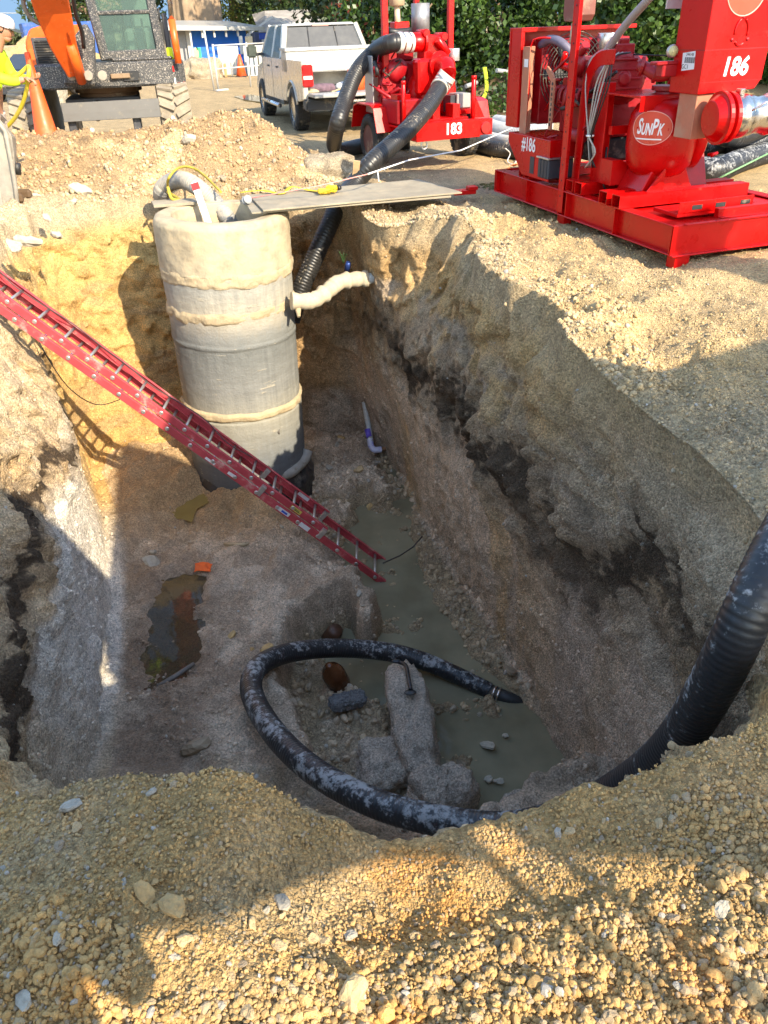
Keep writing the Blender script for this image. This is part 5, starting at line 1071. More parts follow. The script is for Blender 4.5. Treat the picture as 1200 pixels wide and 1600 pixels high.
# raised embossed ring emblem and roundel at the top
ec_ = F6.B(1158, 50, bF); 
em = MB(); 
for k in range(3):
    t0 = math.radians(90 + 120 * k); em.tube([(ec_[0] + .075 * math.cos(t0 + t) * .9, bF - .004, ec_[2] + .1 * math.sin(t0 + t)) for t in np.linspace(.25, 1.75, 10)], .010, 6)
em.build('embossed_emblem', RP, hood)
for k in range(3):
    t0 = math.radians(90 + 120 * k); MB().lathe([(0, -.004), (.016, -.004), (.016, .004), (0, .006)], (ec_[0] + .095 * math.cos(t0), bF - .003, ec_[2] + .11 * math.sin(t0)), (0, -1, 0), 12).build('embossed_knob', RD, hood)
rc = F6.B(1168, -19, bF); MB().lathe([(0, 0), (.20, 0), (.20, .002), (0, .002)], (rc[0], bF - .001, rc[2]), (0, -1, 0), 48, smooth=False).build('roundel', mat('badge_orange_red', (.60, .07, .035), .35), hood); MB().tube([(rc[0] + .2 * math.cos(t), bF - .003, rc[2] + .2 * math.sin(t)) for t in np.linspace(0, 6.283, 60, endpoint=False)], .006, 6, closed=True).build('roundel_border', mat('badge_pink', (.75, .35, .28), .4), hood)
lb = MB().box((x0 - .002, bF + .20, 1.50), (.002, .17, .14), rx=math.radians(-6)).build('asset_label', PAPER, hood)
text('GC1', .05, BLK, lb, (x0 - .004, bF + .235, 1.455), (0, -1, 0), (0, 0, 1), depth=.0003); text('244148', .035, BLK, lb, (x0 - .004, bF + .19, 1.55), (0, -1, 0), (0, 0, 1), depth=.0003)
for k in range(14): MB().bb(x0 - .0045, x0 - .0035, bF + .25 - k * .010 - (.004 if k % 3 else .006), bF + .25 - k * .010, 1.485, 1.53).build('barcode_bar', BLK, lb)
pd = F6.B(1090, 180, bF + .08); p6('hood_pedestal', MB().bb(x0 + .02, x0 + .22, bF + .03, bF + .28, .88, zb), mat('brown_red', (.42, .16, .09), .6, dirt=.4), .004)  # shade of the pedestal's left side is put into its brown colour
# second sign plate behind the hood
sg = F6.B(1058, -10, 1.15); s_ = MB().bb(sg[0] - .10, sg[0] + .35, 1.14, 1.155, 1.90, 2.3).build('back_panel', mat('panel_white', (.62, .62, .60), .4, .3), T6); MB().bb(sg[0] - .03, sg[0] + .33, 1.135, 1.139, 1.99, 2.3).build('panel_print', RP, s_)
# suction flange, stainless couplings to the right
fl = np.array(F6.B(1128, 184, .32)); dirn = np.array([1, -.12, .02])
p6('suction_flange', MB().lathe([(.10, -.12), (.14, -.12), (.19, -.05), (.215, -.05), (.215, -.01), (.17, -.01), (.17, .03), (.205, .03), (.205, .07), (.15, .07)], fl, dirn, 36, smooth=False), RP, .004)
cp = MB().lathe([(.155, .07), (.165, .08), (.165, .10), (.178, .11), (.178, .20), (.165, .21), (.165, .26), (.15, .30), (.15, .42), (.17, .43), (.17, .47), (.15, .48), (.15, .62), (.165, .63), (.165, .67), (.14, .68), (.14, 1.1)], fl, dirn, 40, cap=False).build('suction_coupling', GAL, T6)
for t, s_ in ((.12, .178), (.45, .17)): MB().box(fl + dirn * t + [0, -.02, s_ + .02], (.05, .07, .05)).build('clamp_latch', GAL, T6, .006)
MB().tube(spline([fl + dirn * .15 + [0, -.17, .06], fl + dirn * .25 + [0, -.2, .12], fl + dirn * .35 + [0, -.15, .12]], .03), .008, 8).build('clamp_wire', GAL, T6)
pp_ = resample(spline([fl + dirn * 1.05, fl + dirn * 1.5 + [0, 0, -.05], fl + dirn * 2.0 + [0, -.1, -.35], fl + dirn * 2.4 + [0, -.3, -.9]], .04), .009)
MB().tube(pp_, [.15 + .004 * math.cos(i * 1.57) for i in range(len(pp_))], 24).build('intake_hose', HB, T6)
q = MB().lathe([(0, 0), (.045, 0), (.045, .03), (.02, .03), (.02, .05), (0, .05)], (1.15, -.012, .13), (0, -1, 0), 18, smooth=False); p6('drain_plug', q)

# ================================================================== the trailer pump behind
F3 = Frame((0.70, 12.74, 0.0), math.radians(22)); T3 = thing('trailer_pump', 'red two wheeled trailer pump marked 183 with hoses attached, behind the plywood', 'pump', F3.o, F3.ang)
def p3(name, mb, m=RP, bevel=.004, parent=None): return mb.build(name, m, parent or T3, bevel)
p3('bumper', MB().bb(-.02, 1.06, -.012, .0, .45, .70).bb(-.02, 1.06, 0, .09, .69, .70).bb(-.02, 1.06, 0, .09, .45, .46).bb(-.02, -.01, 0, .3, .45, .70))
text('183', .21, WT, T3, (.60, -.014, .585), (1, 0, 0), (0, 0, 1), bold=.007, depth=.001, xs=.95)
for a in (.05, .95): p3('chassis_rail', MB().bb(a, a + .08, .0, 2.3, .46, .60))
p3('deck', MB().bb(-.1, 1.2, .05, 2.3, .60, .63)); p3('axle', MB().cyl((-.1, 1.35, .36), (1.55, 1.35, .36), .05), BLKM)
LR = mat('red_lens', (.45, .02, .02), .15, coat=.6)
p3('tail_lamp', MB().cyl((1.16, -.03, .57), (1.16, .06, .57), .085), LR); p3('lamp_box', MB().bb(1.06, 1.28, .0, .12, .47, .69), RP)
def wheel(parent, c, r, w_, nx, name='wheel', rimc=None, spokes=5, hub=.55, n=36, block=True):
    """nx: unit axle direction (pointing outward) in the parent's axes"""
    t = MB().lathe([(r * .62, -w_ / 2), (r * .9, -w_ / 2), (r * .985, -w_ * .40), (r, -w_ * .25), (r, w_ * .25), (r * .985, w_ * .40), (r * .9, w_ / 2), (r * .62, w_ / 2), (r * .60, w_ * .3)], (0, 0, 0), nx, n)
    o = t.build(name, RUB, parent, loc=c)
    if block:
        ax = Vector(nx).normalized(); e1 = ax.orthogonal().normalized(); e2 = ax.cross(e1); tb = MB(); K = int(2 * math.pi * r / .075)
        for k in range(K):
            a = 2 * math.pi * k / K
            for j, of in ((-1, 0), (0, .5), (1, 0)):
                aa = a + of * 2 * math.pi / K; d = e1 * math.cos(aa) + e2 * math.sin(aa); tg = ax.cross(d); tb.box(d * (r + .002) + ax * (j * w_ * .29), (1, 1, 1), M=Matrix((d * .016, tg * .048, ax * (w_ * .25))).transposed())
        tb.build('tread', RUB, o)
    rm = rimc or STL
    MB().lathe([(r * .62, w_ * .42), (r * .60, w_ * .44), (r * .56, w_ * .30), (r * .50, w_ * .18), (r * .2, w_ * .26), (r * .18, w_ * .36), (0, w_ * .37)], (0, 0, 0), nx, 28).build('rim', rm, o)
    ax = Vector(nx).normalized(); e1 = ax.orthogonal().normalized(); e2 = ax.cross(e1)
    for k in range(spokes):
        a = 2 * math.pi * k / spokes; d = e1 * math.cos(a) + e2 * math.sin(a); tg = ax.cross(d); MB().box(d * r * .38 + ax * w_ * .30, (1, 1, 1), M=Matrix((d * r * .36, tg * r * .12, ax * w_ * .14)).transposed()).build('spoke', rm, o, .004)
    return o
WR = mat('rusty_rim', (.14, .05, .04), .6, dirt=.5); wheel(T3, (-.14, 1.37, .37), .37, .24, (-1, 0, 0), rimc=WR); wheel(T3, (1.52, 1.35, .37), .37, .24, (1, 0, 0), rimc=WR)
for a, s in ((-.32, 1), (1.38, 1)):
    q = MB(); q.prism([(.82, .52), (.95, .86), (1.10, .90), (1.64, .90), (1.80, .86), (1.95, .52), (1.93, .52), (1.79, .84), (1.63, .88), (1.10, .88), (.97, .84), (.85, .52)], a, a + .34, 'x'); p3('fender', q, RP, .002)
p3('fender_cheek', MB().prism([(.82, .52), (.95, .86), (1.1, .9), (1.3, .9), (1.0, .52)], -.0, .02, 'x'), RP, .002)
for a, b_, z0, z1, r_ in ((-.02, .45, .63, 1.22, .033), (1.03, .18, .62, 1.25, .036)): p3('stub_post', MB().cyl((a, b_, z0), (a, b_, z1), r_).cyl((a, b_, z1 - .03), (a, b_, z1 + .02), r_ * 1.15), RP, .002)
p3('gusset', MB().prism([(1.03, .70), (1.22, .70), (1.06, .98)], .15, .165, 'y'))
for px_, b_ in ((602, 1.25), (703, 1.45)): 
    a = F3.B(px_, 80, b_)[0]; p3('frame_post', MB().bb(a - .045, a + .045, b_ - .04, b_ + .04, .63, 2.75)); 
p3('frame_post', MB().bb(.42, .5, 2.2, 2.28, .6, 2.75)); p3('frame_post', MB().bb(1.0, 1.08, 2.2, 2.28, .6, 2.75))
p3('top_rail', MB().bb(-.1, 1.1, 1.2, 1.3, 2.75, 2.83)); p3('lifting_bar', MB().bb(.4, 1.1, 2.2, 2.3, 2.75, 2.83))
# pump end: round volute, access box, check valve column
v3 = np.array(F3.B(676, 148, .95)); 
p3('pump_volute', MB().lathe([(.0, .20), (.2, .19), (.36, .12), (.42, .04), (.42, -.12), (.34, -.22), (.0, -.24)], v3 + [.05, .1, 0], (.1, -1, 0), 40), RP, 0)
b0 = F3.B(655, 92, .72); b1 = F3.B(712, 168, .72); p3('volute_casing', MB().prism([(b0[0] + .2, b1[2] - .0), (b1[0] - .06, b1[2] - .12), (b1[0], b1[2] + .10), (b1[0], b0[2] - .06), (b1[0] - .06, b0[2]), (b0[0] + .04, b0[2]), (b0[0] + .04, b0[2] - .55)], .74, 1.05, 'y'), RP, .02)
b0 = F3.B(654, 94, .62); b1 = F3.B(667, 148, .62); p3('suction_box', MB().bb(b0[0], b0[0] + .36, .62, .80, b1[2], b0[2]), RP, .03)
b0 = F3.B(661, 52, .85); b1 = F3.B(700, 96, .85); p3('check_valve', MB().prism([(b0[0], b1[2]), (b1[0], b1[2]), (b1[0], b1[2] + .16), (b1[0] - .12, b0[2] - .05), (b0[0] + .02, b0[2])], .80, 1.10, 'y'), RP, .02)
for px_, py_ in ((664, 52), (692, 57)): c_ = F3.B(px_, py_, .85); p3('valve_lug', MB().cyl((c_[0], .78, c_[2]), (c_[0], 1.1, c_[2]), .055), RP, .006)
c0 = F3.B(684, 62, .74); c1 = F3.B(700, 84, .74); p3('damper_cylinder', MB().cyl(c0, c1, .055), RP, .004)
p3('valve_flange', MB().bb(F3.B(658, 98, .8)[0], F3.B(706, 98, .8)[0], .76, 1.12, F3.B(680, 98, .8)[2] - .02, F3.B(680, 98, .8)[2] + .02), RP, .005)
q0 = np.array(F3.B(687, 102, .60)); q1 = np.array(F3.B(697, 104, .42)); q2 = np.array(F3.B(700, 116, .30)); 
p3('suction_elbow', MB().tube(resample(spline([q0, q1, q2], .03), .02), .125, 22), RP, 0); p3('elbow_flange', MB().lathe([(0, -.02), (.19, -.02), (.19, .02), (0, .02)], q0, (.2, -1, .1), 26, smooth=False), RP, .004)
ed = F3.B(656, 66, .9); p3('discharge_neck', MB().cyl((ed[0] - .14, .92, ed[2]), (ed[0] + .1, .92, ed[2]), .13, .13, 22).lathe([(.0, -.02), (.17, -.02), (.17, .02), (0, .02)], (ed[0] + .06, .92, ed[2]), (1, 0, 0), 24, smooth=False), RP, .004)
# engine block mass and fittings
p3('engine_block', MB().bb(.0, .75, 1.45, 1.93, .85, 1.45), RD, .03); p3('rocker_cover', MB().bb(.1, .65, 1.5, 1.9, 1.45, 1.62), RD, .03); p3('bell_housing', MB().lathe([(0, 0), (.3, 0), (.36, .12), (.36, .2), (0, .2)], (.3, 1.4, 1.1), (0, -1, 0), 28, smooth=False), RD, .004)
p3('flywheel_cover', MB().lathe([(0, -.03), (.17, -.03), (.17, .03), (.08, .06), (0, .06)], F3.B(621, 110, 1.2), (0, -1, 0), 20), RD, 0)
R_ = random.Random(18)
for k in range(18):
    a0_, b0_, z0_ = R_.uniform(-.15, .45), R_.uniform(1.0, 1.45), R_.uniform(.9, 1.6); p3('engine_pipe', MB().tube(spline([(a0_, b0_, z0_), (a0_ + R_.uniform(-.1, .1), b0_ - .08, z0_ + R_.uniform(-.15, .15)), (a0_ + R_.uniform(-.2, .2), b0_ + .05, z0_ + R_.uniform(-.3, .2))], .04), R_.choice([.012, .02, .03]), 8), R_.choice([RD, RD, RD, BLKM]), 0)
p3('radiator', MB().bb(.15, 1.0, 1.95, 2.1, .7, 1.75), BLKM, .02); p3('side_panel', MB().bb(-.13, -.11, 1.4, 1.72, .75, 1.55), mat('silver_panel', (.5, .5, .5), .4, .6), .004); p3('control_box', MB().bb(*(lambda u, v: (u[0], v[0], 1.3, 1.5, v[2], u[2]))(F3.B(617, 34, 1.3), F3.B(640, 47, 1.3))), RP, .01)
p3('fuel_tank', MB().bb(-.1, .35, .5, 1.1, .64, .98), RD, .02)
e = F3.B(622, 50, 1.35); e2 = F3.B(620, 8, 1.35); e3 = F3.B(619, -20, 1.35); p3('exhaust_pipe', MB().cyl(e, e2, .045), TANP, 0); p3('exhaust_muffler', MB().lathe([(0.05, -.02), (.12, 0), (.12, .4), (.05, .42)], e2, (0, 0, 1), 22), TANP, 0)
e = F3.B(657, 52, 1.5); e2 = F3.B(656, 25, 1.5); p3('air_intake', MB().lathe([(0, 0), (.145, 0), (.145, .40), (.13, .40), (.13, .2), (0, .2)], (e[0], e[1], e[2]), (0, 0, 1), 28), mat('dull_steel', (.30, .30, .31), .45, .6), 0)
e = F3.B(709, 95, 1.1); p3('silver_can', MB().cyl(e, (e[0], e[1], e[2] + .17), .09), mat('silver_panel', (.5, .5, .5), .4, .6), .004)
p3('black_air_hose', MB().tube(spline([F3.B(606, 48, 1.3), F3.B(617, 50, 1.25), F3.B(640, 48, 1.3)], .04), .05, 12), CABL, 0)
b0 = F3.B(712, 148, .5); p3('battery', MB().bb(b0[0], b0[0] + .24, .45, .75, .82, 1.02), mat('battery_grey', (.30, .29, .27), .5), .01); p3('battery_side', MB().bb(b0[0] - .09, b0[0] - .002, .5, .8, .76, 1.0), BATT, .005)
p3('battery_tray', MB().bb(b0[0] - .02, b0[0] + .28, .40, .8, .74, .80), RP); p3('mount_block', MB().bb(.38, .50, .25, .5, .70, .90)); p3('mount_block', MB().bb(.72, .84, .25, .5, .70, .90)); p3('engine_sill', MB().bb(.2, .95, .18, .55, .635, .72))
p3('side_plate', MB().bb(.93, 1.1, .5, .52, .63, .95)); p3('inner_cabinet', MB().bb(-.08, .14, .55, .8, .64, 1.05)); p3('tow_ring', MB().tube([(.12 + .05 * math.cos(t), .02, .40 + .06 * math.sin(t)) for t in np.linspace(0, 6.28, 16, endpoint=False)], .012, 6, closed=True), STL, 0)
WC = mat('cuff_grey', (.55, .53, .47), .6, dirt=.5)
def whose(name, label, pts_, r_, m_, cuff=None):
    o = thing(name, label, 'hose'); pth = resample(spline(pts_, .05), .010); MB().tube(pth, [r_ + .003 * math.cos(i * 1.57) for i in range(len(pth))], 24).build('hose_body', m_, o)
    if cuff is not None: k = int(cuff / .010); MB().tube(pth[:k], r_ + .012, 24).build('hose_cuff', WC, o)
    for t in (8, 20): MB().lathe([(r_ + .012, -.012), (r_ + .020, -.012), (r_ + .020, .012), (r_ + .012, .012)], pth[t], pth[t + 1] - pth[t], 26, cap=False).build('band_clamp', GAL, o)
    return o
W3 = lambda p: F3.W(p)
dn = (ed[0] - .14, .92, ed[2])
whose('discharge_hose', 'mud flecked black discharge hose arching left from the trailer pump down to the yard', [W3(dn), W3((dn[0] - .35, .92, dn[2] + .0)), PD(585, 82, 12.3), PD(558, 112, 12.2), PD(540, 155, 12.1), PD(527, 195, 12.0), P(522, 228, .25), P(532, 236, .16), P(556, 230, .14), P(590, 224, .14), P(640, 222, .14)], .125, HB2, .28)
whose('suction_hose', 'mud flecked black hose from trailer pump down past the plywood into the cut', [W3(q2), PD(688, 135, 11.6), PD(670, 165, 11.3), PD(640, 200, 11.0), PD(610, 228, 10.8), P(580, 255, .35), P(556, 285, .12), PY(530, 318, 11.0), PY(508, 365, 10.72), PY(489, 408, 10.6), PY(470, 452, 10.5), PY(455, 500, 10.45)], .125, HB2, .28)

# hoses lying on the yard behind and beside the pumps
LAY = mat('layflat_white', (.34, .35, .36), .6, var=.15, bump=.8, bscale=10, dirt=.6, dcol=(.40, .36, .28), dscale=3)
def ground_hose(pts_, r_, m_, label, rib=.004, name='hose', flat=1.0):
    o = hose(name, pts_, r_, m_, rib=rib, n=16); tag(o, label, 'hose', None); return o
gp = lambda x, y, z: P(x, y, z)
ground_hose([gp(735, 222, .12), gp(765, 232, .12), gp(800, 235, .12), gp(860, 240, .12)], .13, HB2, 'brown black ribbed hose end lying behind the 183 trailer wheel')
ground_hose([gp(725, 205, .14), gp(760, 214, .14), gp(800, 222, .14), gp(850, 222, .14)], .10, LAY, 'grey white hose lying above the brown hose, behind the trailer pump')
ground_hose([gp(740, 185, .25), gp(768, 200, .22), gp(800, 206, .2), gp(850, 208, .2)], .15, LAY, 'bulging white hose with a collar between the two pumps')
ground_hose([gp(775, 190, .3), gp(800, 193, .3), gp(860, 196, .3)], .12, LAY, 'farthest bluish white pipe at the foot of the soil bank')
ground_hose([gp(1085, 232, .25), gp(1130, 222, .22), gp(1170, 226, .22), gp(1215, 208, .3), gp(1280, 190, .3)], .17, HB, 'uppermost of the black hoses piled right of the large pump')
ground_hose([gp(1080, 262, .14), gp(1120, 265, .14), gp(1160, 250, .14), gp(1210, 236, .14), gp(1280, 225, .14)], .16, HB, 'lower black hose curving right of the large pump with dried splashes')
ground_hose([gp(1085, 216, .5), gp(1110, 205, .5), gp(1150, 214, .45), gp(1215, 190, .5)], .14, HB, 'black hose crossing highest behind the steel coupling')
tag(MB().tube(spline([gp(1098, 292, .06), gp(1140, 270, .25), gp(1180, 250, .30), gp(1230, 225, .35)], .05), .012, 6).build('cord', mat('green_cord', (.16, .32, .14), .7, var=.5, vscale=30)), 'pale green cord trailing over the black hoses', 'cord')
tag(MB().tube(spline([gp(790, 232, .22), gp(797, 240, .10), gp(793, 252, .02), gp(803, 256, .02), gp(812, 242, .06)], .05), .008, 6).build('cord', mat('white_cord', (.72, .70, .68), .7)), 'thin white cord looped on the ground left of the large pump', 'cord')
q = gp(728, 303, .06); tag(rock('x', q, (.1, .1, .1), 0, 1, RP, 'x', 'x') if False else MB().bb(-.18, .12, -.06, .10, 0, .05).bb(.02, .14, -.07, .06, .05, .09).build('steel_bracket', RP, None, .005, loc=q, rot=(0, 0, .25)), 'small flat red steel bracket at the right end of the plywood', 'bracket')
q = P(805, 262, 0.02); tag(cloth('orange_rag', q, .25, .14, .05, mat('faded_orange_cloth', (.70, .28, .14), .8), 9), 'faded orange scrap on the sand by the battery box', 'rag')
# ================================================================== white pickup truck
FT = Frame((-1.72, 19.35, 0.0), math.radians(16.5)); TT = thing('pickup_truck', 'white crew cab pickup truck parked tail-on with a loaded open bed', 'pickup truck', FT.o, FT.ang); TT.scale = (1.09, 1.09, 1.06)
WPT = mat('white_car_paint', (.44, .41, .35), .25, var=.04, coat=.7, dirt=.35, dcol=(.50, .42, .30), dscale=2.5, dthr=.55); GLS = mat('dark_glass', (.03, .035, .04), .05, spec=.9, coat=.6); CHR = mat('chrome', (.65, .65, .66), .15, 1.0, dirt=.3, dscale=8); DKP = mat('dark_plastic', (.03, .03, .03), .6, dirt=.5)
def pt(name, mb, m=WPT, bevel=.01, parent=None, seg=2): return mb.build(name, m, parent or TT, bevel, seg=seg)
# local: a from left wheel face 0 .. 1.95, b forward from the rear axle
WDT = 2.0
for a, nx in ((.08, (-1, 0, 0)), (WDT - .18, (1, 0, 0))):
    for b_ in (0.0, 3.65):
        w_ = wheel(TT, (a + (.06 if nx[0] < 0 else 0), b_, .405), .405, .29, nx, rimc=CHR, spokes=6, n=40)
# bed: sides with wheel arches, floor, box
def side_poly(arch_b, r_, z0, z1, b0, b1):
    pts_ = [(b0, z0 + .12), (b0, z1), (b1, z1), (b1, z0)]
    pts_ += [(arch_b + r_, z0)] + [(arch_b + r_ * math.cos(t), .42 + r_ * math.sin(t)) for t in np.linspace(.35, math.pi - .35, 9)] + [(arch_b - r_, z0 + .05)]
    return pts_
for a0_, a1_ in ((.0, .10), (WDT - .10, WDT)):
    pt('bed_side', MB().prism(side_poly(0, .50, .52, 1.30, -1.12, .98), a0_, a1_, 'x'), bevel=.012)
    pt('wheel_arch_lip', MB().tube([(a0_ if a0_ == 0 else a1_, .5 * math.cos(t), .42 + .5 * math.sin(t)) for t in np.linspace(.2, math.pi - .2, 12)], .022, 8), bevel=0)
pt('bed_floor', MB().bb(.1, WDT - .1, -1.10, .98, .72, .76), DKP, 0)
pt('bed_front_wall', MB().bb(.1, WDT - .1, .92, .98, .76, 1.30))
tgz = MB().bb(.08, WDT - .08, -1.72, -1.14, .70, .755); pt('tailgate', tgz, mat('tailgate_inner', (.40, .39, .36), .45, .5, dirt=.6), .01)
for a in (.02, WDT - .02):
    s = 1 if a < 1 else -1
    tl = pt('tail_lamp', MB().bb(a - .02 * s, a + .19 * s, -1.155, -1.10, .86, 1.24), LR, .02); pt('lamp_insert', MB().bb(a + .0 * s, a + .17 * s, -1.158, -1.154, .99, 1.05), mat('white_lens', (.7, .66, .62), .2), 0, tl)
pt('bumper', MB().bb(-.02, .62, -1.42, -1.10, .46, .66), DKP, .03); pt('bumper', MB().bb(WDT - .62, WDT + .02, -1.42, -1.10, .46, .66), DKP, .03); pt('step_bumper', MB().bb(.55, WDT - .55, -1.36, -1.1, .42, .62), CHR, .02)
pt('number_plate_recess', MB().bb(.82, 1.18, -1.365, -1.36, .46, .58), DKP, .0); pt('hitch', MB().bb(.93, 1.07, -1.45, -1.0, .36, .44), BLKM)
pt('exhaust_pipe', MB().cyl((1.55, -1.25, .42), (1.55, -.6, .42), .04), CHR, 0); pt('rear_axle', MB().cyl((.2, 0, .40), (WDT - .2, 0, .40), .06).ball((WDT / 2, 0, .4), .16, 8), BLKM, 0); pt('chassis', MB().bb(.4, .5, -1.1, 4.0, .48, .6).bb(1.5, 1.6, -1.1, 4.0, .48, .6), BLKM)
# treadplate tool box across the bed
tb = MB().bb(-.0, WDT, .25, .80, 1.05, 1.44); tbx = pt('tool_box', tb, mat('diamond_plate', (.50, .48, .44), .35, .6, var=.1, vscale=90, bump=.5, bscale=90), .02); pt('tool_box_lid', MB().bb(-.02, WDT + .02, .22, .82, 1.44, 1.50), mat('diamond_plate', (.6, .6, .6)), .01, tbx)
pt('rope_coil_badge', MB().lathe([(0, 0), (.06, 0), (.06, .01), (0, .01)], (.20, .245, 1.12), (0, -1, 0), 18), STL, 0, tbx); pt('tool_box_latch', MB().bb(.85, 1.10, .235, .25, 1.34, 1.38), LBL_W, .0, tbx)
# cab
def cab_side(name, a0_, a1_, m): 
    return pt(name, MB().prism([(.98, .50), (.98, 1.30), (3.1, 1.30), (3.1, .50)], a0_, a1_, 'x'), m, .012)
cab_side('cab_side', .0, .10, WPT); cab_side('cab_side', WDT - .1, WDT, WPT)
pt('rocker_panel', MB().bb(.02, WDT - .02, 1.0, 3.2, .42, .5), DKP); pt('side_step', MB().tube([(-.10, .85, .42), (-.10, 2.9, .42)], .045, 10), CHR, 0); pt('side_step', MB().tube([(WDT + .1, .85, .42), (WDT + .1, 2.9, .42)], .045, 10), CHR, 0)
# upper cab shell (tapered), built from pillars, roof, glass
zb_, zt_ = 1.30, 1.93; ib, it = .03, .20
def L4(b_, z, off): return [(off, b_, z), (WDT - off, b_, z)]
q = MB(); q.hexa([(it, 1.32, zt_ - .05), (WDT - it, 1.32, zt_ - .05), (WDT - it, 3.0, zt_ - .05), (it, 3.0, zt_ - .05)], [(it + .06, 1.45, zt_), (WDT - it - .06, 1.45, zt_), (WDT - it - .06, 2.85, zt_), (it + .06, 2.85, zt_)]); pt('roof', q, bevel=.02)
def pillar(p0, p1, w1=.06, name='pillar'): return pt(name, MB().tube([p0, p1], w1, 6, smooth=False), bevel=0)
for s in (0, 1):
    f = lambda a: a if s == 0 else WDT - a
    for (b0_, b1_) in ((1.02, 1.34), (2.02, 2.05), (3.35, 2.9)): pillar((f(ib + .03), b0_, zb_), (f(it + .02), b1_, zt_ - .03), .05)
    V = [(f(ib), 1.06, zb_), (f(ib), 3.3, zb_), (f(it - .01), 2.88, zt_ - .05), (f(it - .01), 1.38, zt_ - .05)]; g = MB(); g.add(V + [(v[0] + (.02 if s == 0 else -.02), v[1], v[2]) for v in V], [(0, 1, 2, 3), (7, 6, 5, 4), (0, 4, 5, 1), (1, 5, 6, 2), (2, 6, 7, 3), (3, 7, 4, 0)]); pt('side_window', g, mat('side_glass', (.12, .16, .20), .06, spec=.9), 0)
q = MB(); V = [(ib + .12, 1.00, zb_ + .02), (WDT - ib - .12, 1.00, zb_ + .02), (WDT - it - .06, 1.31, zt_ - .07), (it + .06, 1.31, zt_ - .07)]; q.add(V + [(v[0], v[1] + .02, v[2]) for v in V], [(0, 1, 2, 3), (7, 6, 5, 4), (0, 4, 5, 1), (1, 5, 6, 2), (2, 6, 7, 3), (3, 7, 4, 0)]); rw = pt('rear_window', q, mat('rear_glass', (.13, .12, .10), .10, spec=1.0, metal=.3), 0)
for a in (.68, 1.32): pt('window_divider', MB().tube([(a, .995, zb_ + .02), (a * .9 + .1, 1.30, zt_ - .07)], .012, 6), DKP, 0, rw)
q = MB(); q.hexa([(.0, .985, 1.25), (WDT, .985, 1.25), (WDT, 1.03, 1.25), (.0, 1.03, 1.25)], [(ib, 1.0, zb_ + .03), (WDT - ib, 1.0, zb_ + .03), (WDT - ib, 1.05, zb_ + .03), (ib, 1.05, zb_ + .03)]); pt('cab_back', q, bevel=.0)
for a in (ib + .04, WDT - ib - .04): pillar((a, 1.0, zb_), (a + (.16 if a < 1 else -.16), 1.31, zt_ - .05), .06)
pt('brake_light', MB().bb(.82, 1.18, 1.30, 1.34, zt_ - .06, zt_ - .02), mat('pale_red_lens', (.55, .25, .22), .2), .005)
# bonnet, front wings, windscreen
pt('bonnet', MB().hexa([(.03, 3.2, .5), (WDT - .03, 3.2, .5), (WDT - .05, 4.6, .55), (.05, 4.6, .55)], [(.05, 3.2, 1.22), (WDT - .05, 3.2, 1.22), (WDT - .12, 4.55, 1.08), (.12, 4.55, 1.08)]), bevel=.04)
q = MB(); V = [(ib + .1, 3.40, 1.25), (WDT - ib - .1, 3.40, 1.25), (WDT - it - .02, 2.92, zt_ - .05), (it + .02, 2.92, zt_ - .05)]; q.add(V, [(0, 1, 2, 3)]); pt('windscreen', q, GLS, 0)
mr_ = pt('wing_mirror', MB().bb(-.34, -.12, 3.02, 3.14, 1.28, 1.54), mat('mirror_black', (.05, .06, .045), .35), .03); pt('mirror_arm', MB().bb(-.14, .04, 3.04, 3.12, 1.32, 1.38), DKP, .01, mr_)
for b_ in (1.95, 3.05): pt('door_gap', MB().bb(-.003, -.001, b_, b_ + .012, .52, 1.30), DKP, 0); 
for b_ in (1.25, 2.25): pt('door_handle', MB().bb(-.02, -.0, b_, b_ + .18, 1.12, 1.15), DKP, .004)
pt('interior', MB().bb(.2, WDT - .2, 1.2, 3.0, .6, 1.28), DKP, 0)
for a in (.55, 1.3): pt('seat', MB().bb(a, a + .4, 2.1, 2.25, 1.25, 1.78), DKP, .05)
# load in the bed, each lying on the floor
R_ = random.Random(4)
def load(name, lb, cat, mb, m): 
    o = mb.build(name, m, None, .006, loc=FT.W((0, 0, 0)), rot=(0, 0, FT.ang)); tag(o, lb, cat); return o
load('folded_blanket', 'rolled brown and violet blanket in the pickup bed', 'blanket', MB().tube(spline([(.22, -.95, .84), (.45, -1.0, .86), (.72, -.9, .84)], .05), .10, 12), mat('blanket', (.13, .08, .10), .9, var=.5, vscale=14, bump=.6))
load('rag_heap', 'tan cloth heap on the left of the pickup tailgate', 'cloth', MB().ball((.22, -1.05, .80), .12, 8, (1.4, 1, .6)), mat('tan_cloth', (.42, .33, .20), .9, var=.3))
load('blue_glove', 'small bright blue glove on the pickup tailgate', 'glove', MB().ball((.78, -1.3, .79), .06, 8, (1.6, 1, .5)), mat('blue_glove', (.05, .16, .50), .7))
load('white_bag', 'white sack beside the orange cooler in the pickup bed', 'bag', MB().ball((1.0, -.7, .85), .15, 9, (1.2, 1, .7)), mat('white_bag', (.55, .53, .50), .8, bump=.6, bscale=8))
for k in range(2): load('timber_offcut', ['thin timber offcut nearest the tailgate edge of the pickup bed', 'second thin timber offcut, deeper in the pickup bed'][k], 'timber', MB().tube([(.5 + .1 * k, -1.25 - .03 * k, .78 + .02 * k), (1.05 + .06 * k, -.6, .83 + .02 * k)], .018, 6), mat('tan_wood', (.38, .30, .18), .7))['group'] = 'timber offcuts in the pickup bed'
load('water_cooler', 'bright orange drink cooler standing in the pickup bed', 'cooler', MB().lathe([(0, 0), (.17, 0), (.19, .42), (.0, .44)], (1.22, -1.0, .765), n=24), mat('cooler_orange', (.72, .12, .03), .45))

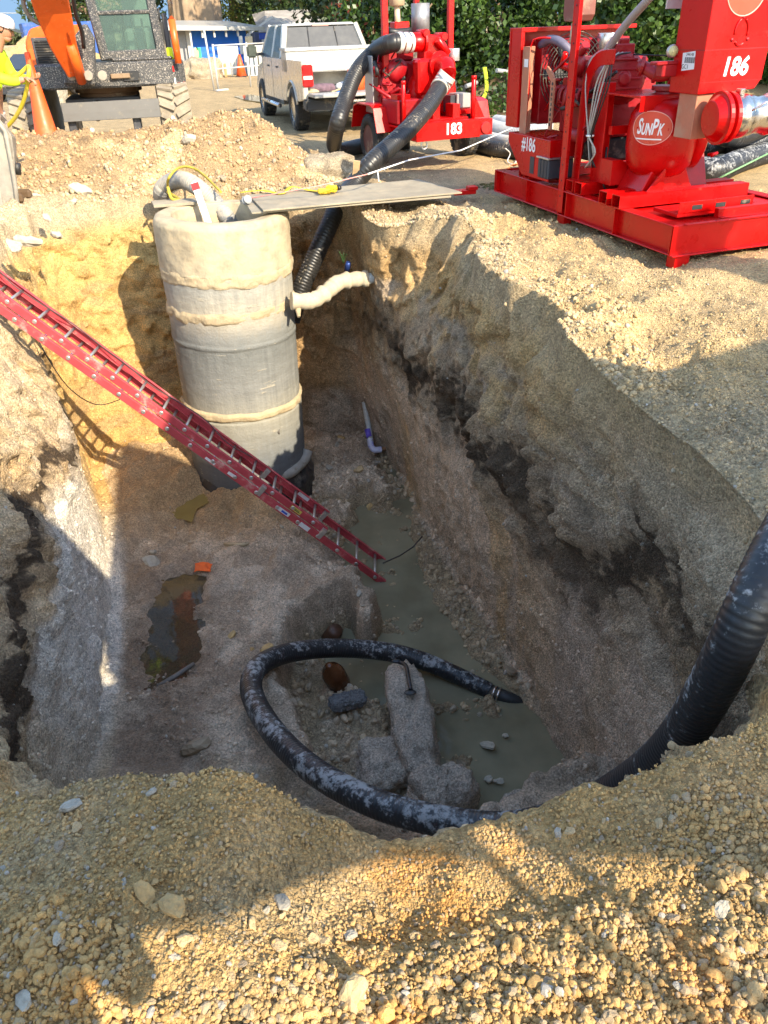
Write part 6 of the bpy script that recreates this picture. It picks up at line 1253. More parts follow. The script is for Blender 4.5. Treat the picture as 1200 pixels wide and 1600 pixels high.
# ================================================================== excavator
EX = Frame(((P(278, 225, .42) + P(72, 222, .42)) / 2), math.radians(14)); EX.o[2] = .40
TE = thing('mini_excavator', 'orange and grime speckled black excavator parked behind the spoil heap', 'excavator', EX.o, EX.ang)
ORG = mat('excavator_orange', (.72, .115, .012), .38, var=.12, dirt=.5, dcol=(.55, .42, .28), dscale=16, dthr=.60, bump=.1); SPK = mat('speckled_black', (.045, .045, .045), .5, var=.3, dirt=.95, dcol=(.50, .45, .38), dscale=55, dthr=.53, bump=.5, bscale=40); DRK = mat('weathered_black', (.05, .05, .055), .5, dirt=.5, dcol=(.4, .35, .28), dscale=15, dthr=.58)
TRK = mat('dusty_rubber', (.27, .225, .16), .9, var=.3, vscale=6, bump=.3, dirt=.5, dcol=(.16, .14, .12), dscale=4); GEY = mat('dusty_steel', (.30, .27, .22), .65, .2, var=.2, dirt=.7, dcol=(.48, .42, .32), dscale=5)
def pe(name, mb, m=DRK, bevel=.01, parent=None): return mb.build(name, m, parent or TE, bevel)
eL = lambda x, y, b: EX.B(x, y, b)
hw_ = abs(eL(278, 200, 0)[0])
for s in (-1, 1):
    ac = s * hw_; W_ = .50; H2 = .40; LB = 1.05
    path_ = [(ac, -.0 - .35 * math.cos(t) * 1 , .40 - .40 * math.cos(t + math.pi / 2)) for t in []]
    prof_ = []
    for t in np.linspace(-math.pi / 2, -3 * math.pi / 2, 15): prof_.append((.0 + .40 * math.cos(t), .40 + .40 * math.sin(t)))
    for t in np.linspace(math.pi / 2, -math.pi / 2, 15): prof_.append((2.2 + .40 * math.cos(t), .40 + .40 * math.sin(t)))
    tr = pe('rubber_track', MB().prism(prof_, ac - W_ / 2, ac + W_ / 2, 'x'), TRK, .01)
    pr = np.array(prof_ + prof_[:1]); L_ = np.r_[0, np.cumsum(np.linalg.norm(np.diff(pr, axis=0), axis=1))]; n_ = int(L_[-1] / .16)
    for k in range(n_):
        s0 = L_[-1] * k / n_; b_ = np.interp(s0, L_, pr[:, 0]); z_ = np.interp(s0, L_, pr[:, 1]); b2 = np.interp(s0 + .01, L_, pr[:, 0]); z2 = np.interp(s0 + .01, L_, pr[:, 1])
        tg = Vector((0, b2 - b_, z2 - z_)).normalized(); no = Vector((1, 0, 0)).cross(tg) * -1
        cc_ = Vector((0, b_ - 1.1 if False else b_, z_ - .4)); 
        if (Vector((0, b_ - np.clip(b_, 0, 2.2), z_ - .4))).dot(no) < 0: no = -no
        for sd_ in (-1, 1):
            off = .04 * sd_; d1 = (Vector((1, 0, 0)) * sd_ * .115 + tg * (.055)); d1n = d1.normalized(); d2 = no.cross(d1n).normalized()
            pe('track_lug', MB().box(Vector((ac + sd_ * .125, b_, z_)) + tg * (off) + no * .022, (1, 1, 1), M=Matrix((d1n * .25, d2 * .075, no * .045)).transposed()), TRK, .006, tr)
    pe('track_frame', MB().bb(ac - .18, ac + .18, .2, 2.0, .25, .55), DRK)
# dozer blade frame and blade
z1_, z0_ = eL(170, 160, -.3)[2], eL(170, 186, -.3)[2]; aL, aR = eL(97, 170, -.3)[0], eL(250, 170, -.3)[0]
pe('dozer_blade', MB().prism([(-.45, z0_), (-.36, z0_), (-.30, z1_), (-.36, z1_ + .03), (-.42, (z0_ + z1_) / 2)], aL, aR, 'x'), mat('blade_steel', (.10, .095, .085), .6, .2, dirt=.35, dcol=(.30, .26, .19), dscale=5, dthr=.56), .006)
for s in (-.5, .5): pe('blade_arm', MB().bb(s - .06, s + .06, -.35, .9, z0_ - .28, z1_ - .1), DRK)
pe('swing_bearing', MB().lathe([(0, 0), (.5, 0), (.5, .10), (.56, .10), (.56, .2), (0, .2)], (0.1, 1.1, .62), n=32, smooth=False), mat('rust_bearing', (.16, .09, .05), .7, dirt=.6)); pe('car_body', MB().bb(-.6, .6, .5, 1.8, .38, .66), DRK)
pe('blade_ram', MB().cyl((-.1, -.3, .42), (-.1, .6, .6), .05), GEY, 0)
# upper body: pixels on a plane at b = .15
zf0, zf1 = eL(200, 136, .0)[2], eL(200, 96, .0)[2]
aA, aB, aC, aD = eL(45, 120, .0)[0], eL(97, 120, .0)[0], eL(190, 120, .0)[0], eL(291, 120, .0)[0]
b_ = 0.0
q = MB(); q.prism([(aB, b_ + .0), (aC - .05, b_ - .05), (aD - .18, b_ + .0), (aD, b_ + .30), (aD + .02, 2.2), (aA + .1, 2.5), (aA - .02, 1.8), (aA, .45), (aA + .2, b_ + .12)], zf0, zf1, 'z'); pe('upper_frame', q, SPK, .03)
pe('upper_shell', MB().prism([(aC - .1, b_ + .04), (aD - .2, b_ + .05), (aD - .04, b_ + .32), (aD - .02, 2.1), (aC - .1, 2.1)], zf1, zf1 + .05, 'z'), SPK, .02)
# warning stripes
sp_ = MB().bb(aD - .16, aD + .005, b_ - .02 + .05, b_ + .06, zf1 - .18, zf1 - .1)
for r0 in (0, 1):
    for k in range(4):
        t = .03 + k * .075; p0 = Vector((aD - .2 + t * .62, b_ - .012 + t * 1.02, zf1 - .13 - r0 * .17)); pe('warning_stripe', MB().box(p0, (.055, .012, .085), rz=math.radians(57)), (LBL_W if (k + r0) % 2 else mat('red_stripe', (.55, .03, .03), .4)), 0)
# engine cover left: orange hood with black louvre panel
hx0, hx1 = eL(38, 70, .3)[0], eL(132, 70, .3)[0]; hz0, hz1 = eL(60, 106, .3)[2], eL(60, 40, .3)[2]
pe('engine_cover', MB().prism([(hx0 + .02, hz0), (hx0, (hz0 + hz1) / 2), (hx0 + .02, hz1 - .2), (hx0 + .12, hz1 - .04), (hx0 + .3, hz1), (hx1, hz1), (hx1, hz0)], .35, 1.9, 'y'), ORG, .03)
lx0, lx1 = eL(52, 80, .3)[0], eL(125, 80, .3)[0]; lz0, lz1 = eL(80, 102, .3)[2], eL(80, 58, .3)[2]
lv = pe('louvre_panel', MB().bb(lx0, lx1, .335, .352, lz0, lz1), DRK, .01)
for k in range(9): z_ = lz0 + .05 + k * (lz1 - lz0 - .1) / 8; pe('louvre', MB().box(((lx0 + lx1) / 2, .33, z_), (lx1 - lx0 - .08, .03, .015), rx=.5), BLKM, .002, lv)
# cab
cx0, cx1 = eL(144, 50, .1)[0], eL(252, 50, .1)[0]; cz0, cz1 = zf1 + .03, eL(200, -48, .1)[2]
cabf = MB(); fw = .10
def bar(p0, p1, w_, name='cab_post', m=SPK): return pe(name, MB().tube([p0, p1], w_, 6, smooth=False), m, 0)
xr = cx1 - cx0; c00 = cx0 + .12; c11 = cx1 - .05
for (xa, za, xb, zb2) in ((c00, cz0, cx0 + .02, cz1), (c11, cz0, c11 - .06, cz1)): bar((xa, .12, za), (xb, .30, zb2), .075)
for (xa, xb) in ((c00, cx0 + .02), (c11, c11 - .06)): bar((xa, 1.5, cz0), (xb, 1.45, cz1), .07)
zmid = eL(200, 19, .2)[2]; zlow = eL(200, 78, .2)[2]
bar((c00 - .03, .20, zmid), (c11 - .02, .20, zmid), .03, 'window_bar'); pe('cab_front_lower', MB().prism([(c00 - .06, cz0), (c11 + .04, cz0), (c11 + .02, zlow), (c00 - .04, zlow)], .06, .14, 'y'), SPK, .02)
GLG = mat('cab_glass', (.09, .15, .11), .06, spec=.8)
def glassy(name):
    m = bpy.data.materials.new(name); m.use_nodes = True; n = m.node_tree; b = n.nodes['Principled BSDF']; b.inputs['Base Color'].default_value = (.16, .24, .19, 1); b.inputs['Roughness'].default_value = .05; tr = n.nodes.new('ShaderNodeBsdfTransparent'); tr.inputs[0].default_value = (.62, .80, .70, 1); mx = n.nodes.new('ShaderNodeMixShader'); mx.inputs[0].default_value = .68; n.links.new(b.outputs[0], mx.inputs[1]); n.links.new(tr.outputs[0], mx.inputs[2]); n.links.new(mx.outputs[0], n.nodes['Material Output'].inputs[0]); return m
GT = glassy('tinted_cab_glass')
pe('windscreen', MB().add([(c00, .15, zlow), (c11, .15, zlow), (c11 - .02, .21, zmid), (c00 - .05, .21, zmid)], [(0, 1, 2, 3)]), GT, 0); pe('upper_windscreen', MB().add([(c00 - .05, .21, zmid), (c11 - .02, .21, zmid), (c11 - .06, .30, cz1), (cx0 + .02, .30, cz1)], [(0, 1, 2, 3)]), GT, 0)
for xx_ in (c00 - .02, c11): pe('side_window', MB().add([(xx_, .15, zlow), (xx_, 1.5, zlow), (xx_ - .06, 1.45, cz1), (xx_ - .06, .3, cz1)], [(0, 1, 2, 3)]), GT, 0)
pe('cab_roof', MB().bb(cx0 - .02, c11 + .0, .22, 1.55, cz1, cz1 + .08), ORG, .03); pe('cab_rear', MB().bb(c00, c11, 1.44, 1.5, cz0, cz0 + .7), DRK)
st = pe('operator_seat', MB().bb(c00 + .35, c00 + .85, .8, 1.25, cz0, cz0 + .42).bb(c00 + .38, c00 + .82, 1.15, 1.30, cz0 + .4, cz0 + 1.0), mat('seat_grey', (.16, .18, .17), .7), .05); pe('headrest', MB().bb(c00 + .48, c00 + .72, 1.16, 1.26, cz0 + 1.02, cz0 + 1.2), mat('seat_grey', (.2, .2, .2)), .03, st)
for s in (.25, .95): pe('control_console', MB().bb(c00 + s - .07, c00 + s + .07, .55, 1.1, cz0, cz0 + .5), DKP, .02); pe('joystick', MB().tube([(c00 + s, .6, cz0 + .5), (c00 + s, .57, cz0 + .68)], .025, 8), DKP, 0)
pe('travel_lever', MB().tube([(c00 + .55, .45, cz0), (c00 + .5, .4, cz0 + .55)], .015, 8), DKP, 0); pe('travel_lever', MB().tube([(c00 + .66, .45, cz0), (c00 + .66, .4, cz0 + .55)], .015, 8), DKP, 0)
mrx = eL(258, 50, .1)[0]; pe('mirror', MB().bb(mrx - .02, mrx + .06, .15, .2, eL(258, 82, .1)[2], eL(258, 20, .1)[2]), DRK, .02); hv = eL(266, 85, .1); pe('hi_vis_vest', MB().bb(hv[0] - .05, hv[0] + .05, .1, .16, hv[2] - .08, hv[2] + .1), mat('hi_vis', (.60, .72, .02), .8), .02)
# orange ram and chrome rod right of the cab
r0_, r1_, r2_ = eL(279, 99, -.05), eL(268, 30, -.05), eL(262, -40, -.05); pe('ram_barrel', MB().cyl(r0_, r1_, .055, .055), ORG, 0); pe('ram_rod', MB().cyl(r1_, r2_, .04), CHR, 0)
# boom swing post and boom going up and out to the left, arm coming down to the bucket
sp0 = eL(112, 95, -.25); pe('swing_post', MB().prism([(eL(100, 132, -.2)[0], eL(100, 132, -.2)[2]), (eL(150, 134, -.2)[0], eL(150, 134, -.2)[2]), (eL(147, 60, -.2)[0], eL(147, 60, -.2)[2]), (eL(133, 35, -.2)[0], eL(133, 35, -.2)[2]), (eL(98, 80, -.2)[0], eL(98, 80, -.2)[2])], -.28, .12, 'y'), SPK, .03)
for px_ in (112, 138, 160): c_ = eL(px_, 118, -.33); pe('pivot_pin', MB().lathe([(0, -.05), (.07, -.05), (.07, .05), (0, .05)], c_, (0, 1, 0), 18, smooth=False), GEY, .006)
pe('step_opening', MB().bb(eL(170, 0, -.06)[0], eL(197, 0, -.06)[0], -.075, -.06, eL(180, 128, -.06)[2], eL(180, 112, -.06)[2]), BLKM, .01); pe('headlamp', MB().bb(eL(150, 0, -.1)[0], eL(182, 0, -.1)[0], -.12, -.04, eL(160, 124, -.1)[2], eL(160, 116, -.1)[2]), mat('brown_lens', (.25, .17, .10), .3), .01)
# box-section boom in world-like local coordinates
B0 = Vector(eL(118, 112, -.36)); B1_ = Vector(eL(62, -55, -1.6)); B2_ = Vector(eL(-30, -90, -3.2))
bmP = [B0, Vector(eL(96, 60, -.7)), Vector(eL(78, 0, -1.1)), Vector(eL(60, -70, -1.8)), Vector(eL(20, -125, -2.8)), Vector(eL(-45, -120, -3.9))]
def box_sweep(path_, ws, hs_, side):
    V = []; F = []
    for i, p in enumerate(path_):
        t = (path_[min(i + 1, len(path_) - 1)] - path_[max(i - 1, 0)]).normalized(); sd_ = (Vector(side) - t * t.dot(Vector(side))).normalized(); up_ = sd_.cross(t)
        for x_, y_ in ((-1, -1), (1, -1), (1, 1), (-1, 1)): V.append(p + sd_ * x_ * ws[i] / 2 + up_ * y_ * hs_[i] / 2)
    for i in range(len(path_) - 1):
        for j in range(4): F.append((i * 4 + j, i * 4 + (j + 1) % 4, i * 4 + 4 + (j + 1) % 4, i * 4 + 4 + j))
    n = len(V); return MB().add(V, F + [(3, 2, 1, 0), (n - 4, n - 3, n - 2, n - 1)])
pe('boom', box_sweep(bmP, [.26, .38, .48, .52, .45, .36], [.22, .38, .46, .44, .36, .26], (1, .15, 0)), ORG, .02)
rb0, rb1 = Vector(eL(128, 128, -.45)), Vector(eL(100, 40, -1.0)); pe('boom_ram', MB().cyl(rb0, rb0.lerp(rb1, .7), .07).cyl(rb0.lerp(rb1, .7), Vector(eL(92, 0, -1.3)), .045), ORG, 0)
wp = [Vector(eL(112, 110, -.5)), Vector(eL(88, 70, -.85)), Vector(eL(66, 0, -1.3))]; pe('hydraulic_line', MB().tube(wp, .025, 8), ORG, 0); pe('boom_bracket', MB().cyl(Vector(eL(103, 76, -.72)), Vector(eL(116, 70, -.72)), .07), ORG, .01)
pe('black_hose', MB().tube(spline([eL(131, 75, -.45), eL(128, 50, -.55), eL(118, 20, -.7), eL(112, -20, -.9)], .06), .03, 8), CABL, 0)
pe('grey_hose', MB().tube(spline([eL(80, 60, -.95), eL(72, 42, -1.05), eL(50, 30, -1.2), eL(37, 8, -1.3), eL(37, -30, -1.4), eL(50, -70, -1.6)], .06), .03, 8), mat('dull_hose', (.20, .19, .17), .6), 0)
pe('grey_hose', MB().tube(spline([eL(104, 66, -.8), eL(93, 40, -.95), eL(85, 15, -1.1), eL(88, -20, -1.3)], .06), .026, 8), mat('dull_hose', (.20, .19, .17), .6), 0)
# arm and bucket on the left
bk = np.array(EX.L(P(-25, 250, .6) * 0 + PY(-30, 215, 10.7)))
amT = Vector(EX.L(PY(-75, -130, 10.6))); amB = Vector(EX.L(PY(-45, 175, 10.8)))
pe('dipper_arm', box_sweep([bmP[-1], amT, amT.lerp(amB, .5), amB], [.24, .24, .24, .22], [.3, .34, .30, .22], (1, .15, 0)), ORG, .02)
bl_ = [EX.L(PY(x, y, 10.55)) for x, y in [(-60, 178), (0, 186), (18, 212), (22, 240), (24, 288), (30, 344), (10, 326), (-40, 320), (-85, 300)]]
bf_ = [EX.L(PY(x, y, 11.15)) for x, y in [(-60, 182), (2, 190), (25, 215), (26, 240), (25, 280), (30, 325), (10, 312), (-40, 308), (-85, 290)]]
V = list(bl_) + list(bf_); n = len(bl_); bkt = pe('bucket', MB().add(V, [tuple(range(n))[::-1], tuple(range(n, 2 * n))] + [(i, (i + 1) % n, n + (i + 1) % n, n + i) for i in range(n)]), GEY, .012)
e0_, e1_ = [EX.L(PY(x, y, 10.50)) for x, y in ((-2, 186), (23, 290))]; pe('bucket_lip', MB().tube([EX.L(PY(x, y, 10.52)) for x, y in ((-10, 182), (8, 205), (17, 250), (24, 292), (30, 345))], .028, 8), GEY, 0, bkt)
for x, y in ((30, 348), (6, 330), (-20, 326)): 
    p0 = Vector(EX.L(PY(x - 8, y - 30, 10.6))); p1 = Vector(EX.L(PY(x, y + 4, 10.5))); pe('bucket_tooth', MB().tube([p0, p1], [.075, .03], 6, smooth=False), GEY, .003, bkt)
pe('bucket_wear_patch', MB().tube([EX.L(PY(26, 255, 10.9)), EX.L(PY(27, 272, 10.9))], .05, 10), BLKM, 0, bkt)

# ================================================================== worker in a hi-vis shirt at the left edge
HV = mat('hi_vis_shirt', (.62, .88, .02), .75, var=.1, bump=.5, bscale=12); SKN = mat('skin', (.42, .20, .12), .55, var=.1); JN = mat('work_trousers', (.50, .42, .38), .9, var=.2, bump=.4); BOOT = mat('boots', (.10, .06, .03), .8)
hd = PY(8, 48, 10.9); gz = ground_at(hd[0] - .35, hd[1] + .0)
TW = thing('person', 'worker in neon yellow shirt and white cap bending over a yellow hose', 'person', (hd[0] - .42, hd[1], gz))
def skinmesh(name, joints, edges, m, parent, sub=2):
    me = bpy.data.meshes.new(name); me.from_pydata([j[:3] for j in joints], edges, []); o = add_obj(name, me, parent); me.materials.append(m)
    s = o.modifiers.new('skin', 'SKIN'); s.use_smooth_shade = True
    for i, j in enumerate(joints):
        r = j[3] if hasattr(j[3], '__len__') else (j[3], j[3]); me.skin_vertices[0].data[i].radius = r
    me.skin_vertices[0].data[0].use_root = True; ss = o.modifiers.new('sub', 'SUBSURF'); ss.levels = sub; ss.render_levels = sub; return o
z0 = -gz + hd[2]  # head centre height above the feet
hx = .42
# body faces +x; leaning forward
J = [(0, 0, z0 - .72, (.15, .13)), (.08, 0, z0 - .50, (.145, .13)), (.17, 0, z0 - .30, (.16, .15)), (.24, 0, z0 - .20, (.10, .10)), (.30, 0, z0 - .12, (.06, .06)), (.40, 0, z0 - .02, (.085, .08)), (.40, 0, z0 + .07, (.08, .08)),
     (.20, -.20, z0 - .26, .075), (.26, -.26, z0 - .46, .058), (.47, -.22, z0 - .52, .048), (.60, -.20, z0 - .50, .035),
     (.20, .20, z0 - .26, .075), (.26, .25, z0 - .48, .058), (.46, .16, z0 - .52, .048), (.58, .05, z0 - .52, .035),
     (0, -.10, z0 - .86, .10), (.03, -.12, .50, .075), (-.05, -.13, .10, .055), (.10, -.14, .05, .045), (0, .10, z0 - .86, .10), (-.02, .13, .50, .075), (-.08, .14, .10, .055), (.07, .15, .05, .045)]
E_ = [(0, 1), (1, 2), (2, 3), (3, 4), (4, 5), (5, 6), (2, 7), (7, 8), (8, 9), (9, 10), (2, 11), (11, 12), (12, 13), (13, 14), (0, 15), (15, 16), (16, 17), (17, 18), (0, 19), (19, 20), (20, 21), (21, 22)]
skinmesh('body', J, E_, SKN, TW)
Js = [(-.0, 0, z0 - .74, (.165, .15)), (.08, 0, z0 - .50, (.165, .15)), (.17, 0, z0 - .30, (.18, .17)), (.25, 0, z0 - .19, (.10, .10)), (.20, -.21, z0 - .26, .09), (.26, -.27, z0 - .46, .075), (.46, -.225, z0 - .52, .062), (.56, -.205, z0 - .505, .05), (.20, .21, z0 - .26, .09), (.26, .26, z0 - .48, .075), (.46, .16, z0 - .52, .06), (.54, .08, z0 - .52, .05)]
skinmesh('hi_vis_shirt', Js, [(0, 1), (1, 2), (2, 3), (2, 4), (4, 5), (5, 6), (6, 7), (2, 8), (8, 9), (9, 10), (10, 11)], HV, TW)
Jt = [(0, 0, z0 - .76, (.155, .14)), (0, -.10, z0 - .90, .12), (.03, -.12, .50, .095), (-.04, -.13, .12, .08), (0, .10, z0 - .90, .12), (-.02, .13, .50, .095), (-.07, .14, .12, .08)]
skinmesh('trousers', Jt, [(0, 1), (1, 2), (2, 3), (0, 4), (4, 5), (5, 6)], JN, TW)
for s in (-.14, .15): MB().box((.03, s, .06), (.28, .10, .12)).build('boot', BOOT, TW, .03)
# head features
hc = Vector((.42, 0, z0 + .02)); tilt = math.radians(28)
hr = thing('head', None, None); 
bpy.data.objects.remove(hr)
RM = Matrix.Rotation(tilt, 4, 'Y'); RM.translation = hc
def ph_(name, mb, m, bevel=0):
    o = mb.build(name, m, TW, bevel); o.matrix_local = RM; return o
ph_('face', MB().ball((0, 0, 0), .10, 14, (1.0, .80, 1.22)).ball((.03, 0, -.08), .062, 10, (1, .9, .8)), SKN)
ph_('nose', MB().hexa([(.085, -.016, -.03), (.085, .016, -.03), (.12, .010, -.028), (.12, -.010, -.028)], [(.088, -.006, .03), (.088, .006, .03), (.095, .004, .03), (.095, -.004, .03)]), SKN, .004)
for s in (-1, 1): ph_('ear', MB().ball((-.01, s * .082, 0), .03, 8, (.8, .35, 1.1)), SKN); ph_('eye', MB().ball((.085, s * .032, .022), .011, 6), BLKM)
ph_('mouth', MB().box((.094, 0, -.065), (.008, .045, .008)), mat('lips', (.30, .12, .09), .5), .002)
ph_('hair', MB().ball((-.022, 0, .0), .104, 12, (.95, .84, 1.0)), mat('dark_hair', (.018, .012, .01), .8))
cap_ = ph_('cap', MB().lathe([(.112, .028), (.114, .05), (.108, .09), (.085, .125), (.05, .142), (0, .148)], (-.008, 0, 0), (-.08, 0, 1), 28, cap=False), mat('white_cap', (.48, .45, .45), .8))
ph_('cap_brim', MB().prism([(.07, -.085), (.14, -.075), (.19, -.03), (.20, .0), (.19, .03), (.14, .075), (.07, .085)], .035, .045, 'z'), mat('dark_brim', (.05, .06, .055), .7), .003)
def hand(c, parent, rot):
    h = MB(); h.box((0, 0, 0), (.085, .075, .028)); pl_ = h.build('palm', SKN, parent, .010, loc=c, rot=rot)
    for k, ln in enumerate((.07, .08, .075, .06)):
        y_ = -.03 + k * .02; MB().tube([(.035, y_, 0), (.035 + ln * .45, y_, -.006), (.035 + ln * .75, y_, -.03), (.035 + ln * .7, y_, -.055)], [.0095, .009, .0085, .007], 8).build('finger', SKN, pl_)
    MB().tube([(-.02, -.035, 0), (.01, -.058, -.01), (.035, -.055, -.03)], [.012, .010, .008], 8).build('thumb', SKN, pl_)
hand((.63, -.195, z0 - .495), TW, (0, .3, .1)); hand((.61, .03, z0 - .515), TW, (math.pi, -.2, -.2))
YH = mat('yellow_hose', (.58, .46, .03), .45, var=.15, dirt=.3)
yp_ = [PY(-70, 122, 10.4), PY(-20, 127, 10.6), PY(10, 124, 10.8), PY(30, 116, 10.85), PY(41, 106, 10.85), PY(45, 104, 10.8), PY(45, 115, 10.75), PY(42, 138, 10.8), PY(36, 160, 10.9), PY(26, 180, 11.0), PY(14, 195, 11.1), PY(4, 203, 11.15)]
tag(MB().tube(spline(yp_, .05), .024, 12).build('yellow_hose', YH), 'yellow hose held by the worker and hanging to the ground', 'hose')

# ================================================================== traffic cone near the excavator
CO = mat('cone_orange', (.85, .10, .015), .45, var=.05, dirt=.2)
c0_ = PY(74, 216, 13.3); cz = ground_at(c0_[0], c0_[1]); tc_ = thing('traffic_cone', 'tall slender orange traffic cone standing in front of the excavator track', 'traffic cone', (c0_[0], c0_[1], cz - .02))
topz = None
MB().lathe([(.185, .03), (.165, .06), (.042, 1.04), (.042, 1.12), (.032, 1.14), (0, 1.14)], n=32).build('cone_body', CO, tc_); MB().box((0, 0, .02), (.40, .40, .05)).build('cone_base', BLKM, tc_, .01)

# ================================================================== dark car parked far left
FC = Frame(P(-60, 162, 0.0), math.radians(-10)); TC = thing('parked_car', 'dark grey car parked at the far left behind the worker', 'car', FC.o, FC.ang)
CP = mat('dark_car_paint', (.035, .04, .05), .25, coat=.6, dirt=.2); 
def pc(name, mb, m=CP, bevel=.03, parent=None): return mb.build(name, m, parent or TC, bevel, seg=2)
ca1 = FC.B(44, 140, 0)[0]
pc('body', MB().prism([(0, .25), (4.4, .25), (4.45, .75), (3.6, .95), (1.3, .98), (.15, .85), (-.02, .6)], ca1 - 1.8, ca1, 'x')); pc('cabin', MB().hexa([(ca1 - 1.7, 1.1, .95), (ca1 - .1, 1.1, .95), (ca1 - .1, 3.9, .95), (ca1 - 1.7, 3.9, .95)], [(ca1 - 1.45, 1.9, 1.45), (ca1 - .35, 1.9, 1.45), (ca1 - .35, 3.4, 1.45), (ca1 - 1.45, 3.4, 1.45)]), GLS, .05)
for a in (ca1 - .02, ca1 - 1.78): 
    for b_ in (.8, 3.5): wheel(TC, (a - .1 if a > ca1 - 1 else a + .1, b_, .32), .32, .2, (1 if a > ca1 - 1 else -1, 0, 0), block=False)
hl = FC.B(22, 132, -.02); pc('headlight', MB().ball((ca1 - .28, .06, .70), .12, 10, (1.2, .6, .8)), mat('headlight', (.62, .56, .45), .15, coat=.5), 0); pc('headlight', MB().ball((ca1 - 1.5, .06, .70), .12, 10, (1.2, .6, .8)), mat('headlight', (.6, .55, .45)), 0); pc('grille', MB().bb(ca1 - 1.3, ca1 - .5, -.03, .0, .45, .68), BLKM, .01); pc('chrome_strip', MB().bb(ca1 - 1.2, ca1 - .5, -.05, -.03, .5, .56), CHR, .01)

# ================================================================== unseen shade casters behind the camera station are added further down
# ================================================================== buildings and yard clutter at the back
BLU = mat('blue_wall_paint', (.010, .14, .62), .6, var=.08, vscale=1.2, dirt=.15, dcol=(.2, .3, .5)); WHP = mat('white_trim', (.48, .47, .44), .6, var=.06, dirt=.2); ROOFW = mat('white_metal_roof', (.42, .42, .40), .4, .2, dirt=.3)
def far(px0, px1, Y): return None
A_ = P(294, 108, 0); B_ = P(392, 99, 0); 
sc_ = 44.0
def col_at(px, Y):  # ground point under a pixel column at distance Y
    d = ray(px, 60); p = CAM + d * (Y / d[1]); return np.array([p[0], p[1], 0])
YB = 52.0
a_, b_ = col_at(294, YB), col_at(385, YB + 1.5); ang = math.atan2(b_[1] - a_[1], b_[0] - a_[0]); Wd = float(np.linalg.norm(b_ - a_)); FB = Frame(a_, ang)
TB = thing('blue_building', 'bright blue walled building with a white overhanging roof beyond the yard', 'building', a_, ang)
zt = FB.B(300, 45, 0)[2]
MB().bb(0, Wd, 0, 5, 0, zt).build('wall', BLU, TB); MB().bb(-1.2, 0, .1, 5, 0, zt).build('wall', mat('grey_wall', (.30, .30, .30), .8), TB)
MB().hexa([(-2.6, -1.2, zt - .02), (Wd + .8, -1.2, zt - .22), (Wd + .8, 6, zt + .2), (-2.6, 6, zt + .4)], [(-2.6, -1.2, zt + .24), (Wd + .8, -1.2, zt - .02), (Wd + .8, 6, zt + .4), (-2.6, 6, zt + .6)]).build('roof', ROOFW, TB, .02)
for k in range(6): MB().bb(-.1 + k * Wd / 5 - .05, -.1 + k * Wd / 5 + .05, -1.0, -.9, zt - .45 if k else 0, zt).build('roof_post', WHP, TB)
MB().bb(-.04, Wd + .05, -.06, 0, 0, .22).build('plinth', mat('plinth', (.42, .41, .38), .8), TB); MB().bb(-.12, .12, -.1, 0, 0, zt).build('corner_trim', WHP, TB)
s0 = FB.B(306, 84, -.02); sg_ = MB().bb(s0[0] - .32, s0[0] + .32, -.05, -.01, s0[2] - .30, s0[2] + .30).build('wall_sign', mat('green_sign', (.05, .50, .22), .5), TB); MB().ball((s0[0], -.07, s0[2] + .03), .2, 8, (.8, .15, 1.4)).build('sign_motif', mat('pale_yellow', (.70, .66, .30), .5), sg_)
# second blue wall seen between boom and cab and left of the excavator
a2, b2 = col_at(58, 40), col_at(150, 41); f2 = Frame(a2, math.atan2(b2[1] - a2[1], b2[0] - a2[0])); t2 = thing('blue_container', 'dark blue site container partly hidden behind the excavator', 'container', a2, f2.ang); w2 = float(np.linalg.norm(b2 - a2))
z2 = f2.B(140, 33, 0)[2]; MB().bb(-.5, w2, 0, 2.4, 0, z2).build('container_body', mat('container_blue', (.02, .08, .30), .5, dirt=.2), t2, .02)
for k in range(int((w2 + .5) / .28)): MB().bb(-.45 + k * .28, -.33 + k * .28, -.04, -.002, .15, z2 - .12).build('corrugation', mat('container_blue', (.02, .08, .30)), t2)
# shed with grey roof and porch
YS_ = 60.0; a3 = col_at(400, YS_); f3 = Frame(a3, math.radians(10)); t3 = thing('porch_shed', 'small white trimmed house with a dusty gabled roof and blue porch beam', 'building', a3, f3.ang)
ze = f3.B(410, 50, 0)[2]; zr_ = f3.B(440, 24, 0)[2]; w3 = 8.0
MB().bb(.0, w3, 1.0, 6, 0, ze).build('wall', mat('shed_wall', (.10, .12, .20), .8), t3); 
SHN = mat('shed_roof', (.30, .27, .24), .9, var=.3, vscale=1.5, dirt=.6, dcol=(.48, .42, .34), dscale=1)
MB().prism([(-.6, ze - .1), (1.2, zr_), (1.2, zr_ - .12), (-.6, ze - .25)], .2, .35, 'y').build('barge_board', WHP, t3); MB().prism([(1.2, zr_), (3.4, ze - .1), (3.4, ze - .25), (1.2, zr_ - .12)], .2, .35, 'y').build('barge_board', WHP, t3)
MB().hexa([(.2, -.3, ze - .02), (w3 + .4, -.3, ze - .02), (w3, 6, zr_ + .2), (.2, 6, zr_ + .2)], [(.6, -.3, ze + .08), (w3 + .4, -.3, ze + .08), (w3, 4, zr_ + .35), (1.0, 4, zr_ + .35)]).build('roof', SHN, t3)
MB().bb(.2, w3, -.25, -.1, ze - .42, ze - .05).build('porch_beam', mat('porch_blue', (.02, .06, .30), .6), t3)
for k in range(4): MB().bb(.35 + k * 1.6, .55 + k * 1.6, -.25, -.08, 0, ze - .4).build('porch_post', WHP, t3)
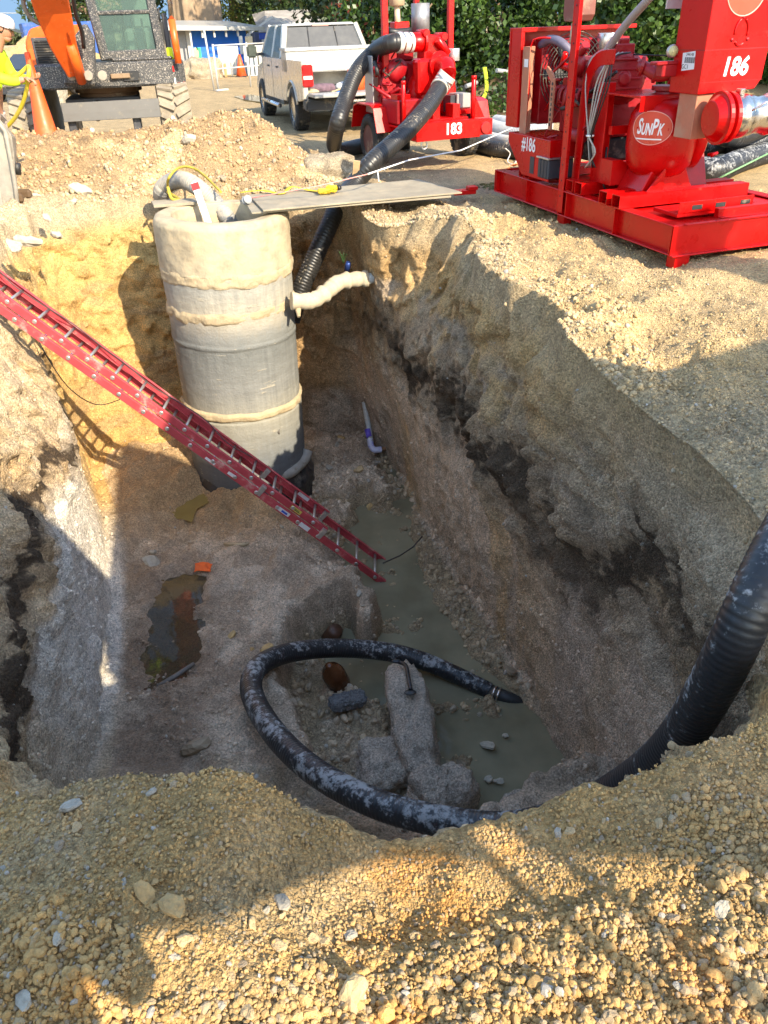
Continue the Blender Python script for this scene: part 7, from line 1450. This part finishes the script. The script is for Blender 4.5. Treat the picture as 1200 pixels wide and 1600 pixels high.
wf = MB().bb(2.6, 3.6, .94, 1.0, 1.0, 2.2).build('window', GLS, t3); MB().bb(2.5, 3.7, .92, .96, 2.2, 2.3).bb(2.5, 3.7, .92, .96, .9, 1.0).bb(2.5, 2.6, .92, .96, 1.0, 2.2).bb(3.6, 3.7, .92, .96, 1.0, 2.2).build('window_frame', WHP, wf)
# yard clutter
def clutter(name, lb, cat, px0, px1, py0, py1, Y, depth, m, bevel=.02, group=None):
    a = col_at(px0, Y); f = Frame(a, math.radians(8)); x1 = f.B(px1, (py0 + py1) / 2, 0)[0]; zt_ = f.B(px0, py0, 0)[2]; zb_ = max(0, f.B(px0, py1, 0)[2]) 
    if py1 > 93: zb_ = 0
    o = MB().bb(0, x1, 0, depth, zb_, zt_).build(name, m, None, bevel, loc=a, rot=(0, 0, f.ang)); tag(o, lb, cat, group); return o
clutter('panel_stack', 'large leaning white panel in front of the blue wall', 'panel', 337, 373, 73, 98, 46, .2, mat('panel_white2', (.46, .445, .39), .6))
clutter('white_crate', 'wide white crate above blue grey boards beside the blue wall', 'crate', 378, 428, 72, 94, 45, 1.6, mat('panel_white2', (.46, .45, .4)))
o = clutter('board_bundle', 'bundle of upright pale blue boards under the white crate', 'board bundle', 381, 403, 94, 122, 44, .9, mat('pale_blue_board', (.42, .50, .55), .6, var=.1, vscale=3))
for k in range(5): MB().bb(.12 + k * .22, .18 + k * .22, -.02, -.005, .05, .95).build('board_gap', BLKM, o)
clutter('grey_bin', 'grey upright bin right of the blue grey boards', 'bin', 406, 414, 94, 120, 44, .8, mat('grey_bin', (.45, .44, .42), .6))
clutter('carton', 'tall brown carton in front of the blue wall', 'carton', 344, 354, 100, 122, 44, .5, mat('cardboard', (.42, .27, .12), .8)); clutter('concrete_pipe', 'grey upright pipe beside the brown carton', 'pipe', 355, 363, 98, 122, 44.2, .5, mat('grey_wall', (.3, .3, .3)))
clutter('carton', 'tan carton with dark opening on the rubble', 'carton', 327, 345, 107, 122, 43.5, .8, mat('cardboard_pale', (.52, .42, .27), .8)); clutter('carton', 'small pale box behind the fence panel left post', 'carton', 319, 333, 97, 104, 46, .6, mat('cardboard_pale', (.52, .42, .27), .8))
clutter('tan_tank', 'tan tank standing behind the white crate', 'tank', 383, 395, 57, 72, 50, .8, mat('cardboard_pale', (.5, .4, .3))); clutter('white_post_box', 'white post at the right end of the blue wall', 'post', 373, 380, 56, 85, 51, .3, WHP)
parent_col = np.array([.44, .36, .25])
q = col_at(305, 43.5); rock('rubble_heap', q + [0, 0, .05], (1.8, 1.2, 1.1), .1, 21, SOIL, 'low heap of tan rubble at the foot of the blue wall', 'rubble', amp=.3)
q = col_at(22, 30); parent_col = np.array([.58, .40, .18]); rock('sand_heap', q + [-1.0, 6, .3], (4.5, 2.5, 2.6), .1, 23, SOIL, 'yellow sand heap far behind the worker', 'sand heap', amp=.15, box=2.2)
q = col_at(62, 29); parent_col = np.array([.42, .37, .28]); rock('concrete_block', q + [0, 0, .5], (.75, .7, 1.2), .1, 25, SOIL, 'upright tan block beside the dark car', 'block', amp=.06, box=6)
c_ = P(372, 124, 0); c_ = col_at(371, 43.8); tcn = thing('traffic_cone', 'small distant orange cone among white panels at the blue wall', 'traffic cone', c_); MB().lathe([(.26, .03), (.05, .95), (0, .95)], n=20).build('cone_body', CO, tcn); MB().box((0, 0, .02), (.5, .5, .05)).build('cone_base', BLKM, tcn)
clutter('white_tube', 'white tube leaning beside the small distant cone', 'tube', 364, 369, 95, 122, 43.9, .2, WHP)
# temporary fence panel
fa, fb_ = col_at(331, 34), col_at(384, 35.5); ff = Frame(fa, math.atan2(fb_[1] - fa[1], fb_[0] - fa[0])); tf = thing('fence_panel', 'white tubular temporary fence panel standing in the yard before the blue wall', 'fence', fa, ff.ang)
wf_ = float(np.linalg.norm(fb_ - fa)); zt4 = ff.B(331, 69, 0)[2]
for a in (0, wf_): MB().cyl((a, 0, 0), (a, 0, zt4), .035).build('post', WHP, tf)
for z in (zt4 - .05, .9 if False else zt4 * .47): MB().cyl((0, 0, z), (wf_ + 1.8, 0, z), .025).build('rail', WHP, tf)
MB().cyl((-.12, .1, 0), (-.25, .1, zt4 + .5), .035).build('brace', WHP, tf); MB().bb(-.3, .3, -.25, -.15, 0, .06).build('foot', WHP, tf)

# ================================================================== trees, hedge
LEAFM = []
def leaf_mat(name, c, tr=.25):
    m = bpy.data.materials.new(name); m.use_nodes = True; n = m.node_tree; L = n.links.new; b = n.nodes['Principled BSDF']; b.inputs['Roughness'].default_value = .45
    at = n.nodes.new('ShaderNodeAttribute'); at.attribute_name = 'tint'; at.attribute_type = 'GEOMETRY'
    mx = n.nodes.new('ShaderNodeMix'); mx.data_type = 'RGBA'; mx.inputs['A'].default_value = (c[0] * .55, c[1] * .6, c[2] * .6, 1); mx.inputs['B'].default_value = (c[0] * 1.8, c[1] * 1.5, c[2] * 1.1, 1); L(at.outputs['Fac'], mx.inputs['Factor']); L(mx.outputs['Result'], b.inputs['Base Color'])
    t = n.nodes.new('ShaderNodeBsdfTranslucent'); L(mx.outputs['Result'], t.inputs[0]); ms = n.nodes.new('ShaderNodeMixShader'); ms.inputs[0].default_value = tr; L(b.outputs[0], ms.inputs[1]); L(t.outputs[0], ms.inputs[2]); L(ms.outputs[0], n.nodes['Material Output'].inputs[0]); return m
LF1 = leaf_mat('leaf_hedge', (.036, .078, .014), .15); LF2 = leaf_mat('leaf_dark', (.032, .062, .015), .15); LF3 = leaf_mat('leaf_yellow_green', (.13, .17, .03))
def leaves(pts_, size, seed, m, name, parent, aspect=.5, droop=0.0):
    r = np.random.default_rng(seed); n = len(pts_); s = size * r.uniform(.6, 1.3, n); 
    d = r.normal(size=(n, 3)); d[:, 2] -= droop; d /= np.linalg.norm(d, axis=1)[:, None]; e = r.normal(size=(n, 3)); e = np.cross(d, e); e /= np.linalg.norm(e, axis=1)[:, None]
    nr = np.cross(d, e)
    a = pts_ - d * s[:, None] / 2; c = pts_ + d * s[:, None] / 2; b1 = pts_ + e * (s * aspect / 2)[:, None] + nr * (s * .08)[:, None]; b2 = pts_ - e * (s * aspect / 2)[:, None] + nr * (s * .08)[:, None]
    V = np.stack([a, b1, c, b2], 1).reshape(-1, 3); F = np.arange(4 * n).reshape(n, 4)
    tint = np.clip(.45 + .35 * vnoise(pts_ * .9 + seed, seed) + r.normal(0, .16, n), 0, 1)
    me = np_mesh(name, V, F, m, False, {'tint': ('FLOAT', np.repeat(tint, 4))}); return add_obj(name, me, parent)
BARK = mat('bark', (.16, .105, .06), .9, var=.3, vscale=2, bump=1.0, bscale=5); BARK2 = mat('pale_bark', (.30, .21, .13), .9, var=.3, vscale=1.2, bump=1.0, bscale=4)
def limb_path(p0, p1, r, seed, bend=.15):
    rr_ = random.Random(seed); p0 = Vector(p0); p1 = Vector(p1); L_ = (p1 - p0).length; m_ = p0.lerp(p1, .5) + Vector((rr_.uniform(-1, 1), rr_.uniform(-1, 1), rr_.uniform(0, 1))) * L_ * bend; return spline([p0, m_, p1], .4)
def tree(name, lb, base, H, R, trunk_r, n, size, m, seed, cz=.62, bark=BARK, squash=.75, nclump=26, low=.25):
    t = thing(name, lb, 'tree', base); r = np.random.default_rng(seed); rr_ = random.Random(seed)
    MB().tube([(0, 0, -.2), (.02, .05, H * .2), (.05, 0, H * .45), (0, .1, H * .7)], [trunk_r * 1.35, trunk_r, trunk_r * .75, trunk_r * .3], 12).build('trunk', bark, t)
    cl = []
    for k in range(nclump):
        a = rr_.uniform(0, 6.28); z = H * rr_.uniform(low, 1.0); w_ = math.sin(math.pi * min(1, max(0.08, (z / H - low) / (1 - low) * .85 + .12))) ; rad = R * w_ * rr_.uniform(.45, 1.0); c = np.array([rad * math.cos(a), rad * math.sin(a), z]); cl.append((c, R * rr_.uniform(.22, .42)))
        if k % 4 == 0: p_ = limb_path((0, 0, H * rr_.uniform(.15, .5)), c, .1, seed + k); MB().tube(p_, list(np.linspace(trunk_r * .35, .03, len(p_))), 7).build('branch', bark, t)
    P_ = []
    for c, rad in cl:
        k = int(n / nclump); d = r.normal(size=(k, 3)); d /= np.linalg.norm(d, axis=1)[:, None]; P_.append(c + d * (rad * r.random(k) ** .45)[:, None] * np.array([1, 1, squash]))
    leaves(np.concatenate(P_), size, seed, m, 'crown', t)
    return t
# big-leaved hedge on the bank at the right: separate bushes grown together
hb = [(6.6, 20.6, .55, 2.6, 1.5), (8.4, 19.8, .5, 2.8, 1.6), (10.4, 18.8, .4, 3.0, 1.6), (12.6, 17.6, .4, 3.2, 1.7), (1.0, 24.5, 0, 3.4, 2.1), (3.2, 24.6, .2, 4.6, 2.2), (5.6, 25.0, .7, 5.0, 2.5), (8.0, 25.0, .8, 5.2, 2.4), (10.6, 24.5, .8, 5.4, 2.6), (13.2, 23.5, .8, 5.6, 2.6), (15.8, 22.0, .8, 5.6, 2.6), (7.0, 28.0, 1.5, 6.5, 2.6), (11.5, 28.5, 1.5, 6.8, 2.8), (3.8, 28.5, 1, 6.4, 2.6), (16, 27, 1.5, 6.8, 2.8)]
wd_ = ['low front bush left of the exhaust can', 'low front bush behind the gearbox of the large pump', 'low front bush behind the pressure gauge', 'low front bush behind the steel coupling', 'hedge bush with a reddish patch behind the pickup cab', 'hedge bush directly behind the trailer pump mast', 'hedge bush above the yellow tape on the soil bank', 'hedge bush left of the large pump radiator', 'hedge bush behind the lifting mast of the large pump', 'hedge bush behind the flexible conduit', 'hedge bush behind the hood of the large pump', 'tall rear bush between the two pump masts', 'tall rear bush behind the bright exhaust can', 'tall rear bush between pickup cab and trailer pump', 'tallest rear bush at the right edge behind the hood']
for i, (x, y, z, H, R) in enumerate(hb):
    t = thing('hedge_bush', wd_[i][:1].upper() + wd_[i][1:] if False else 'glossy green ' + wd_[i], 'bush', (x, y, z), 0, 'bushes of the dense hedge on the bank'); r = np.random.default_rng(700 + i); rr_ = random.Random(700 + i)
    for k in range(5): a = rr_.uniform(0, 6.28); p_ = limb_path((rr_.uniform(-.4, .4), rr_.uniform(-.4, .4), 0), (R * .6 * math.cos(a), R * .6 * math.sin(a), H * .7), .1, 700 + i * 9 + k); MB().tube(p_, list(np.linspace(.07, .02, len(p_))), 6).build('stem', BARK, t)
    n = 9500 if y < 27 else 5000; K = 60; P_ = []
    for k in range(K):
        d = r.normal(size=3); d /= np.linalg.norm(d); d[1] = -abs(d[1]) if r.random() < .7 else d[1]; c = d * np.array([R, R * .8, H * .5]) * r.uniform(.6, .98) + [0, 0, H * .5]; q_ = r.normal(size=(n // K, 3)); q_ /= np.linalg.norm(q_, axis=1)[:, None]; P_.append(c + q_ * (r.uniform(.3, .6) * r.random(n // K) ** .4)[:, None])
    leaves(np.concatenate(P_), .15, 700 + i, LF1, 'foliage', t, .75)
t = thing('red_shrub', 'patch of rusty red leaves in the hedge behind the pickup', 'bush', (-.4, 24.0, .0)); MB().tube([(0, 0, 0), (0, 0, 1.4)], [.04, .02], 6).build('stem', BARK, t)
r = np.random.default_rng(3); leaves(np.concatenate([np.array([dx, 0, dz]) + r.normal(size=(130, 3)) * [.18, .2, .22] for dx, dz in ((0, 1.9), (.15, 1.5), (-.1, 2.2), (.1, 1.2))]), .12, 9, leaf_mat('leaf_rust', (.22, .045, .02)), 'foliage', t)
# dark evergreens and street trees behind the yard
tr_ = [(-18.0, 62, 12, 5.5, .9, 'broad dark tree left of the great trunk, behind the excavator cab'), (-10.5, 74, 14, 6.5, .6, 'yellowish green tree right of the great trunk, behind the blue roof'), (-6.0, 70, 13, 5.5, .5, 'dense dark tree above the gabled shed roof'), (-2.0, 52, 11, 4.5, .4, 'dark hanging tree behind the pickup cab, left half'), (1.0, 44, 10, 4.5, .4, 'dark tree behind the pickup cab, right half'), (-8.0, 86, 16, 7, .6, 'tall far tree filling the gap between shed and blue roof'), (6, 42, 11, 5, .4, 'tall dark tree rising behind the trailer pump'), (-24, 80, 11, 6, .5, 'far tree seen through the excavator cab')]
for i, (x, y, H, R, tr0, lb) in enumerate(tr_): tree('yard_tree', lb, (x, y, 0), H, R, tr0, 12000, .34, [LF2, LF3, LF2, LF2, LF2, LF2, LF2, LF2][i], 800 + i, low=.12, nclump=44)
gt = col_at(310, 62); t = thing('great_trunk', 'huge fluted fig trunk rising behind the white roof of the blue building', 'tree', gt); 
th = np.linspace(0, 2 * np.pi, 64, endpoint=False); zs = np.linspace(0, 9, 24); T, Zz = np.meshgrid(th, zs); Rr = (1.55 + .5 * np.exp(-Zz / 1.5)) * (1 + .10 * np.sin(T * 7 + Zz * .2) + .06 * np.sin(T * 17 + 1)); Pn = np.stack([Rr * np.cos(T), Rr * np.sin(T), Zz], -1).reshape(-1, 3); Pn[:, :2] *= (1 + .05 * fbm(Pn * 1.5, 3, 5))[:, None]
add_obj('trunk', np_mesh('trunk', Pn, grid_faces(24, 64, True), BARK2), t)
for k in range(5): a = k * 1.3; p_ = limb_path((.5 * math.cos(a), .5 * math.sin(a), 7), (4 * math.cos(a), 4 * math.sin(a), 11), .1, k); MB().tube(p_, list(np.linspace(.6, .15, len(p_))), 8).build('limb', BARK2, t)
r = np.random.default_rng(5); leaves(r.normal(size=(6000, 3)) * [3.5, 3.5, 1.3] + [0, 0, 10.5], .35, 6, LF2, 'crown', t)
# far shore woods, low
r = np.random.default_rng(12); n = 9000; xx_ = r.uniform(-190, 60, n); zz2 = r.random(n) ** 1.2 * (4.0 + 1.6 * vnoise(np.stack([xx_ * .05, 0 * xx_, 0 * xx_], 1), 4)); o = leaves(np.stack([xx_, 300 + r.uniform(-4, 4, n), zz2], 1), 3.2, 13, leaf_mat('leaf_far', (.10, .13, .07)), 'far_woods', None); tag(o, 'low distant line of woods on the horizon at the far left', kind='stuff')
tag(MB().bb(-135, -118, 0, 8, 0, 4.5).build('far_building', WHP, None, loc=(-10, 285, 0)), 'tiny white building on the far left horizon', 'building')
# leaf litter plants on the bank and a yellow tape
yt = strap('barrier_tape', [PY(757, 105, 22.3), PY(760, 125, 21.8), PY(759, 145, 21.0), PY(750, 160, 20.2), PY(738, 175, 19.6)], .10, mat('tape_yellow', (.50, .55, .04), .5), 'yellow barrier tape strung down the soil bank right of the trailer pump', 'tape', up=(0, 1, 0))
for i, (px_, py_, Y_) in enumerate([(788, 148, 21.0), (808, 128, 21.6), (775, 165, 20.2)]):
    p = PY(px_, py_, Y_); p[2] = ground_at(p[0], p[1]) - .05; r = np.random.default_rng(40 + i); t = thing('bank_weed', ['leafy creeper low on the soil bank', 'leafy creeper at the top of the soil bank under the hedge', 'small creeper nearest the yellow tape'][i], 'plant', p); MB().tube([(0, 0, 0), (.1, 0, .2)], .01, 5).build('stem', BARK, t); leaves(r.normal(size=(260, 3)) * [.40, .25, .12] + [0, 0, .12], .11, 41 + i, LF1, 'foliage', t, .7)
for i, (x0_, y0_, x1_, y1_) in enumerate([(728, 135, 745, 129), (776, 110, 797, 113)]):
    tag(MB().tube([PY(x0_, y0_, 21.5), PY(x1_, y1_, 21.8)], .05, 8).build('pipe', mat('grey_wall', (.3, .3, .3))), ['grey pipe end sticking out of the bank left of the yellow tape', 'pale pipe lying under the hedge right of the yellow tape'][i], 'pipe')
# overhead wire against the sky and low rail
tag(MB().tube([PY(-60, 20, 60), PY(135, 21, 60)], .02, 5).build('overhead_wire', WHP), 'thin pale overhead wire crossing the sky at top left', 'wire')

# ================================================================== unseen canopies, mast, person and box added round the camera station to cast shade
def canopy(name, label, x0, x1, y0, y1, rot, eave, peak, ridge, m):
    """unseen pitched canopy on four legs, added to cast shade; (x0, y0) is its near left corner, ridge the ridge length as a share of its width"""
    t = thing(name, label, 'canopy', (x0, y0, 0), rot); w_, l_ = x1 - x0, y1 - y0
    MB().add([(0, 0, eave), (w_, 0, eave), (w_, l_, eave), (0, l_, eave), (w_ * (.5 - ridge / 2), l_ * .62, peak), (w_ * (.5 + ridge / 2), l_ * .62, peak)], [(0, 1, 5, 4), (1, 2, 5), (2, 3, 4, 5), (3, 0, 4)]).build('fabric_roof', m, t)
    for b in (0, l_):
        MB().bb(0, w_, b - .005, b + .005, eave - .25, eave).build('valance', m, t)
        for a in (.03, w_ - .03): MB().cyl((a, min(max(b, .03), l_ - .03), 0), (a, min(max(b, .03), l_ - .03), eave), .02).build('leg', STL, t)
    return t
CF = mat('canopy_fabric', (.78, .76, .70), .8)  # pale cloth so the added canopies bounce light back
canopy('added_canopy', 'unseen white canopy added directly behind the viewpoint to cast shade', -.9, 2.5, -1.63, -.30, 0, 2.56, 3.9, .6, CF)
canopy('added_canopy', 'tallest unseen white canopy with a pointed top, added right of the viewpoint to cast shade', 2.6, 4.6, -1.60, 1.3, 0, 2.56, 4.9, .05, CF)
canopy('added_canopy', 'farthest right low unseen canopy, turned askew, added to shade the right brink', 5.15, 9.0, -1.35, .95, math.radians(29), 3.0, 3.15, .6, CF)
t = thing('added_mast', 'tall wide unseen mast added off to the right to cast a shadow stripe', 'added mast', (6.75, 2.2, 0), math.radians(37)); MB().bb(-.26, .26, -.1, .1, .2, 4.3).build('mast', STL, t); MB().bb(-.5, .5, -.6, .6, .0, .2).build('base', DRK, t, .02); MB().bb(-.30, .30, -.12, .12, 4.3, 4.55).build('mast_head', DRK, t, .02)  # unseen mast added for the shadow stripe on the right ground
# unseen person added just behind the camera station to shade the near bank
g0 = ground_at(.15, -.45); th_ = thing('person', 'unseen person in dark work clothes added behind the viewpoint to shade the near bank', 'person', (.12, -.48, g0), math.radians(90))
J = [(0, 0, .98, (.15, .12)), (0, 0, 1.2, (.15, .11)), (0, 0, 1.4, (.18, .12)), (0, 0, 1.5, .06), (.02, 0, 1.62, .09), (.02, 0, 1.72, .085), (0, .2, 1.42, .07), (.05, .3, 1.18, .05), (.2, .16, 1.36, .04), (0, -.2, 1.42, .07), (.05, -.3, 1.18, .05), (.2, -.16, 1.36, .04), (0, .1, .88, .11), (.02, .12, .5, .08), (0, .12, .1, .055), (.14, .13, .05, .045), (0, -.1, .88, .11), (.02, -.12, .5, .08), (0, -.12, .1, .055), (.14, -.13, .05, .045)]
E_ = [(0, 1), (1, 2), (2, 3), (3, 4), (4, 5), (2, 6), (6, 7), (7, 8), (2, 9), (9, 10), (10, 11), (0, 12), (12, 13), (13, 14), (14, 15), (0, 16), (16, 17), (17, 18), (18, 19)]
skinmesh('body', J, E_, mat('dark_workwear', (.06, .07, .09), .8), th_); skinmesh('face_skin', [(.03, 0, 1.60, .085), (.03, 0, 1.70, .09)], [(0, 1)], SKN, th_); MB().lathe([(.118, 0), (.115, .05), (.08, .12), (0, .14)], (0, 0, 1.72), n=24).build('hard_hat', WHP, th_)
for s in (-1, 1): hand((.24, s * .15, 1.38), th_, (0, -.6, -s * .5))
# sky seen low over the yard
th = np.linspace(math.radians(-35), math.radians(215), 80); zs = np.array([-8, 40, 120, 260.0]); T, Zz = np.meshgrid(th, zs); sk = np_mesh('sky', np.stack([900 * np.cos(T), 900 * np.sin(T), Zz], -1).reshape(-1, 3), grid_faces(4, 80), None)
sm = bpy.data.materials.new('clear_sky'); sm.use_nodes = True; n_ = sm.node_tree; n_.nodes.remove(n_.nodes['Principled BSDF']); em = n_.nodes.new('ShaderNodeEmission'); em.inputs[0].default_value = (.40, .66, 1.0, 1); em.inputs[1].default_value = .22; n_.links.new(em.outputs[0], n_.nodes['Material Output'].inputs[0]); sk.materials.append(sm)
tag(add_obj('sky', sk), kind='structure')
t = thing('added_box', 'unseen steel box added left of the viewpoint to shade the near bank', 'added box', (-1.15, -.55, 0), math.radians(35)); MB().bb(-.9, .75, -.5, .3, .1, 1.15).build('box_body', DRK, t, .02); MB().bb(-.92, .77, -.52, .32, 1.15, 1.22).build('lid', DRK, t, .01)  # unseen box added to shade the left of the near bank
